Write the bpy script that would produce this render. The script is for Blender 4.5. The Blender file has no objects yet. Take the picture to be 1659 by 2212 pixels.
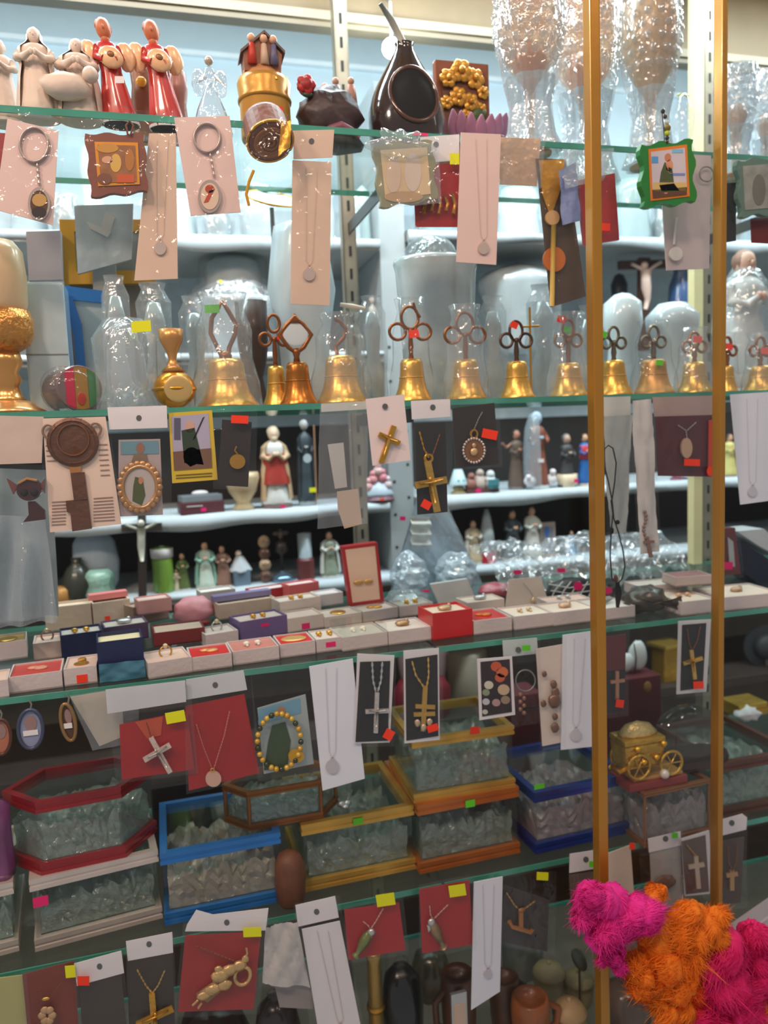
import bpy, bmesh, math, random
from mathutils import Vector, Matrix
random.seed(7)
PI = math.pi
scene = bpy.context.scene
COL = scene.collection

# ------------------------------------------------------------------ camera
W, H, FPX = 1659.0, 2212.0, 1661.0
CAM = Vector((0.0, 0.0, 1.40))
yaw, pit, rol = math.radians(15.32), math.radians(5.97), math.radians(2.30)
FWD = Vector((math.sin(yaw) * math.cos(pit), math.cos(yaw) * math.cos(pit), -math.sin(pit)))
R0 = Vector((math.cos(yaw), -math.sin(yaw), 0.0))
U0 = R0.cross(FWD)
RGT = R0 * math.cos(rol) - U0 * math.sin(rol)
UPV = U0 * math.cos(rol) + R0 * math.sin(rol)
cd = bpy.data.cameras.new('camera')
cam = bpy.data.objects.new('camera', cd)
COL.objects.link(cam)
m4 = Matrix.Identity(4)
for i in range(3):
    m4[i][0], m4[i][1], m4[i][2], m4[i][3] = RGT[i], UPV[i], -FWD[i], CAM[i]
cam.matrix_world = m4
cd.sensor_fit = 'VERTICAL'
cd.sensor_height = 24.0
cd.lens = FPX / H * 24.0
cd.clip_start = 0.02
cd.dof.use_dof = True
cd.dof.focus_distance = 0.76
cd.dof.aperture_fstop = (cd.lens / 1000.0) / 0.0054
scene.camera = cam

# ------------------------------------------------------------------ light
def lin(c):
    out = []
    for v in c[:3]:
        v = v / 255.0
        out.append(v / 12.92 if v <= 0.04045 else ((v + 0.055) / 1.055) ** 2.4)
    return out
wd = bpy.data.worlds.new('shop')
scene.world = wd
wd.use_nodes = True
bg = wd.node_tree.nodes['Background']
bg.inputs[0].default_value = (0.53, 0.53, 0.55, 1)
bg.inputs[1].default_value = 0.56
def area(name, loc, target, sx, sy, watt, col):
    l = bpy.data.lights.new(name, 'AREA')
    l.shape = 'RECTANGLE'; l.size = sx; l.size_y = sy; l.energy = watt; l.color = col
    o = bpy.data.objects.new(name, l); COL.objects.link(o)
    o.location = loc
    o.rotation_euler = (Vector(target) - Vector(loc)).to_track_quat('-Z', 'Y').to_euler()
    return o
for k_, (lx, ly, lz, wt) in enumerate(((-1.05, 0.10, 2.50, 10.5), (-0.45, -0.15, 2.58, 8.5), (0.25, 0.05, 2.60, 3.5), (1.0, -0.10, 2.62, 2.5))):
    area('shop_glint_light', (lx, ly, lz), (lx * .4 + .1, 1.0, 1.45), 0.16, 0.16, wt, (1.0, 0.73, 0.57))  # warm shop light, split into small unseen bulbs added for glints on plastic
area('case_tube_front_light', (0.6, 1.12, 2.22), (0.6, 1.13, 0.0), 2.6, 0.06, 27, (0.80, 0.94, 1.0))
area('case_tube_rear_light', (0.6, 1.47, 2.19), (0.6, 1.80, 1.68), 2.6, 0.06, 10, (0.80, 0.94, 1.0))
vs = scene.view_settings
scene.display_settings.display_device = 'sRGB'
vs.view_transform = 'Standard'; vs.look = 'None'; vs.exposure = 0.10; vs.gamma = 1.0
vs.use_curve_mapping = False
scene.cycles.transparent_max_bounces = 24
scene.cycles.max_bounces = 8

# ------------------------------------------------------------------ pixel to place
def ray(px, py):
    return FWD + RGT * ((px - W / 2) / FPX) - UPV * ((py - H / 2) / FPX)
def P(px, py, Y):
    d = ray(px, py)
    return CAM + d * ((Y - CAM.y) / d.y)
def G(px, py, Z):
    d = ray(px, py)
    return CAM + d * ((Z - CAM.z) / d.z)
def S(px, py, Y):
    return (Y - CAM.y) / ray(px, py).y / FPX
def proj(p):
    q = p - CAM
    z = q.dot(FWD)
    return W / 2 + FPX * q.dot(RGT) / z, H / 2 - FPX * q.dot(UPV) / z
D = 0.90
Z1, Z2, Z3, Z4, Z5 = [1.40 + v for v in (0.349, 0.0363, -0.2738, -0.5905, -0.905)]
YB = 1.50
W1, W2, W3, W4, W5 = P(500, 505, YB).z, P(820, 757, YB).z, P(800, 1086, YB).z, P(450, 1276, YB).z, P(900, 1565, YB).z
def stand(x, ytop, Y, Z):
    p = P(x, ytop, Y)
    yb = proj(Vector((p.x, Y, Z)))[1]
    X = P(x, (ytop + yb) / 2, Y).x
    return Vector((X, Y, Z)), p.z - Z, S(x, (ytop + yb) / 2, Y)

# ------------------------------------------------------------------ materials
MC = {}
def M(c, rough=0.5, metal=0.0, bump=0.0, bs=80.0, var=0.05, coat=0.0, vs_=25.0, emit=0.0):
    key = (tuple(c), rough, metal, bump, bs, var, coat, vs_, emit)
    if key in MC: return MC[key]
    m = bpy.data.materials.new('surface_%d' % len(MC)); m.use_nodes = True
    nt = m.node_tree; b = nt.nodes['Principled BSDF']
    l = lin(c)
    b.inputs['Roughness'].default_value = rough
    b.inputs['Metallic'].default_value = metal
    if coat: b.inputs['Coat Weight'].default_value = coat; b.inputs['Coat Roughness'].default_value = 0.08
    tc = nt.nodes.new('ShaderNodeTexCoord')
    n = nt.nodes.new('ShaderNodeTexNoise'); n.inputs['Scale'].default_value = vs_; n.inputs['Detail'].default_value = 3
    nt.links.new(tc.outputs['Object'], n.inputs['Vector'])
    mx = nt.nodes.new('ShaderNodeMix'); mx.data_type = 'RGBA'
    nt.links.new(n.outputs['Fac'], mx.inputs['Factor'])
    mx.inputs[6].default_value = [max(0, v * (1 - 2 * var)) for v in l] + [1]
    mx.inputs[7].default_value = [min(1, v * (1 + 2 * var)) for v in l] + [1]
    nt.links.new(mx.outputs[2], b.inputs['Base Color'])
    if emit:
        b.inputs['Emission Color'].default_value = l + [1]; b.inputs['Emission Strength'].default_value = emit
    if bump:
        n2 = nt.nodes.new('ShaderNodeTexNoise'); n2.inputs['Scale'].default_value = bs; n2.inputs['Detail'].default_value = 2
        nt.links.new(tc.outputs['Object'], n2.inputs['Vector'])
        bp = nt.nodes.new('ShaderNodeBump'); bp.inputs['Strength'].default_value = bump; bp.inputs['Distance'].default_value = 0.004
        nt.links.new(n2.outputs['Fac'], bp.inputs['Height'])
        nt.links.new(bp.outputs['Normal'], b.inputs['Normal'])
    MC[key] = m
    return m
def clear(name, tint, body, haze=0.06, f0=0.05, rough=0.08, bump=0.0, bs=60.0, fres=0.6):
    """thin clear sheet: lets light through, mirrors by Fresnel, a little haze of its own"""
    if name in MC: return MC[name]
    m = bpy.data.materials.new(name); m.use_nodes = True
    nt = m.node_tree; nt.nodes.clear()
    out = nt.nodes.new('ShaderNodeOutputMaterial')
    tr = nt.nodes.new('ShaderNodeBsdfTransparent'); tr.inputs[0].default_value = list(tint) + [1]
    df = nt.nodes.new('ShaderNodeBsdfDiffuse'); df.inputs[0].default_value = lin(body) + [1]
    gl = nt.nodes.new('ShaderNodeBsdfGlossy'); gl.inputs[0].default_value = (.95, .95, .95, 1); gl.inputs['Roughness'].default_value = rough
    lw = nt.nodes.new('ShaderNodeLayerWeight'); lw.inputs['Blend'].default_value = 0.5
    pw = nt.nodes.new('ShaderNodeMath'); pw.operation = 'POWER'; pw.inputs[1].default_value = 5.0
    nt.links.new(lw.outputs['Facing'], pw.inputs[0])
    ma = nt.nodes.new('ShaderNodeMath'); ma.operation = 'MULTIPLY_ADD'; ma.use_clamp = True
    nt.links.new(pw.outputs[0], ma.inputs[0]); ma.inputs[1].default_value = fres; ma.inputs[2].default_value = f0
    m1 = nt.nodes.new('ShaderNodeMixShader'); m1.inputs[0].default_value = haze
    nt.links.new(tr.outputs[0], m1.inputs[1]); nt.links.new(df.outputs[0], m1.inputs[2])
    m2 = nt.nodes.new('ShaderNodeMixShader')
    nt.links.new(ma.outputs[0], m2.inputs[0]); nt.links.new(m1.outputs[0], m2.inputs[1]); nt.links.new(gl.outputs[0], m2.inputs[2])
    nt.links.new(m2.outputs[0], out.inputs[0])
    if bump:
        tc = nt.nodes.new('ShaderNodeTexCoord')
        n2 = nt.nodes.new('ShaderNodeTexNoise'); n2.inputs['Scale'].default_value = bs; n2.inputs['Detail'].default_value = 2; n2.inputs['Distortion'].default_value = 1.2
        nt.links.new(tc.outputs['Object'], n2.inputs['Vector'])
        bp = nt.nodes.new('ShaderNodeBump'); bp.inputs['Strength'].default_value = bump; bp.inputs['Distance'].default_value = 0.006
        nt.links.new(n2.outputs['Fac'], bp.inputs['Height'])
        nt.links.new(bp.outputs['Normal'], gl.inputs['Normal'])
    MC[name] = m
    return m
GLASS = clear('door_glass', (0.985, 0.988, 0.985), (200, 200, 200), 0.0, 0.007, 0.02, fres=.5)
SHELFG = clear('shelf_glass', (0.92, 0.96, 0.94), (150, 185, 175), 0.03, 0.02, 0.04, fres=.5)
SHELFE = M((70, 148, 128), 0.15, 0, 0.4, 30, 0.35, 0.6, 9)
CASKG = clear('casket_glass', (0.95, 0.97, 0.96), (150, 165, 158), 0.02, 0.025, 0.03, fres=.6)
FILM = clear('clear_bag_film', (0.985, 0.985, 0.985), (225, 225, 228), 0.010, 0.038, 0.10, 0.5, 55)
HAZE = clear('hazy_bag_film', (0.96, 0.97, 0.975), (215, 222, 226), 0.14, 0.09, 0.12, 0.8, 38)
THICK = clear('thick_bag_film', (0.90, 0.93, 0.95), (200, 214, 222), 0.34, 0.11, 0.14, 0.9, 40)
CRYST = clear('crystal_glass', (0.93, 0.95, 0.96), (225, 232, 236), 0.14, 0.13, 0.05, 0.4, 70, 1.0)
AMBERG = clear('amber_glass', (0.93, 0.80, 0.68), (206, 142, 96), 0.26, 0.10, 0.08, 0.5, 90, 1.0)
GOLD = M((214, 158, 62), 0.28, 0.85, 0.25, 120, 0.10)
GOLDP = M((224, 182, 98), 0.33, 0.8, 0.4, 160, 0.15)
BRASS = M((224, 174, 88), 0.30, 0.8, 0.15, 90, 0.10)
COPPER = M((150, 92, 52), 0.34, 0.75, 0.2, 100, 0.15)
SILVER = M((205, 203, 200), 0.30, 0.8, 0.2, 120, 0.08)
STEEL = M((150, 148, 140), 0.42, 0.65, 0.1, 60, 0.08)
PINKP = M((226, 196, 188), 0.6, 0, 0, 80, 0.03)
BEIGE = M((218, 188, 166), 0.6, 0, 0, 80, 0.04)
WHITE = M((232, 226, 228), 0.55, 0, 0.1, 40, 0.02)
WHITEC = M((226, 228, 238), 0.55, 0, 0.1, 40, 0.02)
CREAM = M((232, 218, 200), 0.6, 0, 0.1, 60, 0.03)
BLACK = M((24, 21, 20), 0.7, 0, 0.15, 300, 0.15)
BROWNK = M((36, 25, 22), 0.7, 0, 0.15, 300, 0.12)
RED = M((160, 14, 10), 0.55, 0, 0.15, 200, 0.08)
REDC = M((168, 24, 20), 0.55, 0, 0.15, 200, 0.08)
MAROON = M((92, 22, 30), 0.6, 0, 0.2, 200, 0.15)
DARK = M((22, 20, 20), 0.8)
HOLE = M((92, 92, 92), 0.9)
SKIN = M((222, 172, 138), 0.55, 0, 0, 80, 0.04)
S_O = M((255, 58, 20), 0.6, 0, 0, 80, 0.02)
S_Y = M((232, 232, 10), 0.6, 0, 0, 80, 0.02)
S_G = M((96, 206, 30), 0.6, 0, 0, 80, 0.02)
S_P = M((234, 28, 112), 0.6, 0, 0, 80, 0.02)
ST = {'o': S_O, 'y': S_Y, 'g': S_G, 'p': S_P, 'w': WHITE}

# ------------------------------------------------------------------ mesh helpers: each returns (verts, faces)
def merge(*vf):
    V, F = [], []
    for v, f in vf:
        k = len(V); V += list(v); F += [tuple(i + k for i in q) for q in f]
    return V, F
def area2(pts):
    return sum(pts[i][0] * pts[(i + 1) % len(pts)][1] - pts[(i + 1) % len(pts)][0] * pts[i][1] for i in range(len(pts)))
def slab(pts, Y, th=0.0012):
    if area2(pts) > 0: pts = list(reversed(pts))
    n = len(pts)
    a = [P(x, y, Y) for x, y in pts]
    V = a + [p + Vector((0, th, 0)) for p in a]
    F = [tuple(range(n)), tuple(reversed(range(n, 2 * n)))]
    F += [(i, i + n, (i + 1) % n + n, (i + 1) % n) for i in range(n)]
    return V, F
def seg(p, q, w):
    dx, dy = q[0] - p[0], q[1] - p[1]; L = math.hypot(dx, dy) or 1
    nx, ny = -dy / L * w / 2, dx / L * w / 2
    return [(p[0] + nx, p[1] + ny), (q[0] + nx, q[1] + ny), (q[0] - nx, q[1] - ny), (p[0] - nx, p[1] - ny)]
def ell(cx, cy, rx, ry=None, n=20, rot=0.0, a0=0.0, a1=2 * PI):
    ry = rx if ry is None else ry
    c, s = math.cos(rot), math.sin(rot); out = []
    full = abs(a1 - a0 - 2 * PI) < 1e-6
    for i in range(n):
        a = a0 + (a1 - a0) * i / (n if full else n - 1)
        x, y = rx * math.cos(a), ry * math.sin(a)
        out.append((cx + x * c - y * s, cy + x * s + y * c))
    return out
def rc(cx, cy, w, h, rot=0.0):
    c, s = math.cos(rot), math.sin(rot)
    return [(cx + x * c - y * s, cy + x * s + y * c) for x, y in ((-w / 2, -h / 2), (w / 2, -h / 2), (w / 2, h / 2), (-w / 2, h / 2))]
def bx4(x0, y0, x1, y1):
    return [(x0, y0), (x1, y0), (x1, y1), (x0, y1)]
def wavy(q, amp=3.0, k=2, n=12):
    out = []
    for i in range(4):
        a, b = q[i], q[(i + 1) % 4]
        dx, dy = b[0] - a[0], b[1] - a[1]; L = math.hypot(dx, dy)
        for j in range(n):
            t = j / n; o = amp * math.sin(t * PI * 2 * k) * (1 if 0 < t else 0)
            out.append((a[0] + dx * t - dy / L * o, a[1] + dy * t + dx / L * o))
    return out
def inset(q, f):
    cx = sum(p[0] for p in q) / len(q); cy = sum(p[1] for p in q) / len(q)
    return [(cx + (p[0] - cx) * f, cy + (p[1] - cy) * f) for p in q]
def tube(pts, r, n=6, closed=False, rs=None):
    pts = [Vector(p) for p in pts]; m = len(pts); V, F = [], []
    for i, p in enumerate(pts):
        a = pts[i - 1] if (i > 0 or closed) else p
        b = pts[(i + 1) % m] if (i < m - 1 or closed) else p
        t = (b - a)
        t = t.normalized() if t.length > 1e-9 else Vector((0, 0, 1))
        ref = Vector((0, 1, 0)) if abs(t.y) < 0.9 else Vector((1, 0, 0))
        u = t.cross(ref).normalized(); v = t.cross(u)
        rr = r * (rs[i] if rs else 1)
        for k in range(n):
            an = 2 * PI * k / n
            V.append(p + u * (math.cos(an) * rr) + v * (math.sin(an) * rr))
    for i in range(m if closed else m - 1):
        for k in range(n):
            j = (i + 1) % m
            F.append((i * n + k, i * n + (k + 1) % n, j * n + (k + 1) % n, j * n + k))
    if not closed:
        F.append(tuple(range(n))); F.append(tuple(reversed(range((m - 1) * n, m * n))))
    return V, F
def ptube(pts, Y, rp, n=6, closed=False, bead=0):
    if bead:
        q = []
        for i in range(len(pts) - (0 if closed else 1)):
            a, b = pts[i], pts[(i + 1) % len(pts)]
            L = max(2, int(math.hypot(b[0] - a[0], b[1] - a[1]) / bead))
            q += [(a[0] + (b[0] - a[0]) * j / L, a[1] + (b[1] - a[1]) * j / L) for j in range(L)]
        if not closed: q.append(pts[-1])
        pts = q
    s = S(pts[0][0], pts[0][1], Y)
    rs = [1.25 if i % 2 else 0.55 for i in range(len(pts))] if bead else None
    return tube([P(x, y, Y) for x, y in pts], rp * s, n, closed, rs)
def blob(c, r, n=12, m=8, noise=0.0, seed=0, kx=3):
    rx, ry, rz = r if hasattr(r, '__len__') else (r, r, r)
    V, F = [], []
    rnd = random.Random(seed); ph = [rnd.uniform(0, 6) for _ in range(4)]
    c = Vector(c)
    V.append(c + Vector((0, 0, rz)))
    for i in range(1, m):
        t = PI * i / m
        for j in range(n):
            a = 2 * PI * j / n
            k = 1 + noise * (math.sin(kx * a + ph[0]) * math.sin(kx * t + ph[1]) + 0.6 * math.sin((kx + 2) * a + ph[2] + 3 * t))
            V.append(c + Vector((rx * math.sin(t) * math.cos(a), ry * math.sin(t) * math.sin(a), rz * math.cos(t))) * k)
    V.append(c - Vector((0, 0, rz)))
    e = len(V) - 1
    for j in range(n):
        F.append((0, 1 + j, 1 + (j + 1) % n)); F.append((e, e - n + (j + 1) % n, e - n + j))
        for i in range(m - 2):
            a = 1 + i * n
            F.append((a + j, a + n + j, a + n + (j + 1) % n, a + (j + 1) % n))
    return V, F
def pblob(cx, cy, rx, ry, Y, dep=0.6, **k):
    s = S(cx, cy, Y)
    return blob(P(cx, cy, Y), (rx * s, min(rx, ry) * s * dep, ry * s), **k)
def lathe(base, prof, n=20, sq=1.0, fold=0.0, fk=8, a0=0.0, a1=2 * PI, hob=0.0, hk=10, seed=0):
    base = Vector(base); V, F = [], []
    full = abs(a1 - a0 - 2 * PI) < 1e-6
    m = n if full else n + 1
    zt = max(1e-6, max(z for r, z in prof)); ph = seed * 1.7
    for r, z in prof:
        for j in range(m):
            a = a0 + (a1 - a0) * j / n
            q = r * (1 + fold * math.sin(fk * a + ph + 3 * z / zt) * (1 - 0.6 * z / zt) + hob * math.sin(hk * a) * math.sin(hk * 2.2 * z / zt))
            V.append(base + Vector((q * math.cos(a), q * math.sin(a) * sq, z)))
    for i in range(len(prof) - 1):
        for j in range(n):
            k = (j + 1) % m
            F.append((i * m + j, i * m + k, (i + 1) * m + k, (i + 1) * m + j))
    if full:
        if prof[0][0] > 1e-5: F.append(tuple(reversed(range(m))))
        if prof[-1][0] > 1e-5: F.append(tuple(range((len(prof) - 1) * m, len(prof) * m)))
    return V, F
def box(c, sz, rz=0.0, bev=0.0, top=1.0):
    """box standing on c (centre of its base); top scales the upper face"""
    x, y, z = sz[0] / 2, sz[1] / 2, sz[2]
    V = [Vector(p) for p in ((-x, -y, 0), (x, -y, 0), (x, y, 0), (-x, y, 0), (-x * top, -y * top, z), (x * top, -y * top, z), (x * top, y * top, z), (-x * top, y * top, z))]
    F = [(3, 2, 1, 0), (4, 5, 6, 7), (0, 1, 5, 4), (1, 2, 6, 5), (2, 3, 7, 6), (3, 0, 4, 7)]
    if bev:
        bm = bmesh.new(); vv = [bm.verts.new(v) for v in V]
        for f in F: bm.faces.new([vv[i] for i in f])
        bmesh.ops.bevel(bm, geom=list(bm.edges), offset=bev, segments=2, affect='EDGES', profile=0.6)
        bm.verts.index_update()
        V = [v.co.copy() for v in bm.verts]; F = [tuple(v.index for v in f.verts) for f in bm.faces]; bm.free()
    R = Matrix.Rotation(rz, 3, 'Z'); c = Vector(c)
    return [c + R @ v for v in V], F
def grid(fn, nu, nv):
    V = [fn(i / nu, j / nv) for j in range(nv + 1) for i in range(nu + 1)]
    F = [(j * (nu + 1) + i, j * (nu + 1) + i + 1, (j + 1) * (nu + 1) + i + 1, (j + 1) * (nu + 1) + i) for j in range(nv) for i in range(nu)]
    return V, F
def film(q, Y, amp=0.0025, nu=8, nv=10, seed=0, th=0.0):
    """crinkled sheet over the pixel quad q (tl,tr,br,bl)"""
    rnd = random.Random(seed); ph = [rnd.uniform(0, 6) for _ in range(8)]
    nu, nv = int(nu * 1.6), int(nv * 1.6)
    jit = {}
    def fn(u, v):
        x = (q[0][0] * (1 - u) + q[1][0] * u) * (1 - v) + (q[3][0] * (1 - u) + q[2][0] * u) * v
        y = (q[0][1] * (1 - u) + q[1][1] * u) * (1 - v) + (q[3][1] * (1 - u) + q[2][1] * u) * v
        w = math.sin(5 * u + ph[0] + 4 * v) * 0.4 + abs(math.sin(4 * v + ph[1] - 5 * u)) * 0.6 - .3 + abs(math.sin(7 * u + ph[2] + 6 * v)) * 0.45 - .2 + rnd.uniform(-.25, .25)
        return P(x, y, Y) + Vector((0, -amp * (1 + w), 0))
    return grid(fn, nu, nv)
def crumple(c, r, seed=0, n=26, m=18, amp=0.22):
    """crumpled bag heap"""
    V, F = blob(c, r, n, m)
    rnd = random.Random(seed); c = Vector(c)
    ph = [rnd.uniform(0, 6) for _ in range(6)]
    out = []
    for v in V:
        d = v - c; L = d.length or 1; e = d / L
        k = 1 + amp * (math.sin(7 * e.x + ph[0]) * math.sin(6 * e.z + ph[1]) + 0.7 * math.sin(11 * e.z + ph[2] + 5 * e.y) + 0.5 * abs(math.sin(17 * e.x + 9 * e.z + ph[3])) + rnd.uniform(-.3, .3))
        out.append(c + d * k)
    return out, F

# ------------------------------------------------------------------ things
THINGS = []
class T:
    def __init__(s, name, label, cat, loc, group=None, kind=None):
        s.name, s.label, s.cat, s.loc, s.group, s.kind, s.parts = name, label, cat, Vector(loc), group, kind, []
        THINGS.append(s)
    def add(s, pname, vf, mat, par=None, smooth=False, label=None, kind=None):
        s.parts.append((pname, vf, mat, par, smooth, label, kind)); return len(s.parts) - 1
    def mesh(s, pname, vf, mat, smooth):
        V, F = vf
        me = bpy.data.meshes.new(pname)
        me.from_pydata([tuple(Vector(v) - s.loc) for v in V], [], F)
        me.update()
        if isinstance(mat, (list, tuple)):
            for q in mat: me.materials.append(q)
        else: me.materials.append(mat)
        if smooth:
            me.polygons.foreach_set('use_smooth', [True] * len(me.polygons))
        return bpy.data.objects.new(pname, me)
    def done(s):
        if len(s.parts) == 1:
            pn, vf, mat, par, sm, lb, kd = s.parts[0]
            root = s.mesh(s.name, vf, mat, sm); COL.objects.link(root); root.location = s.loc
        else:
            root = bpy.data.objects.new(s.name, None); COL.objects.link(root); root.location = s.loc
            root.empty_display_size = 0.02
            obs = []
            for pn, vf, mat, par, sm, lb, kd in s.parts:
                o = s.mesh(pn, vf, mat, sm); COL.objects.link(o)
                o.parent = root if par is None else obs[par]
                if lb: o['label'] = lb
                if kd: o['kind'] = kd
                obs.append(o)
        if s.kind: root['kind'] = s.kind
        if s.label: root['label'] = s.label
        if s.cat: root['category'] = s.cat
        if s.group: root['group'] = s.group
        s.root = root
        return root
def struct(name, vf=None, mat=None, smooth=False, label=None, loc=(0, 0, 0)):
    t = T(name, label, None, loc, kind='structure')
    if vf: t.add(name, vf, mat, None, smooth)
    return t
# ================================================================== the setting
def bar(x0, x1, y0, y1, z0, z1):
    return box(((x0 + x1) / 2, (y0 + y1) / 2, z0), (x1 - x0, y1 - y0, z1 - z0))
XL, XR = -1.5, 2.9
t = struct('wall_back', label='pale and dark panelled back of the display case')
t.add('upper_panel', bar(XL, XR, 1.80, 1.83, W1 + 0.13, 2.75), M((190, 206, 214), 0.5, 0, 0, 80, 0.03))
t.add('shade_tinted_panel', bar(XL, XR, 1.80, 1.83, W2 - 0.14, W1 + 0.13), M((172, 188, 194), 0.4, 0, 0, 80, 0.15))  # same wall as above, shade put into its duller colour
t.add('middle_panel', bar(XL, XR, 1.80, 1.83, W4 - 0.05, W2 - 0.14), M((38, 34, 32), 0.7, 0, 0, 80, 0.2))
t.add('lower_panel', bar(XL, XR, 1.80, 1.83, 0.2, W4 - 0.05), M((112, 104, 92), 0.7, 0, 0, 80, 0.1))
t.add('rail', bar(XL, XR, 1.785, 1.80, P(400, 112, 1.79).z - 0.006, P(400, 112, 1.79).z + 0.004), M((222, 230, 234), 0.4))
struct('floor', bar(XL, XR, 0.70, 1.83, 0.17, 0.20), M((86, 70, 58), 0.5, 0, 0.2, 40, 0.2), label='brown base of the display case')
struct('ceiling', bar(XL, XR, 0.70, 1.83, 2.75, 2.78), M((205, 198, 186), 0.6), label='beige top of the display case')
struct('wall_left', bar(XL - 0.03, XL, 0.82, 1.83, 0.2, 2.75), M((176, 160, 140), 0.6), label='left end panel of the display case')
struct('wall_right', bar(XR, XR + 0.03, 0.82, 1.83, 0.2, 2.75), M((176, 160, 140), 0.6), label='right end panel of the display case')
zv = P(720, 62, 1.34).z
t = struct('trim_1', label='tan pelmet board across the top of the case')
t.add('pelmet_board', bar(XL, XR, 1.34, 1.36, zv + 0.022, zv + 0.42), M((118, 100, 70), 0.55, 0, 0.1, 20, 0.08))
t.add('pelmet_lip', bar(XL, XR, 1.332, 1.362, zv + 0.010, zv + 0.024), M((150, 140, 116), 0.5))
t.add('pelmet_lip', bar(XL, XR, 1.336, 1.362, zv, zv + 0.010), M((118, 106, 84), 0.5))
# sliding doors: two clear leaves on two tracks, each edged by a brass stile
def door(nm, x0, x1, Y, stile_px, wst, label):
    t = struct(nm, label=label)
    t.add('door_pane', bar(x0, x1, Y - 0.002, Y + 0.002, 0.25, 2.65), GLASS, label='clear sliding glass pane')
    xs = P(stile_px, 1000, Y).x
    t.add('door_stile', box((xs, Y, 0.24), (wst, 0.016, 2.42), 0, 0.0015), M((182, 128, 44), 0.34, 0.5, 0.1, 30, 0.12, 0.3, 3), label='gold door stile')
YD1, YD2 = 0.800, 0.822
door('door_1', P(1288, 1000, YD1).x, XR, YD1, 1288, 0.0125, 'glass sliding door with a gold stile on its left edge')
door('door_2', XL, P(1552, 1000, YD2).x, YD2, 1552, 0.0080, 'glass sliding door with a narrow gold stile on its right edge')
t = struct('trim_2', label='brass door track')
t.add('lower_track', bar(XL, XR, 0.785, 0.840, 0.22, 0.25), BRASS)
t.add('upper_track', bar(XL, XR, 0.785, 0.840, 2.65, 2.70), BRASS)

# slotted uprights
YU = 1.262
def upright(px, label, w=0.022):
    x = P(px, 800, YU).x
    t = T('slotted_upright', label, 'shelf upright', (x, YU, 0.2))
    t.add('channel', merge(bar(x - w / 2, x + w / 2, YU, YU + 0.004, 0.2, 2.74), bar(x - w / 2, x - w / 2 + 0.003, YU, YU + 0.022, 0.2, 2.74), bar(x + w / 2 - 0.003, x + w / 2, YU, YU + 0.022, 0.2, 2.74)), M((150, 142, 124), 0.4, 0.55, 0.1, 40, 0.15))
    z = 0.5
    while z < 2.2:
        t.add('slot', bar(x - 0.0022, x + 0.0022, YU - 0.0006, YU, z, z + 0.016), DARK); z += 0.036
    for Z in (Z1, Z2, Z3, Z4):
        b = t.add('bracket', bar(x - 0.0015, x + 0.0015, 0.96, YU, Z - 0.026, Z - 0.0075), M((70, 74, 72), 0.4, 0.6))
    return x
XU1 = upright(768, 'slotted grey metal shelf upright left of the trefoil bells')
XU2 = upright(1531, 'slotted grey metal shelf upright behind the narrow gold stile')
xp = P(1503, 700, 1.24).x
T('cream_post', 'cream painted square post beside the slotted upright on the right', 'post', (xp, 1.24, Z3)).add('p', bar(xp - 0.0095, xp + 0.0095, 1.232, 1.25, Z3, 2.62), M((226, 212, 160), 0.45, 0, 0.05, 20, 0.05))

# glass shelves, three panes to a level
LV = [('top', Z1, 1.125), ('bell', Z2, 1.125), ('jewellery box', Z3, 1.25), ('glass casket', Z4, 1.25), ('lowest', Z5, 1.25)]
for nm, Z, yb in LV:
    for side, a, b in (('left', XL + 0.01, XU1 - 0.002), ('middle', XU1 + 0.002, XU2 - 0.002), ('right', XU2 + 0.002, XR - 0.01)):
        t = T('glass_shelf', 'greenish clear glass %s shelf, %s pane' % (nm, side), 'glass shelf', ((a + b) / 2, D, Z), 'glass shelves')
        t.add('glass_pane', bar(a, b, D + 0.002, yb - 0.002, Z - 0.007, Z), SHELFG)
        t.add('polished_edge', bar(a, b, D, D + 0.002, Z - 0.007, Z), SHELFE, label='green polished front edge')
        t.add('polished_edge', bar(a, b, yb - 0.002, yb, Z - 0.007, Z), SHELFE, label='green polished rear edge')
        if nm == 'top' and side == 'middle': t.add('price_sticker', slab([(892, 285), (924, 288), (924, 294), (892, 292)], D - .0006, .0004), S_P, label='pink price sticker')

# cloth covered shelves at the back
def cloth_shelf(Z, a, b, label, col=(196, 208, 214), y1=1.80, drop=0.024, seed=0):
    t = T('cloth_shelf', label, 'shelf', ((a + b) / 2, YB, Z), 'white covered back shelves')
    t.add('shelf_board', bar(a, b, YB + 0.004, y1, Z - 0.022, Z - 0.002), M((150, 152, 150), 0.5))
    rnd = random.Random(seed); ph = [rnd.uniform(0, 6) for _ in range(3)]
    n = 90
    V, F = [], []
    for i in range(n + 1):
        x = a + (b - a) * i / n
        d = drop * (1 + 0.25 * math.sin(7 * x + ph[0]) + 0.12 * math.sin(31 * x + ph[1]))
        yy = 0.003 * math.sin(40 * x + ph[2])
        V += [Vector((x, y1, Z)), Vector((x, YB + 0.01, Z)), Vector((x, YB + yy - 0.001, Z - 0.003)), Vector((x, YB - 0.002 + yy, Z - d)), Vector((x, YB + 0.003 + yy, Z - d)), Vector((x, YB + 0.004, Z - 0.004))]
    for i in range(n):
        for k in range(5):
            F.append((i * 6 + k, (i + 1) * 6 + k, (i + 1) * 6 + k + 1, i * 6 + k + 1))
    t.add('white_cloth', (V, F), M(col, 0.6, 0, 0.3, 25, 0.03), smooth=True)
xm = P(870, 1000, YB).x
cloth_shelf(W1, XL + .02, xm - .03, 'white covered back shelf above the wrapped silver bowl', seed=1, col=(176, 190, 196))
cloth_shelf(W1 + .02, xm + .03, XR - .02, 'white covered back shelf behind the long pink card', seed=2, col=(176, 190, 196))
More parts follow.
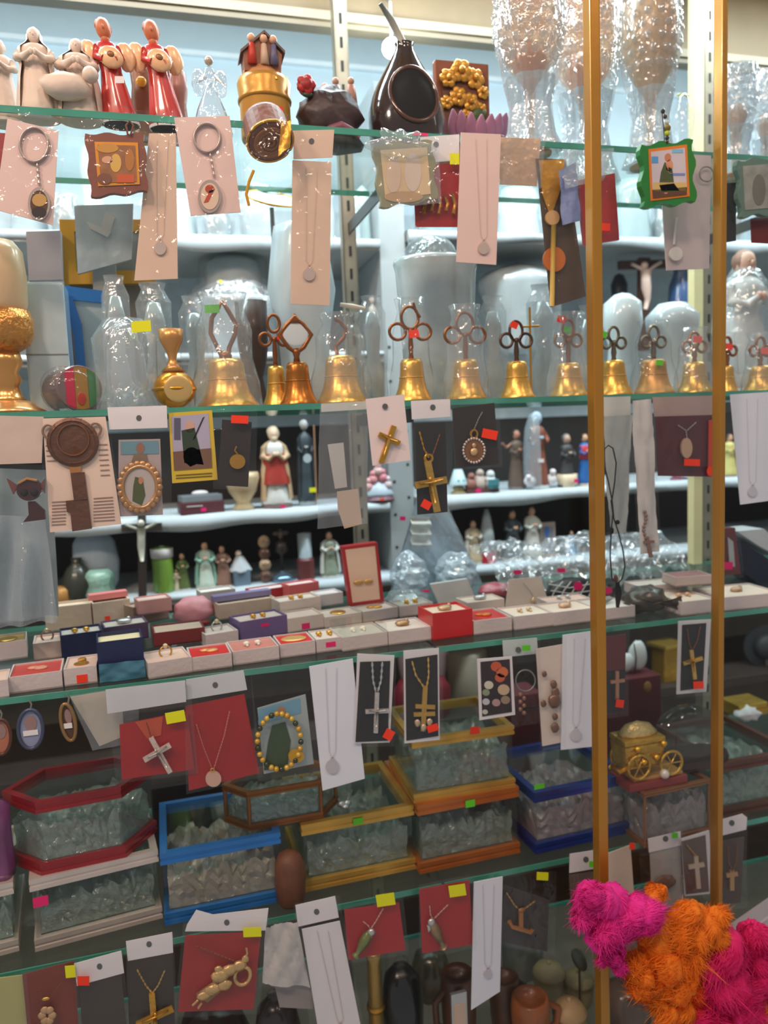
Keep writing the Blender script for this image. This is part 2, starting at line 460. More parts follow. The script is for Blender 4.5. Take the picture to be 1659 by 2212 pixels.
cloth_shelf(W2, XL + .02, xm - .03, 'narrow white back shelf behind the bells', seed=3, drop=.012)
cloth_shelf(W3 , XL + .02, xm - .03, 'white cloth back shelf carrying the red and white robed statue', seed=4)
cloth_shelf(W3 + .004, xm + .03, XR - .02, 'white cloth back shelf carrying the tall brown robed statue', seed=5)
cloth_shelf(W4, XL + .02, XR - .02, 'lowest white cloth back shelf carrying a row of small figurines', seed=6, drop=.02)
t = T('divider_panel', 'pale grey perforated divider between the back shelves', 'divider', (xm, 1.52, W4))
t.add('board', bar(xm - .026, xm + .026, 1.515, 1.80, W4 + .001, W1 + .3), M((164, 172, 174), 0.5))
for k in range(14):
    t.add('pin_hole', box((xm + (.015 if k % 2 else -.015), 1.5145, W4 + .05 + k * .034), (.005, .001, .005)), DARK)
T('dark_shelf', 'dark wooden back shelf holding velvet boxes', 'shelf', (0.6, YB, W5)).add('s', bar(XL + .02, XR - .02, YB, 1.80, W5 - .02, W5), M((62, 52, 46), 0.5, 0, 0.2, 30, 0.2))
# the case lamp that glares beside the incense burner
lp = P(846, 104, 1.30)
t = T('spot_lamp', 'small glaring round lamp hanging under the pelmet behind the burner', 'lamp', lp)
t.add('lamp_bulb', blob(lp, .016, 14, 10), M((235, 250, 255), 0.3, emit=30.0), smooth=True)
t.add('lamp_stem', tube([lp + Vector((0, 0, .012)), (lp.x, lp.y, zv + .03), (lp.x, 1.337, zv + .06)], .003, 8), STEEL)
l = bpy.data.lights.new('spot_lamp_light', 'POINT'); l.energy = 2.2; l.color = (0.85, 0.96, 1.0); l.shadow_soft_size = 0.02
o = bpy.data.objects.new('spot_lamp_light', l); COL.objects.link(o); o.location = lp + Vector((0, -0.02, -0.005))

# ================================================================== builders
def figure(t, b, h, R, robe, mantle=None, skin=SKIN, hair=None, veil=False, base=None, arms=True, sq=0.8, seed=0, fold=0.07):
    """a robed figure on base point b, height h, half width R; returns nothing"""
    z0 = 0.0
    if base:
        t.add('base', lathe(b, [(R * .95, 0), (R * 1.02, h * .012), (R * .98, h * .05), (R * .85, h * .055), (0, h * .056)], 18, sq), base, smooth=False); z0 = h * .05
    hh = h - z0; b = b + Vector((0, 0, z0))
    pr = [(.94, 0), (1.0, .02), (.90, .12), (.78, .28), (.70, .42), (.62, .52), (.60, .58), (.68, .66), (.72, .73), (.66, .78), (.46, .815), (.22, .835), (.17, .86), (0, .865)]
    t.add('robe', lathe(b, [(r * R, z * hh) for r, z in pr], 26, sq, fold, 9, seed=seed), robe, smooth=True)
    hr = min(.075 * hh, R * .42)
    hc = b + Vector((0, -R * .06, .925 * hh - (0.0)))
    hd = merge(blob(hc, (hr, hr * 1.05, hr * 1.28), 12, 9), blob(hc + Vector((0, -hr * 1.0, -hr * .1)), (hr * .16, hr * .22, hr * .26), 6, 5), blob(hc + Vector((-hr * .38, -hr * .93, hr * .12)), hr * .1, 5, 4), blob(hc + Vector((hr * .38, -hr * .93, hr * .12)), hr * .1, 5, 4), blob(hc + Vector((0, -hr * .86, -hr * .55)), (hr * .3, hr * .12, hr * .08), 6, 4))
    t.add('head', hd, skin, smooth=True)
    if hair:
        t.add('hair', blob(hc + Vector((0, hr * .22, hr * .22)), (hr * 1.12, hr * 1.1, hr * 1.2), 12, 9, .06, seed), hair, smooth=True)
    if veil or mantle:
        mm = mantle or robe
        pr2 = [(1.06, .03), (1.0, .2), (.92, .4), (.80, .55), (.86, .68), (.82, .76), (.5, .83), (.30, .87), (.30, .93), (.24, .985), (.08, 1.0)] if veil else [(1.06, .06), (1.0, .25), (.92, .45), (.82, .56), (.86, .68), (.82, .76), (.55, .81), (.30, .84)]
        t.add('mantle', lathe(b, [(max(r * R, hr * (1.25 if z > .84 else 0)) if z < .98 else r * R, z * hh) for r, z in pr2], 20, sq, fold * .7, 7, a0=-PI * .24, a1=PI * 1.24, seed=seed + 1), mm, smooth=True)
    if arms:
        for sg in (-1, 1):
            a = [b + Vector((sg * R * .62, -R * .1, .745 * hh)), b + Vector((sg * R * .80, -R * .35, .63 * hh)), b + Vector((sg * R * .45, -R * .78, .60 * hh)), b + Vector((sg * R * .10, -R * .86, .66 * hh))]
            k = t.add('arm', tube(a, R * .19, 8, rs=[1, 1.1, .95, .55]), mantle or robe, smooth=True)
            t.add('hand', blob(a[3], (R * .12, R * .12, R * .17), 8, 6), skin, k, smooth=True)
def statue(name, label, cat, x, ytop, wp, Y, Z, robe, **k):
    b, h, s = stand(x, ytop, Y, Z)
    t = T(name, label, cat, b, k.pop('group', None))
    figure(t, b, h, wp * s / 2, robe, **k)
    t.b, t.h, t.s, t.R = b, h, s, wp * s / 2
    return t
def sticker(t, x, y, w, h, Y, c, rot=0.0, rnd=False):
    pts = ell(x, y, w / 2, h / 2, 12) if rnd else rc(x, y, w, h, rot)
    t.add('price_sticker', slab(pts, Y, 0.0004), ST[c], label={'o': 'orange red price sticker', 'y': 'yellow price sticker', 'g': 'green price sticker', 'p': 'pink price sticker', 'w': 'white price sticker'}[c])
def card(name, label, cat, quad, Y, mat, th=0.0014, header=None, hmat=None, hole=None, bag=None, st=(), group=None, seed=0, part='backing_card', bmat=None):
    top = min(quad + (header or []) + (bag or []), key=lambda p: p[1])
    t = T(name, label, cat, P(top[0], top[1], Y), group)
    t.add(part, slab(quad, Y, th), mat)
    if header: t.add('header_strip', slab(header, Y - .0012, .0008), hmat or WHITE, label='white paper header')
    if hole: t.add('hang_hole', slab(ell(hole[0], hole[1], 6, 6.5, 12), Y - .0016, .0004), HOLE)
    if bag: t.add('clear_bag', film(bag, Y - .004, .002, seed=seed), bmat or FILM, smooth=True, label='clear plastic bag')
    for q in st: sticker(t, q[0], q[1], q[2], q[3], Y - .0075, q[4], q[5] if len(q) > 5 else 0, len(q) > 6)
    t.Y = Y
    return t
def chainv(t, pts, Y, r=1.1, mat=None, bead=3.2, name='chain'):
    return t.add(name, ptube(pts, Y, r, 5, False, bead), mat or GOLDP)
def crossp(t, a, b, c, d, w, Y, mat, corpus=None, name='cross'):
    k = t.add(name, merge(slab(seg(a, b, w), Y, .003), slab(seg(c, d, w), Y - .0004, .003)), mat)
    if corpus:
        ix, iy = (c[0] + d[0]) / 2, (c[1] + d[1]) / 2
        L = math.hypot(b[0] - ix, b[1] - iy); ux, uy = (b[0] - ix) / L, (b[1] - iy) / L
        q = .74
        body = [(ix, iy), (ix + ux * L * .35, iy + uy * L * .35), (ix + ux * L * .7, iy + uy * L * .7)]
        s = S(ix, iy, Y)
        vf = merge(tube([P(x, y, Y - .003) for x, y in body], w * .3 * s, 6, rs=[1.1, .8, .5]),
                   tube([P(ix + (c[0] - ix) * q, iy + (c[1] - iy) * q - 2, Y - .003), P(ix, iy, Y - .003), P(ix + (d[0] - ix) * q, iy + (d[1] - iy) * q - 2, Y - .003)], w * .18 * s, 6),
                   blob(P(ix - ux * w * .55, iy - uy * w * .55, Y - .0035), w * .30 * s, 8, 6))
        t.add('corpus', vf, corpus, k, smooth=True)
    return k
def keyring(t, cx, cy, rx, ry, Y, chain, med, mcol, pict=None, mat=None):
    mat = mat or M((186, 170, 164), .34, .45, 0, 80, .1)
    t.add('split_ring', ptube(ell(cx, cy, rx, ry, 28), Y - .003, 2.6, 6, True), mat, smooth=True)
    t.add('split_ring', ptube(ell(cx + 2, cy + 3, rx, ry, 28), Y - .001, 2.0, 6, True), mat, smooth=True)
    t.add('chain', ptube(chain, Y - .002, 2.6, 6, False, 6), mat)
    x, y, a, b = med
    k = t.add('medal', slab(ell(x, y, a, b, 26), Y - .004, .0035), mat)
    k2 = t.add('picture', slab(ell(x, y, a * .78, b * .80, 24), Y - .0046, .0006), mcol, k)
    for pts, pm in (pict or ()): t.add('print', slab(pts, Y - .0050, .0004), pm, k)
# ================================================================== top shelf
PLAST = M((222, 202, 186), 0.6, 0, 0.35, 60, 0.05)
PL2 = M((208, 188, 174), 0.6, 0, 0.35, 60, 0.05)
statue('plaster_figurine', 'cream plaster kneeling figurine cropped by the left edge of the top shelf', 'figurine', 4, 92, 74, 0.955, Z1, PL2, skin=PL2, hair=PL2, base=PL2)
statue('plaster_figurine', 'tall cream plaster figurine on an oval base, left of the red angels', 'figurine', 80, 66, 88, 0.935, Z1, PLAST, skin=PLAST, hair=PLAST, base=PLAST, veil=True, mantle=PLAST, seed=2)
t = statue('plaster_figurine', 'squat cream plaster figurine bowing over a child, beside the red angels', 'figurine', 170, 90, 92, 0.935, Z1, PLAST, skin=PLAST, hair=PLAST, veil=True, mantle=PLAST, base=PLAST, seed=3)
t.add('child', merge(blob(t.b + Vector((-.012, -.022, .028)), (.026, .014, .014), 12, 8, .08), blob(t.b + Vector((.014, -.026, .040)), .0085, 10, 8)), PLAST, smooth=True)
RROBE = M((186, 34, 20), 0.35, 0, 0.1, 40, 0.08, 0.5)
WINGM = M((238, 184, 138), 0.35, 0.1, 0.3, 70, 0.12, 0.4)
TERRA = M((196, 112, 72), 0.45, 0, 0.1, 50, 0.08)
def red_angel(x, ytop, Y, label, white=False):
    b, h, s = stand(x + 22, ytop, Y, Z1); R = 38 * s
    t = T('angel_figurine', label, 'figurine', b, 'red robed angels on the top shelf')
    L = Vector((-1, 0, 0)) * (26 * s)
    def lean(vf): return [v + L * max(0, (v.z - b.z) / h) for v in vf[0]], vf[1]
    t.add('robe', lean(lathe(b, [(R, 0), (R * 1.03, .004), (R * .86, h * .18), (R * .68, h * .36), (R * .56, h * .50), (R * .58, h * .58), (R * .66, h * .68), (R * .60, h * .74), (R * .3, h * .775), (0, h * .78)], 26, .75, .05, 8)), RROBE, smooth=True)
    t.add('hem', lean(lathe(b, [(R * 1.05, 0), (R * 1.05, .003), (R * .9, .0035)], 24, .75)), WHITE)
    hc = b + Vector((0, 0, h * .89)); r = h * .072
    t.add('head', lean(merge(blob(hc, (r, r, r * 1.4), 14, 10), blob(hc + Vector((0, -r, -r * .1)), (r * .16, r * .2, r * .3), 6, 5), lathe(b + Vector((0, 0, h * .75)), [(r * .62, 0), (r * .55, h * .05), (r * .6, h * .08)], 10))), TERRA, smooth=True)
    t.add('hair', lean(blob(hc + Vector((0, r * .3, r * .35)), (r * 1.1, r * 1.0, r * 1.25), 12, 8, .05)), M((150, 84, 48), .5, 0, .4, 80), smooth=True)
    for sg in (-1, 1):
        c = b + Vector((sg * R * .98, .004, h * .66))
        t.add('wing', lean(blob(c, (R * .50, R * .2, h * .135), 14, 10, .06, 3)), WINGM, smooth=True)
        t.add('sleeve', lean(tube([b + Vector((sg * R * .55, -R * .1, h * .72)), b + Vector((sg * R * .66, -R * .4, h * .60)), b + Vector((sg * R * .28, -R * .75, h * .56))], R * .2, 8, rs=[.8, 1.1, 1.0])), RROBE, smooth=True)
    t.add('cushion', lean(blob(b + Vector((R * .12, -R * .66, h * .585)), (R * .66, R * .22, h * .105), 16, 10, .03)), WINGM, smooth=True)
    t.add('medallion', lean(blob(b + Vector((R * .14, -R * .86, h * .60)), (R * .2, R * .07, h * .03), 12, 8)), M((140, 92, 50), .4, .3), smooth=True)
    if white: sticker(t, x + 26, 172, 20, 15, Y - .033, 'w')
red_angel(232, 40, .936, 'left red robed angel figurine with peach wings and white sticker on robe', True)
red_angel(335, 45, .940, 'right red robed angel figurine with peach wings, no sticker on robe')
def pot(name, label, cat, x, ytop, Y, Z, prof, mat, n=24, sq=1.0, group=None, extra=None, part='body', **k):
    """lathe of profile [(half width px, height fraction)]"""
    b, h, s = stand(x, ytop, Y, Z)
    t = T(name, label, cat, b, group)
    t.add(part, lathe(b, [(r * s, f * h) for r, f in prof], n, sq, **k), mat, smooth=True)
    t.b, t.h, t.s = b, h, s
    return t
t = pot('wrapped_figurine', 'brown owl shaped figurine half hidden between the two red angels', 'figurine', 308, 122, .985, Z1, [(20, 0), (24, .1), (25, .4), (20, .65), (22, .8), (14, .95), (0, 1)], M((120, 78, 54), .4, 0, .2, 60), sq=.7, fold=.05)
t.add('crest', blob(t.b + Vector((0, -.012, t.h * .66)), (.006, .004, .006), 8, 6), M((206, 160, 40), .4))
pot('wrapped_figurine', 'mauve brown bag wrapped figurine right of the red angels', 'figurine', 388, 140, .985, Z1, [(15, 0), (16, .3), (14, .5), (19, .7), (17, .9), (0, 1)], M((150, 104, 96), .35, 0, .3, 60), sq=.7, fold=.06, fk=5)
# crystal angel
b, h, s = stand(455, 116, .945, Z1)
t = T('crystal_angel', 'clear crystal angel figurine with spread skirt beside the yellow drum box', 'figurine', b)
t.add('skirt', lathe(b, [(40 * s, 0), (42 * s, .003), (28 * s, h * .3), (12 * s, h * .55), (9 * s, h * .62)], 24, .8, .12, 8), CRYST, smooth=True)
t.add('torso', lathe(b, [(9 * s, h * .60), (14 * s, h * .72), (11 * s, h * .80), (4 * s, h * .84)], 16, .8), CRYST, smooth=True)
t.add('head', blob(b + Vector((0, 0, h * .91)), 9.5 * s, 12, 10), M((190, 176, 160), .15, .3, 0, 80, .1, .6), smooth=True)
for sg in (-1, 1):
    t.add('wing', blob(b + Vector((sg * 24 * s, .006, h * .66)), (14 * s, 4 * s, h * .17), 12, 8, .1, 5), CRYST, smooth=True)
    t.add('arm', tube([b + Vector((sg * 11 * s, 0, h * .76)), b + Vector((sg * 26 * s, -.008, h * .60)), b + Vector((sg * 8 * s, -.016, h * .62))], 3 * s, 6), CRYST, smooth=True)
# drum box with nativity barn on it
b, h, s = stand(573, 176, .957, Z1)
YEL = M((206, 150, 62), .38, .25, .15, 40, .08, .3)
t = T('drum_box', 'round golden yellow drum shaped box with rolled rim, orange sticker', 'box', b)
t.add('body', lathe(b, [(52 * s, 0), (54 * s, .003), (54 * s, h * .60), (55 * s, h * .62), (52 * s, h * .64)], 30), YEL, smooth=True)
t.add('lid', lathe(b, [(57 * s, h * .62), (58 * s, h * .66), (55 * s, h * .72), (58 * s, h * .92), (54 * s, h), (0, h)], 30), M((190, 138, 52), .34, .35, .2, 60, .1), smooth=True)
t.add('lid_knot', tube([b + Vector((12 * s + .004 * math.cos(a), -53 * s + .001 * a, h * .86 + .003 * math.sin(2 * a))) for a in [i * .6 for i in range(11)]], .0018, 6), GOLD)
t.add('price_sticker', box(b + Vector((28 * s, -47 * s, h * .36)), (.004, .001, .006), .5), S_O)
zt = b.z + h
bb = Vector((b.x - .002, b.y, zt)); s2 = s
t = T('nativity_barn', 'small brown nativity barn with grey roof standing on the drum box', 'figurine', bb)
WOOD = M((140, 84, 54), .5, 0, .4, 60, .2)
t.add('barn_floor', lathe(bb, [(42 * s, 0), (44 * s, .004), (38 * s, .012), (0, .013)], 18, .8, .05, 5), M((176, 122, 76), .5, 0, .5, 60, .2), smooth=True)
hh = 84 * s
V = [bb + Vector((x * s, y * s, z * hh)) for y in (-26, 26) for x, z in ((-38, .1), (38, .1), (42, .55), (6, 1.0), (-40, .52))]
t.add('barn_shell', (V, [(0, 1, 2, 3, 4), (9, 8, 7, 6, 5), (0, 5, 6, 1), (1, 6, 7, 2), (2, 7, 8, 3), (3, 8, 9, 4), (4, 9, 5, 0)]), WOOD)
t.add('roof_slope', (lambda A: (A, [(0, 1, 2, 3), (7, 6, 5, 4), (0, 4, 5, 1), (1, 5, 6, 2), (2, 6, 7, 3), (3, 7, 4, 0)]))([bb + Vector((x * s, y * s, z * hh)) for dz in (0, .07) for x, y, z in ((-46, -32, .48 + dz), (6, -32, 1.0 + dz), (6, 30, 1.0 + dz), (-46, 30, .48 + dz))]), M((120, 92, 84), .5, 0, .6, 50, .25))
t.add('roof_slope', (lambda A: (A, [(0, 1, 2, 3), (7, 6, 5, 4), (0, 4, 5, 1), (1, 5, 6, 2), (2, 6, 7, 3), (3, 7, 4, 0)]))([bb + Vector((x * s, y * s, z * hh)) for dz in (0, .07) for x, y, z in ((6, -32, 1.0 + dz), (48, -32, .55 + dz), (48, 30, .55 + dz), (6, 30, 1.0 + dz))]), M((96, 78, 74), .5, 0, .6, 50, .25))
for dx, cc in ((-22, (190, 52, 34)), (4, (200, 172, 150)), (24, (96, 92, 122))):
    q = bb + Vector((dx * s, -29 * s, .012))
    k = t.add('nativity_figure', lathe(q, [(10 * s, 0), (8 * s, .012), (6 * s, .022), (0, .024)], 10), M(cc, .5), smooth=True)
    t.add('nativity_head', blob(q + Vector((0, 0, .028)), .0048, 8, 6), SKIN, k, smooth=True)
# dark rock scene with a red rose
b, h, s = stand(712, 165, .965, Z1)
t = T('rock_scene_figurine', 'dark brown rock scene figurine with a red rose on its left', 'figurine', b)
RK = M((58, 38, 38), .45, 0, .6, 50, .3)
t.add('rock', crumple(b + Vector((0, 0, h * .40)), (66 * s, 40 * s, h * .44), 4, 24, 14, .10), RK, smooth=True)
t.add('rock_foot', lathe(b, [(70 * s, 0), (72 * s, .006), (60 * s, .016), (0, .02)], 20, .6, .06, 6), RK, smooth=True)
t.add('petal_scroll', tube([b + Vector((x * s, -44 * s, z * s)) for x, z in ((-36, 10), (-10, 22), (14, 30), (36, 22), (54, 10))], 9 * s, 8, rs=[.4, 1, 1.2, .9, .4]), M((128, 70, 84), .45), smooth=True)
rc_ = b + Vector((-54 * s, -.012, h * .78))
k = t.add('rose', blob(rc_, 18 * s, 16, 12, .10, 5, 5), M((150, 22, 20), .45, 0, .8, 70, .2), smooth=True)
for a in range(5):
    t.add('rose_petal', blob(rc_ + Vector((11 * s * math.cos(a * 1.256), -9 * s, 11 * s * math.sin(a * 1.256))), (10 * s, 4 * s, 10 * s), 8, 6), M((168, 26, 22), .45), k, smooth=True)
t.add('rose_leaf', blob(rc_ + Vector((2 * s, -6 * s, -20 * s)), (12 * s, 5 * s, 6 * s), 8, 6), M((44, 62, 40), .5), smooth=True)
for dx, cc, hz in ((-8, (122, 122, 136), .86), (16, (140, 138, 150), .95), (50, (168, 124, 108), .97)):
    q = b + Vector((dx * s, 0, h * .55))
    k = t.add('scene_figure', lathe(q, [(14 * s, 0), (11 * s, h * .22), (9 * s, h * (hz - .62)), (0, h * (hz - .60))], 10, .8, .1, 5), M(cc, .5, 0, .3), smooth=True)
    t.add('scene_head', blob(q + Vector((0, 0, h * (hz - .56))), 8 * s, 8, 6), M((190, 150, 124), .5), k, smooth=True)
# teardrop incense burner
b, h, s = stand(877, 92, .972, Z1)
GLZ = M((46, 30, 26), .12, 0, .08, 12, .25, .9)
t = T('incense_burner', 'glossy dark brown teardrop incense burner with a round front opening', 'burner', b)
pr = [(62, 0), (78, .03), (84, .12), (86, .26), (83, .38), (75, .50), (62, .62), (47, .73), (33, .83), (23, .91), (19, .96), (22, .985), (14, 1.0), (0, 1.0)]
t.add('body', lathe(b, [(r * s, f * h) for r, f in pr], 34, .85), GLZ, smooth=True)
oc = b + Vector((2 * s, 0, h * .33))
def bulge(z):
    for i in range(len(pr) - 1):
        if pr[i][1] <= z <= pr[i + 1][1]:
            u = (z - pr[i][1]) / max(1e-6, pr[i + 1][1] - pr[i][1]); return pr[i][0] + (pr[i + 1][0] - pr[i][0]) * u
    return 0
def onb(a, rr):
    x = rr * 50 * math.cos(a); z = .44 + rr * .25 * math.sin(a)
    R = bulge(min(.97, max(.01, z)))
    y = -.85 * math.sqrt(max(0, R * R - x * x))
    return b + Vector((x * s, y * s - .001, z * h))
n = 30
t.add('opening', ([b + Vector((0, -.85 * bulge(.44) * s - .0012, .44 * h))] + [onb(2 * PI * i / n, .55) for i in range(n)] + [onb(2 * PI * i / n, 1.0) for i in range(n)], [(0, 1 + (i + 1) % n, 1 + i) for i in range(n)] + [(1 + i, 1 + (i + 1) % n, 1 + n + (i + 1) % n, 1 + n + i) for i in range(n)]), M((7, 9, 9), .85), smooth=True)
t.add('opening_rim', tube([onb(2 * PI * i / n, 1.03) for i in range(n)], .0028, 8, True), M((82, 48, 36), .15, 0, 0, 80, .1, .8), smooth=True)
t.add('incense_stick', tube([b + Vector((-4 * s, -.004, h * .97)), b + Vector((-32 * s, -.012, h * 1.13)), b + Vector((-60 * s, -.02, h * 1.24))], 8 * s, 8, rs=[1.1, 1.0, .6]), M((150, 150, 140), .5), smooth=True)
# golden plaque with lotus
q = [(936, 138), (1058, 150), (1060, 292), (940, 286)]
b, h, s = stand(998, 138, 1.02, Z1)
t = T('flower_plaque', 'brown framed plaque with gold flowers above purple lotus petals', 'plaque', b)
FRM = M((128, 66, 34), .45, 0, .3, 50, .2)
t.add('frame', box(b, (122 * s, .012, h), 0, .0015), FRM)
t.add('panel', box(b + Vector((0, -.0065, h * .1)), (98 * s, .003, h * .8)), M((96, 52, 26), .45, 0, .4, 40, .25))
for i, (dx, dz, r) in enumerate(((-36, .82, 19), (-6, .9, 24), (26, .84, 22), (-14, .66, 20), (14, .62, 19), (44, .72, 14), (-40, .60, 14), (2, .48, 16), (36, .56, 15))):
    c = b + Vector((dx * s, -.012, dz * h))
    GFm = M((206, 150, 58), .34, .5, .5, 90, .2)
    t.add('gold_flower', merge(blob(c + Vector((0, -.003, 0)), r * s * .32, 8, 6), *[blob(c + Vector((r * s * .58 * math.cos(q + i), .001 * (i % 3), r * s * .58 * math.sin(q + i))), (r * s * .46, r * s * .2, r * s * .46), 8, 6, .12, i) for q in [j * PI / 3 for j in range(6)]]), GFm, smooth=True)
for i, (dx, dz) in enumerate(((14, .44), (30, .50), (-2, .40), (34, .38))):
    t.add('leaf', blob(b + Vector((dx * s, -.014, dz * h)), (17 * s, 5 * s, 14 * s), 10, 7, .15, i), M((66, 84, 40), .5), smooth=True)
for i in range(7):
    a = -1.0 + i * .34
    c = b + Vector((18 * s + 62 * s * math.sin(a), -.024 - .01 * math.cos(a), h * .30 + .006 * abs(a)))
    pv, pf = blob(Vector((0, 0, 0)), (17 * s, 5 * s, 30 * s), 12, 9)
    t.add('lotus_petal', ([c + Vector((v.x * (1 - .55 * max(0, v.z / (30 * s))) + v.z * .25 * a, v.y - .25 * v.z, v.z)) for v in pv], pf), M((160, 104, 132), .5, 0, .1, 40, .1), smooth=True)
# bubble glass goblets
def goblet(x, ytop, wb, Y, label, amber, wrap=True, foot=1.0, yst=None):
    b, h, s = stand(x, ytop, Y, Z1)
    t = T('bubble_goblet', label, 'goblet', b, 'bagged goblets on the top shelf')
    R = wb / 2 * s
    t.add('bowl', lathe(b, [(4 * s, h * .42), (R * .34, h * .47), (R * .7, h * .57), (R * .98, h * .72), (R, h * .85), (R * .92, h)], 40, 1, hob=.07, hk=10), amber, smooth=True)
    for kz in range(6):
        fz = .60 + kz * .072; rr = R * (.80, .92, .99, 1.0, .99, .96)[kz]
        t.add('hobnail_row', merge(*[blob(b + Vector((rr * math.cos(q), rr * math.sin(q), h * fz)), (R * .15, R * .15, R * .16), 8, 6) for q in [(j + .5 * (kz % 2)) * PI / 7 for j in range(14)]]), CRYST, smooth=True)
    t.add('bowl_heart', lathe(b, [(5 * s, h * .38), (R * .30, h * .46), (R * .55, h * .57), (R * .45, h * .66), (0, h * .66)], 20), M((196, 140, 100), .2, 0, .4, 90, .15, .6), smooth=True)
    t.add('stem', lathe(b, [(13 * s, .003), (7 * s, h * .06), (9 * s, h * .12), (7 * s, h * .2), (10 * s, h * .32), (14 * s, h * .40), (5 * s, h * .43)], 16), AMBERG, smooth=True)
    t.add('foot', lathe(b, [(44 * s, 0), (45 * s, .002), (30 * s, .005), (12 * s, .009), (0, .009)], 28), M((214, 160, 110), .25, .2, 0, 80, .1, .5), smooth=True)
    if wrap: t.add('clear_bag', lathe(b, [(R * .95, .002), (R * .72, h * .12), (R * .62, h * .3), (R * .85, h * .5), (R * 1.08, h * .75), (R * 1.04, h * 1.0)], 30, 1, .10, 7, seed=x), HAZE, label='clear plastic wrap')
    if wrap: t.add('bag_skirt', lathe(b, [(R * .92, .002), (R * .70, h * .12), (R * .60, h * .3), (R * .80, h * .46)], 30, 1, .14, 9, seed=x + 2), THICK, label='gathered foot of the wrap')
goblet(1144, -14, 140, .950, 'amber bubble glass goblet in clear wrap, nearest the flower plaque', AMBERG)
goblet(1262, -20, 150, 1.055, 'amber bubble glass goblet in clear wrap behind the wide gold stile', AMBERG)
goblet(1405, 10, 120, .965, 'tan bubble glass goblet in clear wrap above the green framed icon', M((184, 146, 100), .35, 0, .5, 80, .1, .3))
goblet(1590, 150, 84, .99, 'clear bagged goblet right of the narrow gold stile', CRYST)
goblet(1656, 160, 74, 1.055, 'clear bagged goblet cropped by the right edge on the top shelf', CRYST)
pot('bagged_figurine', 'clear bagged white figurine with a lime rim beside the cream post', 'figurine', 1476, 200, 1.06, Z1, [(26, 0), (28, .2), (20, .5), (24, .75), (12, .95), (4, 1)], HAZE, fold=.12, fk=5).add('rim', tube([P(1464 + i * 5, 206 - 3 * math.sin(i), 1.06) for i in range(6)], .0016, 6), M((200, 214, 60), .4))
# ================================================================== cards hanging from the top shelf
card('red_card', 'plain red card cut off by the left edge, beside the first keyring card', 'card', [(-30, 285), (19, 288), (14, 452), (-30, 448)], .890, M((150, 44, 44), .6))
t = card('keyring_card', 'pink keyring card with dark and yellow oval medal, leftmost', 'keyring', [(16, 256), (126, 282), (114, 486), (-12, 452)], .886, PINKP, bag=[(-30, 222), (148, 262), (122, 502), (-30, 470)], seed=1, group='pink keyring cards')
keyring(t, 73, 312, 31, 37, .886, [(80, 352), (82, 376), (85, 402)], (84, 440, 24, 36), M((90, 58, 36), .35, .2), [(ell(85, 432, 16, 14, 12), M((196, 150, 80), .4)), (ell(84, 458, 16, 12, 12), M((40, 22, 16), .4))])
WV = M((126, 66, 44), .45, 0, .2, 60, .15, .3)
q = [(184, 288), (312, 290), (318, 412), (196, 424)]
t = card('wavy_framed_icon', 'brown wavy framed icon with golden scene in clear bag', 'icon', wavy(q, 3, 2), .876, WV, .008, bag=[(176, 258), (324, 262), (330, 425), (186, 432)], seed=2, part='frame', bmat=FILM)
qi = [(204, 306), (298, 308), (302, 398), (212, 402)]
t.add('gold_border', slab(qi, .875, .001), M((222, 146, 34), .4, .3))
t.add('picture', slab(inset(qi, .86), .8744, .0008), M((150, 96, 48), .45, 0, 0, 60, .35, .4, 60))
for pts, c in ((ell(232, 320, 24, 10), (196, 140, 50)), (ell(250, 352, 12, 20), (214, 170, 80)), (ell(232, 345, 12, 8), (214, 160, 126)), (bx4(252, 376, 290, 394), (200, 84, 26)), (ell(226, 386, 16, 12), (120, 70, 46)), (ell(280, 345, 10, 24), (178, 112, 40))):
    t.add('print', slab(pts, .8740, .0005), M(c, .45))
t.add('hanging_loop', ptube([(282, 292), (288, 272), (280, 260), (272, 272), (276, 290)], .874, 2.2), M((110, 54, 34), .4))
def long_card(label, q, Y, mat, pend, Yp=None, header=None, hole=None, bag=None, st=(), pr=13, pm=None, grp='long necklace cards', seed=0, chain=True):
    t = card('long_necklace_card', label, 'necklace card', q, Y, mat, header=header, hmat=BEIGE if mat is BEIGE else None, hole=hole, bag=bag, st=st, group=grp, seed=seed)
    pm = pm or M((206, 186, 176), .35, .3, .1, 60, .1)
    x, y = pend; tx = (q[0][0] + q[1][0]) / 2; ty = (q[0][1] + q[1][1]) / 2
    if chain:
        t.add('necklace', ptube([(tx - 12 + (x - tx) * .1, ty + 12), (x - 7, y - pr * 2.4), (x, y - pr * 1.3)], Y - .0010, .5, 5), pm)
        t.add('necklace', ptube([(tx + 12 + (x - tx) * .1, ty + 12), (x + 7, y - pr * 2.4), (x, y - pr * 1.3)], Y - .0010, .5, 5), pm)
    k = t.add('pendant', slab(ell(x, y, pr, pr * 1.1, 20), Y - .0022, .002), pm)
    t.add('bail', ptube(ell(x, y - pr * 1.25, 3, 4, 10), Y - .002, .9, 5, True), pm, k)
    return t
long_card('long beige necklace card hanging behind the brown wavy framed icon', [(322, 288), (380, 288), (384, 602), (290, 606)], .889, BEIGE, (346, 536), bag=[(284, 240), (384, 244), (388, 612), (286, 612)], seed=3)
t = card('keyring_card', 'pink keyring card whose oval medal shows a red figure', 'keyring', [(376, 254), (496, 250), (520, 458), (412, 466)], .884, PINKP, bag=[(370, 238), (508, 236), (528, 470), (408, 474)], seed=4, group='pink keyring cards')
keyring(t, 447, 297, 28, 31, .884, [(453, 330), (458, 356), (463, 384)], (453, 424, 25, 36), M((226, 196, 170), .4), [(ell(453, 408, 10, 9, 12), M((176, 60, 40), .4)), ([(452, 412), (464, 408), (450, 436), (440, 438)], M((190, 70, 44), .4))])
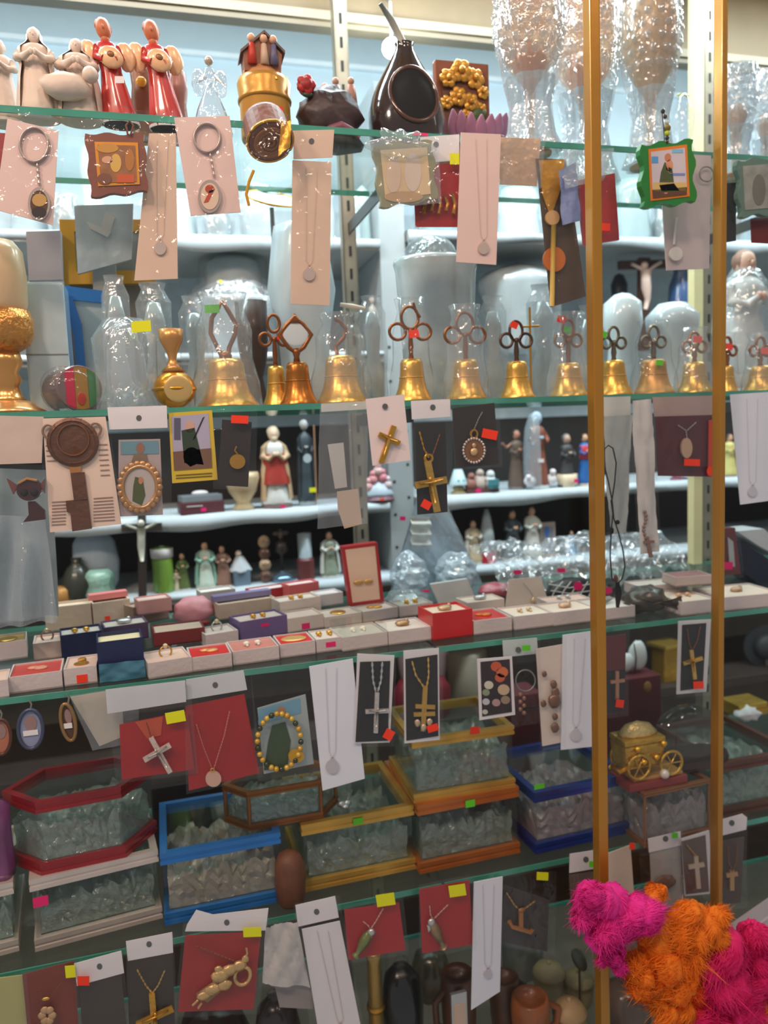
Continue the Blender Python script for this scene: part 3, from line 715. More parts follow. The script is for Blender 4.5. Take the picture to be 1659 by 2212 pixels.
# hanging brown mini drum with gold ring
c = P(575, 300, .868); s = S(575, 300, .868)
t = T('hanging_drum', 'small brown leather drum with gold hoop hanging under the yellow box', 'ornament', P(575, 256, .868))
LEA = M((118, 68, 46), .5, 0, .4, 60, .2)
ax = Vector((.10, -.55, -.83)).normalized(); c0 = P(570, 262, .880)
def tilt(vf, o, ax):
    z = ax; x = Vector((1, 0, 0)); x = (x - z * x.dot(z)).normalized(); y = z.cross(x)
    return [o + x * v.x + y * v.y + z * v.z for v in vf[0]], vf[1]
O = Vector((0, 0, 0))
t.add('drum_body', tilt(lathe(O, [(46 * s, 0), (48 * s, .004), (48 * s, 64 * s), (44 * s, 70 * s), (0, 70 * s)], 28), c0, ax), LEA, smooth=False)
t.add('drum_skin', tilt(merge(*[lathe(O, [((38 - i * 9) * s, 70 * s), ((36 - i * 9) * s, 73 * s), ((32 - i * 9) * s, 71 * s)], 24) for i in range(4)]), c0, ax), M((160, 100, 58), .5, 0, .4, 50, .25), smooth=True)
t.add('gold_hoop', tilt(tube([Vector((50 * s * math.cos(a), 50 * s * math.sin(a), 66 * s)) for a in [i * PI / 15 for i in range(30)]], 3 * s, 8, True), c0, ax), GOLD, smooth=True)
t.add('gold_ribbon', film([(606, 268), (628, 262), (626, 320), (600, 340)], .845, .003, 4, 8, 3), M((214, 156, 40), .35, .4), smooth=True)
t.add('gold_ribbon', ptube([(548, 368), (538, 392), (532, 420), (538, 444)], .868, 3.2, 6), M((214, 156, 40), .35, .4))
t.add('clear_bag', film([(522, 250), (632, 252), (634, 372), (528, 378)], .838, .004, 8, 10, 9), FILM, smooth=True, label='clear plastic bag')
long_card('long beige necklace card with hole punched header left of the metal upright', [(632, 346), (716, 350), (712, 660), (628, 656)], .882, BEIGE, (668, 592), header=[(634, 282), (722, 280), (718, 340), (634, 344)], hole=(673, 305), bag=[(630, 280), (724, 280), (720, 664), (624, 662)], seed=5)
# cream wavy icon, red card, pink card
q = [(808, 312), (934, 304), (944, 430), (822, 446)]
t = card('wavy_framed_icon', 'cream and olive wavy framed icon in crinkled bag over a red card', 'icon', wavy(q, 4, 2), .872, M((130, 124, 66), .45, 0, .2, 60, .25), .008, bag=[(798, 302), (946, 296), (952, 440), (816, 452)], seed=6, part='frame', bmat=HAZE)
t.add('picture', slab(inset(q, .80), .8712, .001), M((226, 190, 134), .5, 0, .2, 40, .12))
for pts, c in ((ell(850, 378, 16, 40), (222, 190, 158)), (ell(892, 372, 18, 42), (226, 200, 176)), (ell(872, 425, 42, 12), (196, 150, 90))):
    t.add('print', slab(pts, .8706, .0005), M(c, .5))
t.add('bag_neck', crumple(P(866, 312, .868), (.034, .006, .014), 3), HAZE, smooth=True)
t = card('red_card', 'red card with gold tassels behind the cream wavy framed icon', 'card', [(892, 356), (992, 352), (990, 490), (898, 490)], .888, M((164, 24, 22), .55, 0, .15, 200, .08), header=[(908, 296), (992, 290), (992, 346), (912, 352)], hole=(942, 312), bag=[(900, 288), (996, 286), (996, 494), (892, 494)], st=[(982, 343, 20, 24, 'y')], seed=7)
for i in range(5):
    x = 912 + i * 16
    t.add('gold_tassel', ptube([(x, 418 + 5 * (i % 2)), (x + 7, 440), (x + 3, 462 - 6 * (i % 2))], .884, 4.2, 6), M((196, 140, 56), .35, .6, .5, 90, .2), smooth=True)
long_card('long pink necklace card right of the cream wavy framed icon', [(996, 286), (1082, 290), (1072, 572), (986, 566)], .880, PINKP, (1045, 536), seed=8, pr=12)
t = card('foil_packet', 'crinkled beige foil packet right of the long pink card', 'packet', [(1078, 296), (1168, 300), (1160, 402), (1080, 398)], .890, M((206, 166, 130), .35, .2, .8, 60, .12), bag=[(1072, 292), (1176, 296), (1168, 408), (1076, 404)], seed=9, part='foil', bmat=HAZE)
# tall brown holder with gold medal
t = card('rosary_holder', 'tall dark brown card with an orange gold medal and stick in a bag', 'medal card', [(1158, 342), (1222, 344), (1266, 640), (1190, 664)], .888, M((76, 58, 42), .6, 0, .2, 60, .2), bag=[(1150, 330), (1244, 332), (1276, 662), (1176, 672)], seed=10)
t.add('gold_foil', slab([(1164, 346), (1220, 344), (1214, 400), (1190, 470), (1172, 420)], .886, .001), M((206, 148, 52), .35, .5, .5, 60, .2))
t.add('medal', slab(ell(1194, 470, 15, 16), .884, .003), M((222, 176, 120), .4, .3))
t.add('medal', slab(ell(1198, 560, 24, 27), .884, .003), M((214, 116, 40), .4, .4), label='large orange gold medal')
t.add('wooden_stick', ptube([(1196, 486), (1194, 560), (1192, 662)], .882, 5.5, 8), M((196, 160, 70), .5), smooth=True)
# bagged red packet
t = card('red_packet', 'red packet in a milky bag partly behind the wide gold stile', 'packet', [(1246, 390), (1328, 374), (1338, 518), (1262, 530)], .884, M((172, 26, 26), .5, 0, .2, 90, .1), .004, bag=[(1216, 322), (1328, 326), (1344, 530), (1240, 534)], seed=11, bmat=FILM, part='packet')
t.add('blue_cloth', film([(1204, 372), (1240, 352), (1252, 478), (1212, 488)], .878, .003, 6, 8, 3), M((128, 142, 186), .6, 0, .5, 70, .15), smooth=True)
t.add('bag_top', film([(1212, 330), (1322, 322), (1300, 392), (1216, 410)], .874, .004, 8, 8, 4), THICK, smooth=True)
t.add('price_sticker', slab(rc(1306, 490, 24, 16, .05), .8745, .0004), S_O, label='orange price sticker')
# green wavy framed icon, in front
q = [(1386, 312), (1498, 302), (1502, 436), (1390, 446)]
t = card('wavy_framed_icon', 'bright green wavy framed icon with orange border and robed man', 'icon', wavy(q, 4.5, 2), .846, M((26, 128, 44), .4, 0, .1, 60, .06, .2), .009, part='frame')
qi = [(1401, 322), (1484, 312), (1490, 424), (1406, 434)]
t.add('orange_border', slab(qi, .845, .0012), M((232, 128, 24), .45))
qp = inset(qi, .88)
t.add('picture', slab(qp, .8444, .0008), M((214, 200, 208), .5, 0, 0, 60, .06))
for pts, c in ((bx4(1408, 338, 1422, 352), (90, 160, 214)), (bx4(1452, 322, 1476, 330), (130, 190, 220)), (bx4(1412, 394, 1482, 412), (224, 186, 110)), ([(1410, 410), (1484, 404), (1484, 420), (1411, 428)], (96, 60, 34)), (bx4(1446, 374, 1480, 379), (120, 140, 200)), ([(1436, 350), (1452, 362), (1456, 396), (1468, 412), (1430, 416), (1424, 400), (1428, 372)], (74, 84, 40)), (ell(1446, 358, 8, 14), (226, 150, 110)), (ell(1443, 340, 7, 9), (206, 130, 94)), (ell(1438, 413, 5, 6), (232, 150, 110))):
    t.add('print', slab(pts, .8440, .0006), M(c, .5))
bl = [(1432, 240, 5, (40, 40, 30)), (1437, 252, 4.5, (60, 50, 30)), (1440, 265, 5, (190, 200, 200)), (1441, 276, 8, (126, 110, 40)), (1441, 288, 6, (190, 200, 40)), (1441, 298, 5, (30, 32, 24)), (1441, 306, 4, (60, 50, 30))]
for x, y, r, c in bl: t.add('bead', pblob(x, y, r, r * 1.1, .846, 1.0, n=10, m=8), M(c, .25, 0, 0, 80, .1, .5), smooth=True)
t.add('cord', ptube([(1438, 252), (1430, 238), (1436, 306)], .846, 1.0, 5), DARK)
t = card('medal_card', 'grey pink card with a white round medal behind the green icon', 'medal card', [(1424, 330), (1536, 336), (1532, 580), (1440, 584)], .884, M((206, 190, 190), .6, 0, 0, 80, .03), bag=[(1418, 322), (1544, 326), (1540, 588), (1434, 590)], seed=12)
t.add('chain', ptube([(1462, 470), (1458, 500), (1456, 528)], .880, 2.6, 6), M((236, 232, 226), .3))
t.add('medal', slab(ell(1461, 548, 14, 15), .879, .003), M((232, 226, 220), .35))
t.add('split_ring', ptube(ell(1526, 376, 15, 16), .880, 1.6, 6, True), STEEL)
card('black_card', 'narrow black card between the narrow gold stile and a grey framed icon', 'card', [(1566, 396), (1590, 394), (1590, 520), (1566, 524)], .888, BLACK, bag=[(1556, 380), (1594, 380), (1594, 530), (1560, 532)], seed=13)
q = [(1594, 346), (1690, 338), (1692, 460), (1600, 468)]
t = card('wavy_framed_icon', 'grey green wavy framed icon in a bag at the right edge', 'icon', wavy(q, 4, 2), .874, M((92, 120, 104), .45, 0, .1, 60, .1), .008, bag=[(1588, 330), (1700, 330), (1700, 476), (1590, 478)], seed=14, part='frame')
t.add('picture', slab(inset(q, .78), .8732, .001), M((150, 150, 140), .5, 0, 0, 60, .3, 0, 50))
t.add('print', slab(ell(1640, 410, 14, 34), .8726, .0005), M((110, 108, 96), .5))
card('maroon_card', 'dark maroon card below the grey green framed icon at the right edge', 'card', [(1622, 472), (1700, 468), (1700, 528), (1624, 524)], .888, M((104, 26, 26), .55))

# ================================================================== bell shelf
def bell(x, ytop, ybod, wb, Y, label, handle='trefoil', mat=None, wrap=0, st=(), loop=(14, 18), hm=None):
    loop = (loop[0] * 1.12, loop[1] * 1.08)
    """ybod: pixel row of the crown of the bell"""
    b, h, s = stand(x, ytop, Y, Z2); mat = mat or BRASS; hm = hm or COPPER
    hb = P(x, ybod, Y).z - Z2; R = wb / 2 * s
    t = T('hand_bell', label, 'bell', b, 'brass hand bells')
    t.add('bell_body', lathe(b, [(R * .90, .0005), (R, .001), (R * 1.0, hb * .03), (R * .88, hb * .12), (R * .72, hb * .30), (R * .62, hb * .52), (R * .575, hb * .75), (R * .555, hb * .90), (R * .46, hb * .985), (R * .2, hb), (0, hb)], 32), mat, smooth=True)
    t.add('band', tube([b + Vector((R * .615 * math.cos(a), R * .615 * math.sin(a), hb * .56)) for a in [i * PI / 14 for i in range(28)]], .0008, 6, True), mat, smooth=True)
    hz = h - hb
    if handle == 'trefoil':
        lr, lz = loop[0] * s, loop[1] * s
        zc = hb + hz * .52
        t.add('stem', lathe(b, [(6 * s, hb - .001), (4.5 * s, hb + hz * .1), (6 * s, hb + hz * .22), (4 * s, zc - .002), (5 * s, zc)], 12), hm, smooth=True)
        for cx, cz, rx, rz in ((-lr * 1.35, zc, lr * .85, lz * .72), (lr * 1.35, zc, lr * .85, lz * .72), (0, h - lz * 1.0, lr * .9, lz)):
            t.add('handle_loop', tube([b + Vector((cx + rx * math.cos(a), 0, cz + rz * math.sin(a))) for a in [i * PI / 11 for i in range(22)]], 3.4 * s, 6, True), hm, smooth=True)
        t.add('handle_knot', blob(b + Vector((0, -.001, zc)), 6 * s, 10, 8), hm, smooth=True)
    elif handle == 'mirror':
        zc = hb + hz * .56
        t.add('stem', lathe(b, [(8 * s, hb - .001), (6 * s, hb + hz * .10), (9 * s, hb + hz * .2), (7 * s, hb + hz * .28)], 12), hm, smooth=True)
        pts = [(0, -1.05), (.5, -.72), (1.05, 0), (.55, .55), (0, 1.0), (-.55, .55), (-1.05, 0), (-.5, -.72)]
        t.add('mirror_frame', tube([b + Vector((px * 33 * s, 0, zc + pz * hz * .36)) for px, pz in pts], 5 * s, 8, True), hm, smooth=True)
        t.add('mirror', blob(b + Vector((0, -.001, zc)), (28 * s, .0012, hz * .24), 20, 10), M((212, 220, 222), .2, 0, 0, 80, .03, .5), smooth=True)  # pale opaque colour stands in for a bright reflection
        t.add('finial', lathe(b, [(16 * s, zc + hz * .24), (10 * s, zc + hz * .32), (3 * s, h - .002), (0, h)], 12, .4), hm, smooth=True)
    elif handle == 'arch':
        t.add('handle_arch', tube([b + Vector((px * 30 * s, 0, hb + pz * hz)) for px, pz in ((-.15, -.02), (-.5, .18), (-.95, .45), (-.8, .72), (-.3, .9), (0, 1.0), (.35, .86), (.9, .6), (.75, .42), (.3, .2), (.15, -.02))], 5 * s, 8), hm, smooth=True)
        t.add('handle_collar', lathe(b, [(13 * s, hb - .001), (14 * s, hb + .004), (8 * s, hb + .009), (0, hb + .01)], 14), hm, smooth=True)
    elif handle == 'hook':
        t.add('handle_hook', tube([b + Vector((px * s, 0, hb + pz * hz)) for px, pz in ((-6, -.02), (-10, .25), (10, .5), (14, .75), (2, .95), (-10, 1.0))], 4.5 * s, 8), hm, smooth=True)
    if wrap:
        t.add('clear_bag', lathe(b, [(R * 1.10, .0008), (R * 1.06, hb * .5), (R * .85, hb * 1.0), (R * .85, hb + hz * .5), (R * .6, hb + hz * .9), (R * .75, hb + hz * 1.15)], 24, .9, .10, 6, seed=x), (FILM, HAZE)[wrap - 1], smooth=True, label='clear plastic bag')
    for q in st:
        p = P(q[0], q[1], Y - R * .9)
        t.add('price_sticker', slab(rc(q[0], q[1], q[2], q[3], q[5] if len(q) > 5 else .1), Y - R * .75 if q[1] > ybod else Y - .006, .0004), ST[q[4]])
    return t
bell(487, 652, 775, 136, .955, 'large stepped brass bell with an arched handle and green sticker', 'arch', BRASS, 2, [(458, 667, 32, 18, 'g', -.05)])
bell(595, 680, 790, 66, .975, 'small brass bell half hidden behind the mirror handled bell', 'trefoil', BRASS, 0, [(606, 727, 14, 14, 'o')], (13, 17))
bell(641, 676, 782, 86, .948, 'brass bell with a pointed copper frame and oval mirror handle', 'mirror', M((176, 110, 46), .28, .8, .1, 90, .1))
bell(736, 690, 768, 118, .955, 'bagged brass bell with a hooked handle in front of the metal upright', 'hook', BRASS, 2)
bell(888, 662, 775, 88, .945, 'brass bell with trefoil handle, orange sticker and pointed finial', 'trefoil', BRASS, 1, [(894, 721, 22, 17, 'o', -.15)], (19, 22)).add('finial', ptube([(893, 654), (898, 672), (908, 686)], .943, 3.0, 6), COPPER)
bell(1006, 675, 776, 92, .945, 'brass bell with copper trefoil handle and no sticker', 'trefoil', BRASS, 2, (), (19, 22))
bell(1116, 694, 780, 80, .945, 'plain brass bell whose handle carries a red round tag', 'trefoil', BRASS, 0, [(1111, 702, 16, 14, 'o', .4)], (15, 19), M((96, 72, 62), .35, .7))
t = T('cross_stick', 'thin gold cross on a stick between the red tagged bells', 'cross', stand(1144, 664, .985, Z2)[0])
t.add('upright_bar', tube([stand(1146, 664, .985, Z2)[0], P(1144, 664, .985)], .0018, 6), GOLD); t.add('cross_bar', ptube([(1124, 706), (1164, 704)], .985, 2.5), GOLD)
bell(1228, 690, 784, 88, .95, 'bagged brass bell with red and green tags left of the wide gold stile', 'trefoil', BRASS, 2, [(1213, 690, 18, 15, 'o', .3), (1226, 712, 14, 13, 'g', .2)], (13, 17))
bell(1326, 706, 778, 82, .95, 'brass bell with green tag on its handle right of the wide gold stile', 'trefoil', BRASS, 0, [(1304, 723, 14, 14, 'g', .2)], (12, 15), M((120, 108, 90), .35, .7))
bell(1412, 704, 776, 92, .95, 'bagged brass bell with a green tag on its body', 'trefoil', M((190, 144, 88), .4, .6, .2, 60, .1), 1, [(1425, 783, 15, 12, 'g')], (12, 15), M((120, 108, 90), .35, .7))
bell(1500, 718, 782, 78, .95, 'bagged brass bell with a square red tag in front of the cream post', 'trefoil', BRASS, 2, [(1507, 733, 19, 15, 'o')], (12, 15))
bell(1570, 728, 790, 50, .97, 'small brass bell with red tag just right of the narrow gold stile', 'trefoil', BRASS, 1, [(1574, 749, 18, 14, 'o')], (10, 13))
bell(1642, 728, 790, 74, .96, 'bagged brass bell with red tag at the right edge', 'trefoil', BRASS, 2, [(1653, 758, 18, 14, 'o')], (11, 14))
# chalice
b, h, s = stand(4, 522, .945, Z2)
t = T('gold_chalice', 'tall golden chalice with ribbed base and frosted cup at the left edge', 'chalice', b)
t.add('cup', lathe(b, [(46 * s, h * .56), (56 * s, h * .64), (58 * s, h * .8), (54 * s, h * .94), (38 * s, h), (30 * s, h)], 30, 1), M((206, 176, 136), .35, .1, .1, 40, .06, .4), smooth=True)
t.add('ornate_band', lathe(b, [(30 * s, h * .36), (52 * s, h * .40), (63 * s, h * .46), (64 * s, h * .54), (58 * s, h * .60), (52 * s, h * .60)], 36, 1, hob=.03, hk=14), M((214, 150, 80), .3, .75, .9, 120, .15), smooth=True)
t.add('stem', lathe(b, [(46 * s, h * .06), (30 * s, h * .1), (24 * s, h * .16), (32 * s, h * .2), (24 * s, h * .24), (36 * s, h * .3), (30 * s, h * .37)], 30), M((222, 164, 96), .25, .8), smooth=True)
t.add('foot', lathe(b, [(74 * s, 0), (76 * s, h * .012), (60 * s, h * .035), (52 * s, h * .06), (40 * s, h * .075)], 34), M((222, 170, 110), .25, .75), smooth=True)
# striped round tin lying on its side
c = stand(170, 745, .945, Z2)[0]; s = S(170, 790, .945); r = 50 * s
cc = Vector((c.x, .945, Z2 + r)); t = T('round_tin', 'round tin lying on its side with pink, gold and green striped face', 'tin', c)
axt = Vector((.45, -.9, 0)).normalized()
t.add('barrel', tilt(lathe(O, [(r * .94, -.055), (r, -.05), (r, 0), (r * .95, .002), (0, .002)], 32), cc, axt), M((126, 104, 104), .2, .2, .1, 30, .15, .6), smooth=False)
zf = Vector((0, 0, 0))
def face_strip(x0, x1, mat, z=.0026, rr=.90):
    pts = []
    for i in range(13):
        x = x0 + (x1 - x0) * i / 12; pts.append((x, math.sqrt(max(0, rr * rr - x * x))))
    V = [Vector((x * r, y * r, z)) for x, y in pts] + [Vector((x * r, -y * r, z)) for x, y in reversed(pts)]
    V2 = [v - Vector((0, 0, .0012)) for v in V]; n = len(V)
    t.add('face_stripe', tilt((V + V2, [tuple(reversed(range(n))), tuple(range(n, 2 * n))] + [(i, (i + 1) % n, (i + 1) % n + n, i + n) for i in range(n)]), cc, axt), mat)
face_strip(-.62, -.24, M((196, 30, 66), .35)); face_strip(-.22, .34, M((168, 124, 52), .35, .2)); face_strip(.36, .88, M((70, 124, 78), .35))
t.add('red_emblem', tilt(blob(Vector((.02 * r, -.45 * r, .003)), (.2 * r, .3 * r, .001), 12, 6), cc, axt), M((176, 54, 28), .4))
t.add('clear_bag', blob(cc + Vector((-.012, .01, 0)), (r * 1.25, r * 1.05, r * .98), 20, 12, .05, 3), FILM, smooth=True)
t = pot('clear_bell', 'clear glass bell in a bag with a yellow sticker', 'bell', 272, 690, .945, Z2, [(58, 0), (60, .02), (46, .2), (40, .5), (38, .7), (26, .86), (8, .92), (8, .97), (0, 1)], CRYST, fold=.03)
t.add('clear_bag', lathe(t.b, [(64 * t.s, .001), (62 * t.s, t.h * .4), (66 * t.s, t.h * .8), (40 * t.s, t.h * 1.0), (0, t.h * 1.02)], 24, .9, .06, 6), HAZE, smooth=True)
t.add('price_sticker', slab(rc(305, 705, 42, 24, -.08), .905, .0005), S_Y)
# gold orb censer
b, h, s = stand(374, 712, .945, Z2)
t = T('gold_censer', 'small golden orb censer with a footed cup on top', 'censer', b)
t.add('orb', blob(b + Vector((0, 0, 42 * s)), (44 * s, 44 * s, 42 * s), 24, 16), M((222, 158, 52), .24, .8, .1, 60, .1), smooth=True)
t.add('orb_band', lathe(b, [(46 * s, 38 * s), (48 * s, 42 * s), (46 * s, 46 * s)], 26), GOLD, smooth=True)
t.add('orb_face', tilt(blob(O, (30 * s, 30 * s, 3 * s), 20, 8), b + Vector((.004, -42 * s, 40 * s)), Vector((.1, -1, 0)).normalized()), M((226, 186, 120), .3, .6), smooth=True)
t.add('cup', lathe(b, [(26 * s, 80 * s), (14 * s, 92 * s), (8 * s, 106 * s), (12 * s, 122 * s), (24 * s, h * .86), (27 * s, h)], 20), M((206, 150, 90), .3, .6), smooth=True)

# ================================================================== back shelves behind the bells
WRAP = M((196, 208, 212), .18, .1, .7, 26, .12, .6)
WRAPD = M((190, 204, 208), .16, .1, .6, 24, .15, .6)
t = pot('wrapped_silver_bowl', 'large wrapped silver bowl shaped like a hat on the back shelf', 'bowl', 508, 562, 1.60, W2, [(60, 0), (64, .1), (66, .36), (92, .52), (94, .58), (64, .62), (58, .95), (48, 1.0), (0, 1)], WRAPD, 34)
t.add('clear_bag', lathe(t.b, [(100 * t.s, .001), (104 * t.s, t.h * .45), (108 * t.s, t.h * .6), (76 * t.s, t.h * .75), (72 * t.s, t.h * .99), (0, t.h * 1.0)], 24, .9, .05, 6), HAZE, smooth=True)
t.add('price_sticker', slab(rc(476, 608, 7, 7), 1.50, .0005), S_Y)
t = pot('silver_bucket', 'big wrapped silver bucket with a dished top behind the trefoil bells', 'bucket', 945, 562, 1.055, Z2, [(70, 0), (74, .05), (80, .5), (88, .92), (92, .97), (90, 1.0), (82, 1.0), (76, .88), (30, .84), (0, .84)], WRAPD, 36, .8)
t.add('clear_dome', blob(t.b + Vector((0, .02, t.h * 1.0)), (62 * t.s, 60 * t.s, 58 * t.s), 20, 12, .04), HAZE, smooth=True)
pot('white_vase', 'pale angular white vase behind the long beige card', 'vase', 655, 490, 1.065, Z2, [(46, 0), (50, .1), (56, .4), (74, .66), (58, .95), (54, 1)], M((206, 220, 228), .3, 0, .05, 40, .04, .3), 6)
pot('wrapped_silver_bowl', 'wrapped silver bowl lying behind the plain brass bell', 'bowl', 1118, 566, 1.62, W2, [(40, 0), (46, .1), (60, .4), (86, .72), (88, .8), (70, .88), (0, 1)], WRAPD, 30, fold=.04)
pot('brown_cup', 'dark brown footed cup in a bag behind the brass bells', 'cup', 548, 652, 1.075, Z2, [(24, 0), (28, .03), (22, .2), (18, .3), (26, .42), (33, .6), (34, 1), (30, 1)], M((70, 48, 40), .35, 0, .1, 40, .15, .3))
pot('wrapped_urn', 'pale wrapped urn behind the green tagged bell', 'urn', 1345, 632, 1.30 - .2, Z2, [(38, 0), (42, .1), (34, .3), (30, .5), (42, .7), (40, .9), (18, .98), (0, 1)], M((206, 220, 226), .2, 0, .5, 24, .06, .5), 26, fold=.03)
pot('wrapped_urn', 'broad pale wrapped urn behind the cream post', 'urn', 1452, 652, 1.09, Z2, [(36, 0), (40, .1), (34, .3), (34, .5), (54, .72), (56, .85), (30, .98), (0, 1)], M((206, 218, 224), .2, 0, .5, 24, .06, .5), 26, fold=.03)
# crucifix with white corpus
Yc = 1.56
t = T('crucifix', 'dark wooden crucifix with pale corpus behind the wrapped urns', 'crucifix', stand(1392, 560, Yc, W2)[0])
zb = stand(1392, 560, Yc, W2)[0]
t.add('cross', merge(slab(seg((1394, 556), (1392, proj(zb)[1]), 22), Yc, .012), slab(seg((1340, 572), (1446, 569), 18), Yc - .0004, .012)), M((70, 42, 34), .5, 0, .2, 40, .2))
sx = S(1392, 600, Yc)
t.add('corpus', merge(tube([P(1396, 584, Yc - .012), P(1395, 604, Yc - .014), P(1396, 622, Yc - .014), P(1399, 646, Yc - .012), P(1394, 668, Yc - .010)], 10 * sx, 10, rs=[1.15, 1.0, 1.05, .6, .45]), tube([P(1364, 570, Yc - .01), P(1380, 578, Yc - .012), P(1396, 588, Yc - .013), P(1412, 576, Yc - .012), P(1428, 566, Yc - .01)], 3.6 * sx, 8), blob(P(1392, 574, Yc - .016), 8 * sx, 10, 8)), M((216, 190, 176), .5), smooth=True)
pot('dark_bust', 'small black bust beside the crucifix on the back shelf', 'bust', 1338, 590, 1.64, W2, [(20, 0), (22, .1), (12, .5), (16, .7), (18, .86), (10, .97), (0, 1)], M((34, 42, 46), .4))
pot('blue_vase', 'deep blue vase right of the crucifix on the back shelf', 'vase', 1470, 570, 1.57, W2, [(16, 0), (22, .1), (28, .4), (24, .75), (14, .9), (18, 1)], M((52, 86, 130), .3, 0, 0, 40, .1, .5))
statue('bagged_statue', 'large bagged white and pink statue on the right side behind bells', 'statue', 1606, 548, 120, 1.12, Z2, M((206, 202, 200), .4, 0, .4, 40, .08), skin=M((206, 160, 140), .5), hair=M((150, 110, 92), .5), base=WHITE, group=None).add('clear_bag', blob(stand(1606, 548, 1.12, Z2)[0] + Vector((0, 0, .11)), (.05, .05, .11), 20, 12, .05), HAZE, smooth=True)
# frames on the left
Yf = 1.40 - .30
t = T('picture_frame', 'gold picture frame standing on the bell shelf behind the tins', 'picture frame', stand(230, 480, Yf, Z2)[0])
GF = M((206, 152, 48), .4, .3, .1, 40, .08)
for nm, pts in (('left_bar', [(128, 474), (160, 500), (166, 586), (134, 614)]), ('bottom_bar', [(166, 586), (300, 584), (336, 612), (134, 614)]), ('right_bar', [(300, 500), (330, 474), (336, 612), (304, 584)]), ('top_bar', [(128, 474), (330, 474), (300, 500), (160, 500)])):
    t.add('frame_bar', slab(pts, Yf, .014), GF)
t.add('glass', slab([(158, 498), (302, 498), (304, 588), (164, 590)], Yf + .004, .002), M((150, 154, 146), .15, .1, .1, 20, .2, .6))
t.add('frame_foot', slab([(150, 612), (320, 612), (320, proj(Vector((0.0, Yf, Z2)))[1] - 8), (156, proj(Vector((0.0, Yf, Z2)))[1] + 2)], Yf + .012, .01), M((120, 112, 104), .5))
t = card('silver_plaque', 'silver relief plaque with a bird standing against the gold frame', 'plaque', [(160, 444), (288, 440), (284, 560), (168, 592)], 1.06, M((176, 188, 192), .3, .45, .5, 40, .15), .006, part='plate')
t.add('bird_relief', merge(slab([(186, 478), (240, 500), (232, 512), (196, 494)], 1.055, .006), slab([(228, 458), (248, 470), (236, 506), (218, 490)], 1.056, .006)), M((206, 206, 200), .3, .5))
t.add('plaque_foot', slab([(200, 580), (250, 570), (256, 862), (206, 872)], 1.075, .006), M((150, 150, 146), .5))
pf = stand(95, 500, 1.08, Z2)[0]
t = T('display_box', 'lilac grey box panel standing left of the gold frame', 'box', pf)
t.add('panel', slab([(56, 500), (130, 498), (134, 604), (62, 606)], 1.08, .02), M((164, 158, 166), .5)); t.add('panel_base', slab([(60, 606), (136, 604), (140, 878), (66, 886)], 1.082, .02), M((180, 196, 202), .25, 0, .3, 30, .1, .5))
t = T('picture_frame', 'bright blue frame corner under the gold picture frame', 'picture frame', stand(175, 620, 1.03, Z2)[0])
BLU = M((34, 112, 186), .35, 0, .1, 40, .08, .3)
t.add('frame_bar', slab([(130, 616), (148, 618), (176, 700), (190, 860), (172, 862), (158, 720)], 1.03, .012), BLU)
t.add('frame_bar', slab([(148, 618), (222, 628), (220, 654), (158, 648)], 1.03, .012), BLU)
t.add('frame_glass', slab([(160, 650), (226, 652), (240, 866), (186, 866)], 1.036, .004), M((176, 190, 192), .2, 0, .3, 30, .15, .4))
for lb, x0, y0, x1, Yq, mt in (('clear plastic block left of the blue frame corner', 66, 618, 150, 1.0, M((190, 208, 214), .12, 0, .3, 20, .12, .8)),):
    b, h, s = stand((x0 + x1) / 2, y0, Yq, Z2)
    t = T('clear_block', lb, 'box', b); t.add('block', box(b, ((x1 - x0) * s, .05, h), 0, .003), mt); t.add('seam', box(b + Vector((0, -.0255, h * .45)), ((x1 - x0) * s, .001, .001)), STEEL)
# gold rimmed saucer
t = T('gold_rimmed_saucer', 'white saucer with thin gold rim leaning behind the brown drum', 'saucer', P(590, 478, 1.30))
cS = P(588, 440, 1.10); sS = S(588, 440, 1.10)
t.add('dish', tilt(lathe(O, [(0, 0), (30 * sS, .001), (58 * sS, .006), (58 * sS, .0075), (30 * sS, .003), (0, .002)], 30), cS, Vector((.1, -.5, .86)).normalized()), M((220, 226, 228), .2, 0, 0, 80, .02, .6), smooth=True)
t.add('gold_rim', tilt(tube([Vector((58 * sS * math.cos(a), 58 * sS * math.sin(a), .007)) for a in [i * PI / 20 for i in range(40)]], 2 * sS, 6, True), cS, Vector((.1, -.5, .86)).normalized()), GOLD, smooth=True)
t.add('dish_stand', tube([cS + Vector((0, .006, -.004)), Vector((cS.x, 1.11, Z2 + .001))], .003, 6), STEEL)
# small figures on the narrow shelf in the gap right of the upright
for i, (x, yt, w, c, lb) in enumerate(((806, 640, 24, (216, 212, 200), 'small white lamb figurine right of the metal upright'), (832, 592, 30, (206, 220, 222), 'small white angel figurine with yellow sticker right of the upright'), (842, 690, 26, (200, 176, 160), 'little pinkish figurine low on the narrow back shelf'))):
    t = statue('small_figurine', lb, 'figurine', x, yt, w, 1.56 + .04 * i, W2, M(c, .45, 0, .2, 60, .06), skin=M((226, 206, 190), .5), hair=M(c, .5), base=WHITE, seed=i, group='small figurines right of the upright')
    if i == 1: t.add('price_sticker', box(t.b + Vector((0, -t.R - .002, t.h * .25)), (.006, .001, .004)), S_Y)
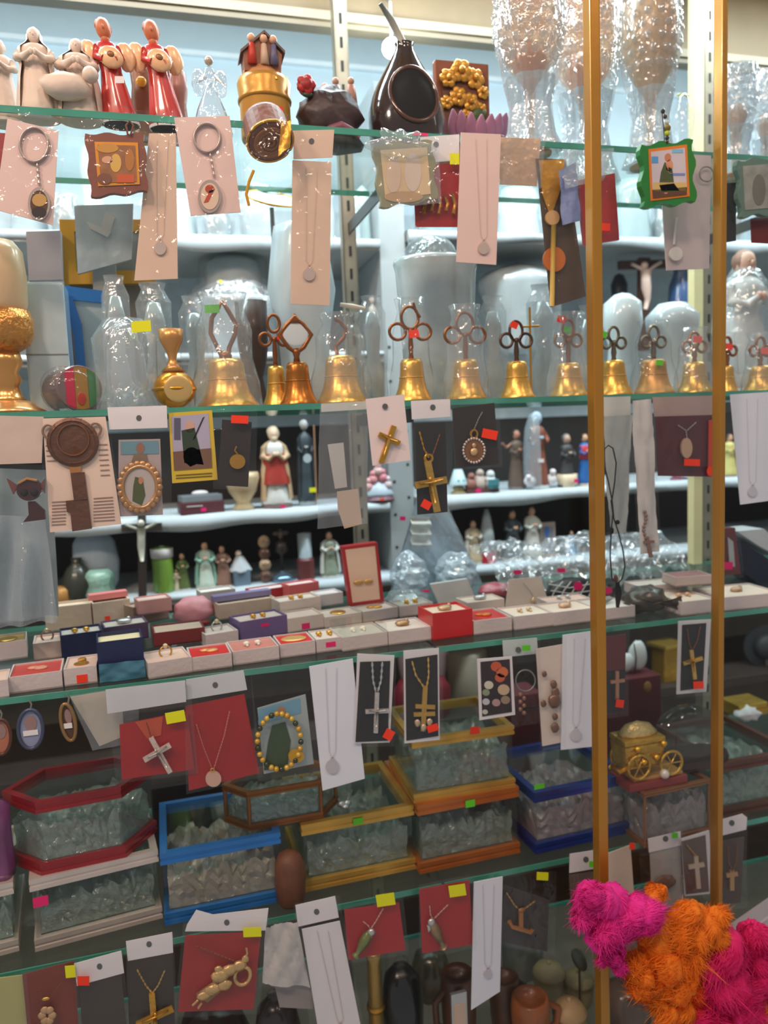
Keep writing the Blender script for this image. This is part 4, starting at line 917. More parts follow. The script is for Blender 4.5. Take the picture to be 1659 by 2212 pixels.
# things on the topmost back shelf
for i, (x, yt, w, c, lb) in enumerate(((395, 405, 60, (190, 204, 208), 'bagged pale lamp behind the second keyring card'), (784, 400, 36, (190, 214, 214), 'bagged pale green glass on the top back shelf'), (1120, 400, 96, (200, 214, 218), 'bagged white box on the top back shelf behind the foil packet'), (1360, 380, 90, (170, 190, 192), 'bagged grey glass dish right of the red packet'), (60, 392, 80, (176, 190, 194), 'bagged grey box behind the leftmost keyring card'), (200, 300, 46, (206, 220, 222), 'pale cone ornament behind the brown wavy icon'))):
    Zq = W1 if x < 870 else W1 + .02
    t = pot('bagged_ware', lb, 'bagged ware', x, yt, 1.58, Zq, [(w * .40, 0), (w * .5, .1), (w * .44, .45), (w * .52, .7), (w * .4, .9), (0, 1)], M(c, .2, 0, .6, 24, .1, .5), 16, fold=.06, fk=5)

# clear bags crowding behind the bells
for i, (x, yt, w, Y, mt, lb) in enumerate(((256, 596, 62, 1.0, HAZE, 'tall clear bag behind the glass bell with yellow sticker'), (338, 612, 76, 1.05, HAZE, 'tall clear bag between the beige card and the gold censer'), (425, 640, 70, 1.06, HAZE, 'tall clear bag left of the arched handle bell'), (806, 640, 62, 1.01, HAZE, 'tall clear bag left of the finial bell'), (1066, 640, 66, 1.04, HAZE, 'tall clear bag between the plain bell and bare trefoil bell'), (1176, 616, 84, 1.06, THICK, 'tall hazy bag behind the red and green tagged bell'), (1272, 660, 62, 1.01, HAZE, 'tall clear bag directly behind the wide gold stile'))):
    b, h, s = stand(x, yt, Y, Z2)
    t = T('plastic_bag', lb, 'bag', b, 'clear bags behind the bells')
    t.add('bag', lathe(b, [(w * .46 * s, .0005), (w * .5 * s, h * .1), (w * .47 * s, h * .3), (w * .52 * s, h * .5), (w * .46 * s, h * .7), (w * .48 * s, h * .85), (w * .3 * s, h * .95), (w * .36 * s, h)], 22, .6, .10, 6, seed=i + x), mt)
    t.add('inner_ware', lathe(b, [(w * .34 * s, .0008), (w * .36 * s, h * .3), (w * .22 * s, h * .45), (w * .3 * s, h * .7), (w * .18 * s, h * .85), (0, h * .86)], 18, .6), M((186, 196, 196), .15, .2, .5, 50, .15, .6), smooth=True)
# more bagged ware on the topmost back shelf
for i, (x, yt, w, c, lb) in enumerate(((140, 420, 60, (150, 160, 160), 'grey bagged jar behind the gap left of the brown wavy icon'), (555, 400, 70, (200, 212, 216), 'bagged crystal bowl behind the brown hanging drum'), (760, 420, 40, (196, 214, 218), 'slim bagged vase behind the metal upright'), (940, 430, 80, (186, 206, 206), 'bagged crystal dish behind the red tassel card'), (1220, 420, 70, (176, 190, 192), 'bagged grey jar behind the milky bag of the red packet'), (1440, 440, 60, (120, 136, 136), 'dark glass jar behind the white medal card'), (1570, 430, 60, (150, 150, 146), 'bagged jar behind the narrow black card'), (700, 410, 46, (206, 216, 220), 'bagged white cup left of the metal upright'), (470, 440, 60, (160, 172, 174), 'bagged low dish below the second keyring card'))):
    Zq = W1 if x < 870 else W1 + .02
    t = pot('bagged_ware', lb, 'bagged ware', x, yt, 1.545, Zq, [(w * .36, 0), (w * .46, .1), (w * .5, .5), (w * .38, .7), (w * .46, .9), (0, 1)], M(c, .16, .1, .6, 40, .15, .6), 18, fold=.08, fk=5)
    t.add('clear_bag', lathe(t.b, [(w * .52 * t.s, .001), (w * .58 * t.s, t.h * .5), (w * .5 * t.s, t.h * .95), (w * .2 * t.s, t.h * 1.1)], 16, 1, .12, 5, seed=i), HAZE)

pk_ = P(762, 662, 1.0)
t = T('bracket_peg', 'short cream plastic peg sticking out in front of the metal upright', 'peg', pk_)
t.add('peg', tube([P(735, 658, .99), P(760, 662, .985), P(788, 666, .99)], .0032, 8, rs=[.8, 1.1, .6]), CREAM, smooth=True); t.add('peg_arm', tube([P(752, 661, .99), Vector((XU1, YU - .001, P(752, 661, .99).z))], .0016, 6), STEEL)
# ================================================================== cards hanging from the bell shelf
# big medal card
q = [(92, 904), (228, 900), (262, 1132), (108, 1150)]
t = card('medal_card', 'large cream printed card with a big brown disc medal and clip', 'medal card', q, .882, M((232, 206, 188), .6, 0, 0, 80, .03), bag=[(86, 896), (232, 892), (270, 1140), (100, 1158)], seed=21)
BRM = M((104, 64, 40), .4, .4, .5, 120, .15)
t.add('disc_medal', lathe(O, [(0, 0)], 3) if False else tilt(lathe(O, [(52 * S(158, 955, .88), 0), (53 * S(158, 955, .88), .002), (46 * S(158, 955, .88), .004), (44 * S(158, 955, .88), .003), (0, .0035)], 36), P(158, 955, .8805), Vector((0, -1, 0))), BRM, smooth=False)
t.add('disc_crown', slab([(134, 912), (140, 904), (158, 908), (176, 904), (180, 916)], .879, .003), BRM)
for x, y in ((104, 932), (206, 928)): t.add('ear_ring', ptube(ell(x, y, 12, 14, 18), .879, 2.6, 6, True), M((150, 118, 96), .4, .4))
t.add('disc_ring', ptube(ell(158, 950, 34, 34, 26), .8762, 1.8, 6, True), M((134, 86, 56), .4, .4))
t.add('clasp', slab([(148, 1006), (176, 1004), (174, 1020), (152, 1022)], .879, .003), M((190, 128, 66), .4, .4))
t.add('handle_bar', slab([(152, 1022), (182, 1020), (190, 1080), (160, 1084)], .8785, .004), BRM)
t.add('handle_head', slab([(142, 1082), (190, 1078), (198, 1142), (156, 1148), (152, 1108), (144, 1106)], .8785, .005), BRM)
TXT = M((150, 116, 104), .6)
for i in range(7):
    y = 962 + i * 11
    if i < 4: t.add('text_line', slab([(98 + i, y), (118 + i, y - 1), (118 + i, y + 1.5), (98 + i, y + 1.5)], .8812, .0003), TXT)
    t.add('text_line', slab([(212 + i * .9, y - 2), (232 + i * .9, y - 3), (232 + i * .9, y - 1), (212 + i * .9, y)], .8812, .0003), TXT)
for i in range(8):
    y = 1076 + i * 7
    t.add('text_line', slab([(202, y), (244 + i * .6, y - 3), (244 + i * .6, y - 1), (202, y + 2)], .8812, .0003), TXT)
    t.add('text_line', slab([(112, y + 8), (142, y + 6), (142, y + 8), (112, y + 10)], .8812, .0003), TXT)
# mask in blue bag at left edge
t = card('wooden_mask', 'dark maroon cat faced mask ornament in a blue grey bag at left', 'mask', ell(62, 1058, 27, 24, 22), .874, M((62, 28, 30), .35, 0, .2, 40, .15, .3), .012, part='face')
t.add('ear', slab([(38, 1050), (14, 1034), (28, 1068)], .876, .006), M((112, 64, 58), .4)); t.add('ear', slab([(86, 1048), (96, 1034), (96, 1066)], .876, .006), M((112, 64, 58), .4))
t.add('chin_tail', slab([(60, 1084), (74, 1084), (96, 1104), (98, 1122), (50, 1128), (62, 1112)], .876, .008), M((62, 28, 30), .35))
for x in (52, 74): t.add('eye', pblob(x, 1064, 8, 8, .8735, .5, n=10, m=8), DARK, smooth=True)
t.add('brow', ptube([(40, 1044), (58, 1034), (80, 1038)], .873, 3), M((196, 140, 84), .4, .4))
t.add('clear_bag', film([(-30, 1000), (96, 1004), (106, 1128), (-30, 1142)], .866, .004, 8, 10, 31), FILM, smooth=True)
t.add('bag_header', slab([(-30, 897), (94, 900), (90, 1000), (-30, 1004)], .884, .0008), M((206, 184, 172), .55, 0, .2, 30, .05), label='pinkish paper bag header')
t = T('grey_bag', 'big blue grey plastic bag hanging in folds below the mask at left', 'bag', P(40, 1130, .965))
def fold_sheet(q, Y, amp, k, seed=0):
    rnd = random.Random(seed)
    return grid(lambda u, v: P((q[0][0] * (1 - u) + q[1][0] * u) * (1 - v) + (q[3][0] * (1 - u) + q[2][0] * u) * v, (q[0][1] * (1 - u) + q[1][1] * u) * (1 - v) + (q[3][1] * (1 - u) + q[2][1] * u) * v, Y) + Vector((0, amp * (.3 + .7 * v) * math.sin(k * u * PI + 1.5 * v + seed) + amp * .3 * math.sin(2.3 * k * u + 7 * v), 0)), 34, 16)
t.add('bag_front', fold_sheet([(-40, 1110), (98, 1118), (128, 1340), (-40, 1362)], .955, .010, 5, 1), THICK, smooth=False)
t.add('bag_back', fold_sheet([(-40, 1010), (110, 1016), (128, 1330), (-40, 1350)], .99, .008, 4, 2), M((148, 162, 168), .35, 0, .4, 22, .1, .3), smooth=True)
# oval gilt medallion card
t = card('medallion_card', 'card with saint picture and ornate gilt oval medallion under white header', 'medal card', [(256, 950), (346, 948), (352, 1112), (256, 1116)], .886, M((176, 160, 158), .55, 0, 0, 60, .06), header=[(232, 880), (360, 876), (362, 924), (236, 928)], hole=(300, 903), bag=[(236, 880), (366, 878), (372, 1118), (246, 1122)], seed=22)
t.add('print', slab([(260, 954), (342, 952), (343, 980), (261, 982)], .8854, .0004), M((104, 146, 160), .5))
t.add('print', slab(ell(303, 968, 9, 12), .885, .0004), M((150, 104, 84), .5)); t.add('print', slab([(290, 980), (316, 980), (322, 1010), (280, 1010)], .8848, .0004), M((128, 108, 84), .5))
sm = S(302, 1052, .88)
k = t.add('gilt_frame', merge(*[pblob(302 + 42 * math.cos(a), 1052 + 50 * math.sin(a), 8, 8, .882, .6, n=8, m=6) for a in [i * PI / 11 for i in range(22)]], ptube(ell(302, 1052, 37, 45, 30), .882, 5, 6, True)), M((196, 150, 106), .35, .6, .4, 100, .15), smooth=True)
t.add('oval_picture', slab(ell(302, 1052, 33, 41, 26), .8815, .002), M((186, 176, 172), .4), k)
t.add('print', slab([(292, 1030), (308, 1034), (314, 1070), (306, 1092), (286, 1082), (288, 1050)], .881, .0005), M((74, 86, 42), .5), k)
t.add('print', slab(ell(304, 1038, 5, 8), .8805, .0004), M((190, 130, 90), .5), k)
# yellow bordered saint card
q = [(364, 892), (458, 886), (470, 1036), (372, 1044)]
t = card('holy_card', 'yellow bordered holy card of a green robed saint with printed lines', 'holy card', q, .890, M((214, 184, 60), .5, 0, 0, 60, .04))
t.add('picture', slab([(370, 900), (450, 893), (458, 1010), (376, 1016)], .8894, .0005), M((176, 168, 190), .5, 0, 0, 60, .05))
for pts, c in (([(374, 976), (456, 968), (458, 1010), (376, 1016)], (120, 88, 74)), ([(392, 930), (420, 924), (440, 1004), (398, 1000)], (52, 66, 50)), (ell(410, 922, 10, 13), (206, 160, 140)), (ell(414, 986, 18, 20), (206, 200, 178)), (ell(412, 994, 8, 14), (60, 140, 50)), ([(438, 902), (442, 900), (420, 950), (416, 950)], (40, 40, 50)), (bx4(376, 903, 390, 950), (90, 90, 110))):
    t.add('print', slab(pts, .8890, .0004), M(c, .5))
for yy in (1021, 1027): t.add('text_line', slab([(380, yy + 5), (458, yy), (458, yy + 2), (380, yy + 7)], .8892, .0003), M((110, 90, 30), .6))
# dark card with gold medal
t = card('medal_card', 'dark brown card with small round gold medal and orange sticker on top', 'medal card', [(480, 906), (544, 912), (536, 1052), (470, 1048)], .884, BROWNK, bag=[(462, 884), (556, 884), (552, 1058), (460, 1056)], st=[(518, 906, 37, 17, 'o', .04)], seed=23)
t.add('medal', slab(ell(513, 997, 17, 16, 20), .880, .003), GOLD); t.add('bail', ptube([(513, 981), (507, 973), (511, 964)], .880, 2, 6), GOLD)
# clear bag with cream tag
t = T('clear_bag', 'large clear bag with a cream paper tag hanging in front of the upright', 'bag', P(740, 872, .888))
t.add('bag_film', film([(690, 880), (794, 872), (792, 1130), (684, 1142)], .886, .003, 10, 14, 24), HAZE, smooth=True)
t.add('header_strip', slab([(694, 872), (792, 866), (792, 884), (694, 890)], .890, .001), M((196, 196, 188), .5))
t.add('paper_tag', slab([(728, 1062), (774, 1056), (782, 1132), (744, 1142), (730, 1100)], .889, .0012), M((206, 176, 150), .6))
t.add('paper_strip', slab([(708, 960), (742, 956), (750, 1052), (724, 1056)], .8895, .0012), M((196, 188, 180), .5))
# white card with gold cross
t = card('cross_card', 'white card with a tilted gold crucifix and punched hole', 'cross card', [(790, 862), (872, 852), (887, 994), (805, 1006)], .880, M((234, 216, 214), .55, 0, .1, 40, .03), hole=(832, 878))
crossp(t, (852, 920), (824, 1000), (819, 938), (864, 958), 11, .876, GOLD, GOLDP)
# black card with large gold crucifix
t = card('cross_card', 'tall black card with a large ribbed gold crucifix on a chain', 'cross card', [(897, 918), (962, 912), (967, 1106), (902, 1112)], .883, BLACK, header=[(888, 866), (972, 862), (974, 900), (890, 906)], hole=(935, 880), bag=[(888, 864), (976, 860), (976, 1112), (896, 1118)], st=[(921, 1090, 20, 18, 'o', .5)], seed=25)
crossp(t, (924, 996), (945, 1106), (897, 1049), (966, 1036), 15, .876, M((206, 164, 88), .3, .75, .6, 140, .12), GOLDP)
chainv(t, [(906, 932), (916, 970), (926, 988)], .878, 2.2, GOLD, 5); chainv(t, [(950, 938), (940, 968), (932, 988)], .878, 1.5, COPPER, 4)
t.add('bail', ptube(ell(926, 990, 8, 8, 12), .878, 3.2, 6, True), GOLD)
# black card with crystal pendant
t = card('pendant_card', 'black card with a crystal ringed round pendant and orange sticker', 'pendant card', [(977, 882), (1068, 870), (1078, 1003), (986, 1010)], .879, BROWNK, bag=[(974, 872), (1076, 860), (1084, 1008), (980, 1016)], st=[(1058, 938, 33, 20, 'o', .2)], seed=26)
k = t.add('pendant_disc', slab(ell(1024, 973, 20, 23, 22), .875, .0025), M((150, 100, 62), .35, .5))
t.add('crystal', merge(*[pblob(1024 + 23 * math.cos(a), 973 + 26 * math.sin(a), 3.2, 3.2, .874, .8, n=6, m=5) for a in [i * PI / 12 for i in range(24)]]), M((220, 206, 196), .15, .4, 0, 80, .1, .6), k, smooth=True)
t.add('relief', merge(pblob(1024, 976, 9, 9, .873, .5, n=10, m=6), pblob(1024, 962, 5, 5, .873, .5, n=8, m=6)), M((222, 186, 140), .35, .5), k, smooth=True)
t.add('bail', ptube(ell(1024, 938, 7, 9, 14), .875, 2.6, 6, True), GOLD); chainv(t, [(1024, 928), (1034, 904), (1042, 890)], .876, 1.2, STEEL)
# white cord bags, black cord
t = T('cord_bag', 'long clear bag with grey white cord hanging behind the black cord', 'bag', P(1330, 860, .888), 'cord bags')
t.add('header_strip', slab([(1296, 858), (1362, 856), (1362, 900), (1298, 906)], .892, .0008), M((214, 212, 206), .5))
t.add('cord', film([(1300, 900), (1362, 896), (1350, 1150), (1312, 1154)], .889, .004, 8, 14, 27), M((176, 182, 180), .4, 0, .5, 40, .06), smooth=True)
t.add('bag_film', film([(1296, 870), (1366, 868), (1352, 1160), (1308, 1164)], .883, .003, 8, 14, 28), FILM, smooth=True)
t = T('cord_bag', 'long clear bag of pale cord with a brown rosary cross at its foot', 'bag', P(1392, 862, .885), 'cord bags')
t.add('cord', film([(1362, 866), (1402, 862), (1420, 1190), (1378, 1196)], .886, .004, 6, 16, 29), M((206, 202, 200), .45, 0, .5, 40, .06), smooth=True)
t.add('bag_film', film([(1358, 862), (1408, 858), (1428, 1204), (1374, 1208)], .880, .003, 6, 16, 30), FILM, smooth=True)
t.add('rosary', merge(*[pblob(1393 + 3 * math.sin(i), 1106 + i * 8, 4, 4, .878, .9, n=8, m=6) for i in range(8)]), M((136, 104, 92), .4), smooth=True)
t.add('rosary_cross', merge(slab(seg((1398, 1160), (1408, 1204), 7), .877, .003), slab(seg((1392, 1172), (1414, 1170), 6), .8766, .003)), M((136, 104, 92), .4))
t = T('cord_necklace', 'thin black cord looped in a figure of eight with black tassel', 'cord', P(1312, 962, .862))
t.add('loop', ptube([(1322, 1080), (1314, 1040), (1304, 1000), (1306, 970), (1314, 962), (1324, 968), (1331, 1000), (1328, 1040), (1322, 1080), (1326, 1120), (1336, 1150), (1346, 1190), (1350, 1225), (1344, 1250), (1334, 1262), (1322, 1250), (1318, 1200), (1320, 1150), (1324, 1110), (1320, 1080)], .864, 1.7, 6), M((30, 34, 32), .6), smooth=True)
t.add('knot', pblob(1321, 1146, 5, 8, .862, 1, n=10, m=8), DARK, smooth=True); t.add('knot', pblob(1334, 1128, 5, 5, .862, 1, n=10, m=8), DARK, smooth=True)
t.add('tassel', tube([P(1334, 1258, .862), P(1336, 1280, .862), P(1334, 1312, .862)], .0042, 8, rs=[.6, 1.1, .5]), DARK, smooth=True)
t.add('brown_bead', pblob(1330, 1250, 5, 9, .862, 1, n=10, m=8), M((96, 56, 44), .4), smooth=True)
# maroon card with oval pendant
t = card('pendant_card', 'maroon card with a pale oval pendant on a V chain', 'pendant card', [(1416, 900), (1546, 896), (1544, 1030), (1422, 1028)], .889, M((84, 24, 36), .55, 0, .2, 80, .12), bag=[(1406, 858), (1550, 854), (1552, 1036), (1414, 1034)], st=[(1495, 999, 34, 15, 'o', .04)], seed=32)
t.add('header_strip', slab([(1410, 858), (1550, 854), (1550, 896), (1414, 900)], .890, .0008), M((176, 150, 144), .5))
t.add('pendant', slab(ell(1484, 968, 12, 22, 20), .884, .003), M((206, 170, 140), .4, .3))
chainv(t, [(1464, 918), (1482, 930), (1484, 946)], .885, 1.3, SILVER); chainv(t, [(1504, 912), (1484, 930)], .885, 1.3, SILVER)
t = card('orange_red_card', 'thin orange red card edge right of the maroon pendant card', 'card', [(1532, 908), (1552, 904), (1550, 1030), (1530, 1028)], .885, M((206, 54, 24), .5), st=[(1536, 1018, 18, 22, 'o', 0, 1)])
long_card('long white necklace card at the right edge under the bell shelf', [(1578, 852), (1672, 846), (1690, 1078), (1600, 1090)], .884, WHITEC, (1626, 1062), pr=10, seed=33, pm=M((200, 198, 206), .4), chain=True)

# ================================================================== figurines on the upper white cloth shelf
YA = 1.53
b, h, s = stand(433, 1062, YA, W3)
t = T('box_stack', 'small maroon and grey printed boxes with pink sticker on cloth shelf', 'box', b)
t.add('lower_box', box(b, (92 * s, .05, h * .55), .1, .001), M((92, 48, 54), .5)); t.add('upper_box', box(b + Vector((0, .004, h * .55)), (86 * s, .045, h * .3), .16, .001), M((128, 136, 142), .45)); t.add('white_shell', blob(b + Vector((.0, 0, h * .93)), (18 * s, .01, h * .14), 12, 8), WHITE, smooth=True)
t.add('price_sticker', box(b + Vector((.004, -.0275, .004)), (.010, .0008, .007), .1), S_P)
t.add('text_line', box(b + Vector((-.012, -.0275, h * .35)), (.03, .0006, .0016), .1), WHITE)
pot('cream_vase', 'cream footed vase half hidden under the dark medal card', 'vase', 524, 1020, YA, W3, [(20, 0), (24, .05), (14, .2), (30, .5), (38, .85), (36, 1)], M((214, 190, 150), .35, 0, .2, 40, .08, .3))
RM = M((172, 56, 46), .45, 0, .25, 60, .1, .2)
t = statue('robed_statue', 'white statue with a red mantle and light beard on cloth shelf', 'statue', 594, 925, 66, YA, W3, M((226, 226, 222), .4, 0, .2, 60, .04), mantle=M((206, 176, 140), .45, 0, .2, 60, .08), skin=M((226, 200, 176), .5), hair=M((206, 188, 160), .5), base=M((120, 96, 92), .5), fold=.09)
t.add('red_mantle', lathe(t.b, [(t.R * 1.02, t.h * .30), (t.R * .94, t.h * .42), (t.R * .84, t.h * .52), (t.R * .86, t.h * .62), (t.R * .78, t.h * .68)], 20, .84, .07, 6, a0=-PI * .95, a1=-PI * .12), RM, smooth=True)
t.add('beard', blob(t.b + Vector((0, -t.R * .34, t.h * .868)), (t.R * .22, t.R * .18, t.h * .04), 8, 6), M((206, 188, 160), .5), smooth=True)
t.add('price_sticker', box(t.b + Vector((.008, -t.R * .9, .001)), (.009, .0008, .006)), S_P)
t = statue('robed_statue', 'dark slate statue holding a staff and a yellow sticker on base', 'statue', 660, 905, 40, YA, W3, M((62, 76, 84), .45, 0, .2, 60, .12), mantle=M((52, 62, 70), .45), skin=M((176, 176, 176), .5), hair=M((190, 196, 200), .4), base=M((150, 160, 164), .3))
t.add('staff', tube([t.b + Vector((.016, -.014, .004)), t.b + Vector((.018, -.014, t.h * .93))], .0014, 6), M((170, 128, 96), .5))
t.add('price_sticker', box(t.b + Vector((.008, -t.R - .002, t.h * .16)), (.013, .0008, .009)), S_Y); t.add('chest_label', slab(ell(664, 990, 9, 10, 14), YA - .026, .0004), M((176, 190, 196), .5))
b, h, s = stand(814, 1006, YA, W3)
t = T('pink_doll_group', 'pile of pink and white dolls on a base right of the upright', 'figurine', b)
t.add('base', lathe(b, [(36 * s, 0), (38 * s, .004), (32 * s, .010), (0, .011)], 20), M((110, 70, 80), .4))
t.add('skirt', lathe(b, [(34 * s, .010), (36 * s, .016), (22 * s, h * .5), (10 * s, h * .6)], 20, .9, .12, 8), M((186, 200, 212), .35, 0, .3), smooth=True)
for dx, dz, c in ((-12, .62, (226, 150, 156)), (10, .66, (222, 138, 150)), (0, .85, (232, 190, 186)), (20, .45, (214, 196, 200)), (-22, .42, (224, 170, 170))):
    t.add('doll', merge(blob(b + Vector((dx * s, -12 * s, dz * h)), 11 * s, 10, 8), blob(b + Vector((dx * s, -14 * s, dz * h + 13 * s)), 7 * s, 10, 8)), M(c, .45), smooth=True)
t.add('price_sticker', box(b + Vector((0, -37 * s, .003)), (.009, .0008, .005)), S_O)
b, h, s = stand(990, 1014, YA, W3 + .004)
t = T('toy_lamp', 'tiny lamp ornament with white and turquoise shade', 'lamp ornament', b)
t.add('lamp_base', lathe(b, [(18 * s, 0), (18 * s, .003), (10 * s, .008), (14 * s, h * .25), (6 * s, h * .38), (3 * s, h * .45)], 16), M((150, 136, 96), .4), smooth=True)
t.add('lamp_shade', lathe(b, [(20 * s, h * .36), (20 * s, h * .40), (9 * s, h), (7 * s, h)], 18), M((196, 222, 226), .4), smooth=True)
for a in (-1.9, -1.2, -.6): t.add('turquoise_spot', blob(b + Vector((16 * s * math.cos(a), 16 * s * math.sin(a), h * .55)), .003, 6, 5), M((70, 176, 190), .4))
b, h, s = stand(1036, 1008, YA, W3 + .004)
t = T('animal_group', 'brown and white animal group figurine with pink sticker', 'figurine', b)
t.add('base', box(b, (74 * s, .04, .008), 0, .001), M((96, 60, 56), .5))
for dx, c, hz, r in ((-22, (150, 96, 84), .7, 13), (-2, (196, 176, 164), .85, 14), (22, (216, 220, 220), .75, 15), (8, (150, 100, 80), .4, 10)):
    t.add('animal', merge(lathe(b + Vector((dx * s, -.004, .008)), [(r * s, 0), (r * 1.05 * s, h * .2), (r * .7 * s, h * hz * .6), (0, h * hz * .68)], 12), blob(b + Vector((dx * s, -.008, .008 + h * hz * .72)), r * .62 * s, 10, 8)), M(c, .45), smooth=True)
t.add('teal_pot', lathe(b + Vector((24 * s, -.018, .008)), [(11 * s, 0), (13 * s, .008), (12 * s, .02), (0, .02)], 14), M((70, 130, 140), .4)); t.add('price_sticker', box(b + Vector((-.012, -.021, .002)), (.012, .0008, .008)), S_P)
t = statue('dancer_figurine', 'slim dark dancer figurine with raised arm beside brown robed statue', 'figurine', 1116, 930, 40, YA + .02, W3 + .004, M((110, 92, 80), .45, 0, .3, 60, .15), skin=M((196, 140, 116), .5), hair=M((70, 52, 46), .5), base=M((130, 120, 112), .5))
t.add('raised_arm', tube([t.b + Vector((-.012, 0, t.h * .78)), t.b + Vector((-.026, -.006, t.h * .72)), t.b + Vector((-.036, -.006, t.h * .80))], .003, 6), M((196, 140, 116), .5), smooth=True)
t = statue('robed_statue', 'tall brown robed statue wrapped in film with a lamb at its feet', 'statue', 1160, 893, 52, YA, W3 + .004, M((142, 82, 62), .5, 0, .2, 60, .1), skin=M((170, 190, 206), .4), hair=M((190, 210, 222), .4), base=M((206, 212, 212), .4))
t.add('film_wrap', lathe(t.b, [(t.R * 1.25, .01), (t.R * 1.2, t.h * .5), (t.R * 1.0, t.h * .8), (t.R * .6, t.h)], 20, .9, .06, 6, a0=PI * .5, a1=PI * 1.45), THICK, smooth=True)
t.add('lamb', merge(blob(t.b + Vector((t.R * 1.1, -.01, t.h * .12)), (.012, .01, .012), 12, 8, .08), blob(t.b + Vector((t.R * 1.1, -.016, t.h * .22)), .007, 10, 8)), WHITE, smooth=True)
t.add('lamb', merge(blob(t.b + Vector((-t.R * .9, -.012, t.h * .11)), (.014, .01, .011), 12, 8, .08), blob(t.b + Vector((-t.R * 1.2, -.02, t.h * .17)), .006, 10, 8)), WHITE, smooth=True)
t.add('chest_label', slab(rc(1169, 995, 12, 8), YA - .03, .0005), WHITE)
t = statue('robed_figurine', 'dark grey figurine standing in a cream pot with pink sticker', 'figurine', 1224, 940, 40, YA, W3 + .004, M((66, 66, 68), .45, 0, .3, 60, .15), skin=M((190, 160, 140), .5), hair=M((120, 112, 104), .5))
t.add('cream_pot', lathe(t.b, [(t.R * .9, 0), (t.R * 1.0, .01), (t.R * 1.15, t.h * .25), (t.R * 1.05, t.h * .25)], 16), M((226, 206, 176), .4), smooth=True); t.add('price_sticker', box(t.b + Vector((.010, -t.R * 1.12, .010)), (.010, .0008, .008)), S_P)
t = statue('robed_figurine', 'woman figurine in red top and blue skirt beside wide gold stile', 'figurine', 1263, 938, 34, YA, W3 + .004, M((40, 104, 176), .45, 0, .2, 60, .1), skin=SKIN, hair=M((60, 42, 38), .5), base=M((206, 190, 170), .5))
t.add('red_top', lathe(t.b, [(t.R * .74, t.h * .52), (t.R * .76, t.h * .68), (t.R * .70, t.h * .78), (t.R * .4, t.h * .82)], 16, .85), M((196, 62, 80), .45), smooth=True)
for i, (x, yt, w, c, lb) in enumerate(((1392, 960, 34, (150, 84, 70), 'rust coloured figurine seen between the two cord bags'), (1462, 1020, 30, (170, 96, 120), 'pink bottle figurine under the maroon pendant card'), (1482, 1030, 22, (90, 100, 130), 'slate blue figurine under the maroon pendant card'), (1575, 940, 36, (216, 206, 130), 'pale yellow robed figurine right of the narrow gold stile'))):
    statue('small_figurine', lb, 'figurine', x, yt, w, YA, W3 + .004, M(c, .45, 0, .2, 60, .1), skin=SKIN, hair=M((90, 66, 56), .5), base=M((150, 130, 124), .5), seed=i, group='small figurines on the upper cloth shelf')
# ------------------------------------------------------------------ lower white cloth shelf
YL = 1.53
YL = 1.482
b, h, s = stand(306, 1104, YL, W4)
t = T('silver_crucifix', 'dark crucifix with a silver corpus on the lowest cloth shelf', 'crucifix', b)
yb_ = proj(b)[1]
t.add('cross', merge(slab(seg((306, 1098), (308, yb_), 18), YL, .01), slab(seg((262, 1142), (350, 1138), 16), YL - .0004, .01)), M((52, 42, 38), .5))
sx = S(306, 1150, YL)
t.add('corpus', merge(tube([P(305, 1140, YL - .01), P(305, 1160, YL - .012), P(305, 1180, YL - .012), P(307, 1212, YL - .01)], 8 * sx, 8, rs=[1.2, 1, 1, .5]), tube([P(270, 1134, YL - .008), P(305, 1146, YL - .01), P(338, 1130, YL - .008)], 3.6 * sx, 8), blob(P(304, 1130, YL - .012), 8 * sx, 10, 8)), M((206, 206, 190), .3, .3), smooth=True)
YL = 1.53
pot('green_candle_jar', 'white capped jar candle with bright green glass', 'candle', 352, 1180, YL, W4, [(20, 0), (22, .05), (22, .72), (18, .78), (21, .80), (21, .97), (12, 1.0), (0, 1)], M((120, 160, 60), .25, 0, .1, 30, .15, .4)).add('lid', lathe(stand(352, 1180, YL, W4)[0], [(23 * S(352, 1200, YL), stand(352, 1180, YL, W4)[1] * .76), (24 * S(352, 1200, YL), stand(352, 1180, YL, W4)[1] * .95), (0, stand(352, 1180, YL, W4)[1] * 1.02)], 18), WHITE, smooth=True)
pot('dark_bottle', 'black and green bottle on the lowest cloth shelf at left', 'bottle', 168, 1205, YL, W4, [(28, 0), (32, .05), (34, .5), (22, .75), (10, .9), (12, 1)], M((52, 54, 44), .3, 0, .1, 40, .3, .4))
pot('gold_jar', 'small tan gold jar beside the black and green bottle', 'jar', 136, 1266, YL - .01, W4, [(18, 0), (20, .1), (20, .8), (10, 1)], M((176, 128, 66), .4, .2))
pot('ruffled_bag', 'white ruffled green tinted bag left of the pink box lid', 'bag', 216, 1230, YL - .01, W4, [(26, 0), (30, .2), (24, .5), (32, .8), (20, 1)], M((150, 190, 172), .3, 0, .8, 50, .2, .3), fold=.14, fk=9)
pot('wrapped_packet', 'blue white crumpled bag hanging above the black and green bottle', 'bag', 205, 1142, YL + .03, W4, [(30, .0), (44, .2), (48, .5), (42, .8), (26, .98), (0, 1)], M((176, 190, 204), .25, 0, .7, 26, .1, .4), fold=.10, fk=5, sq=.5)
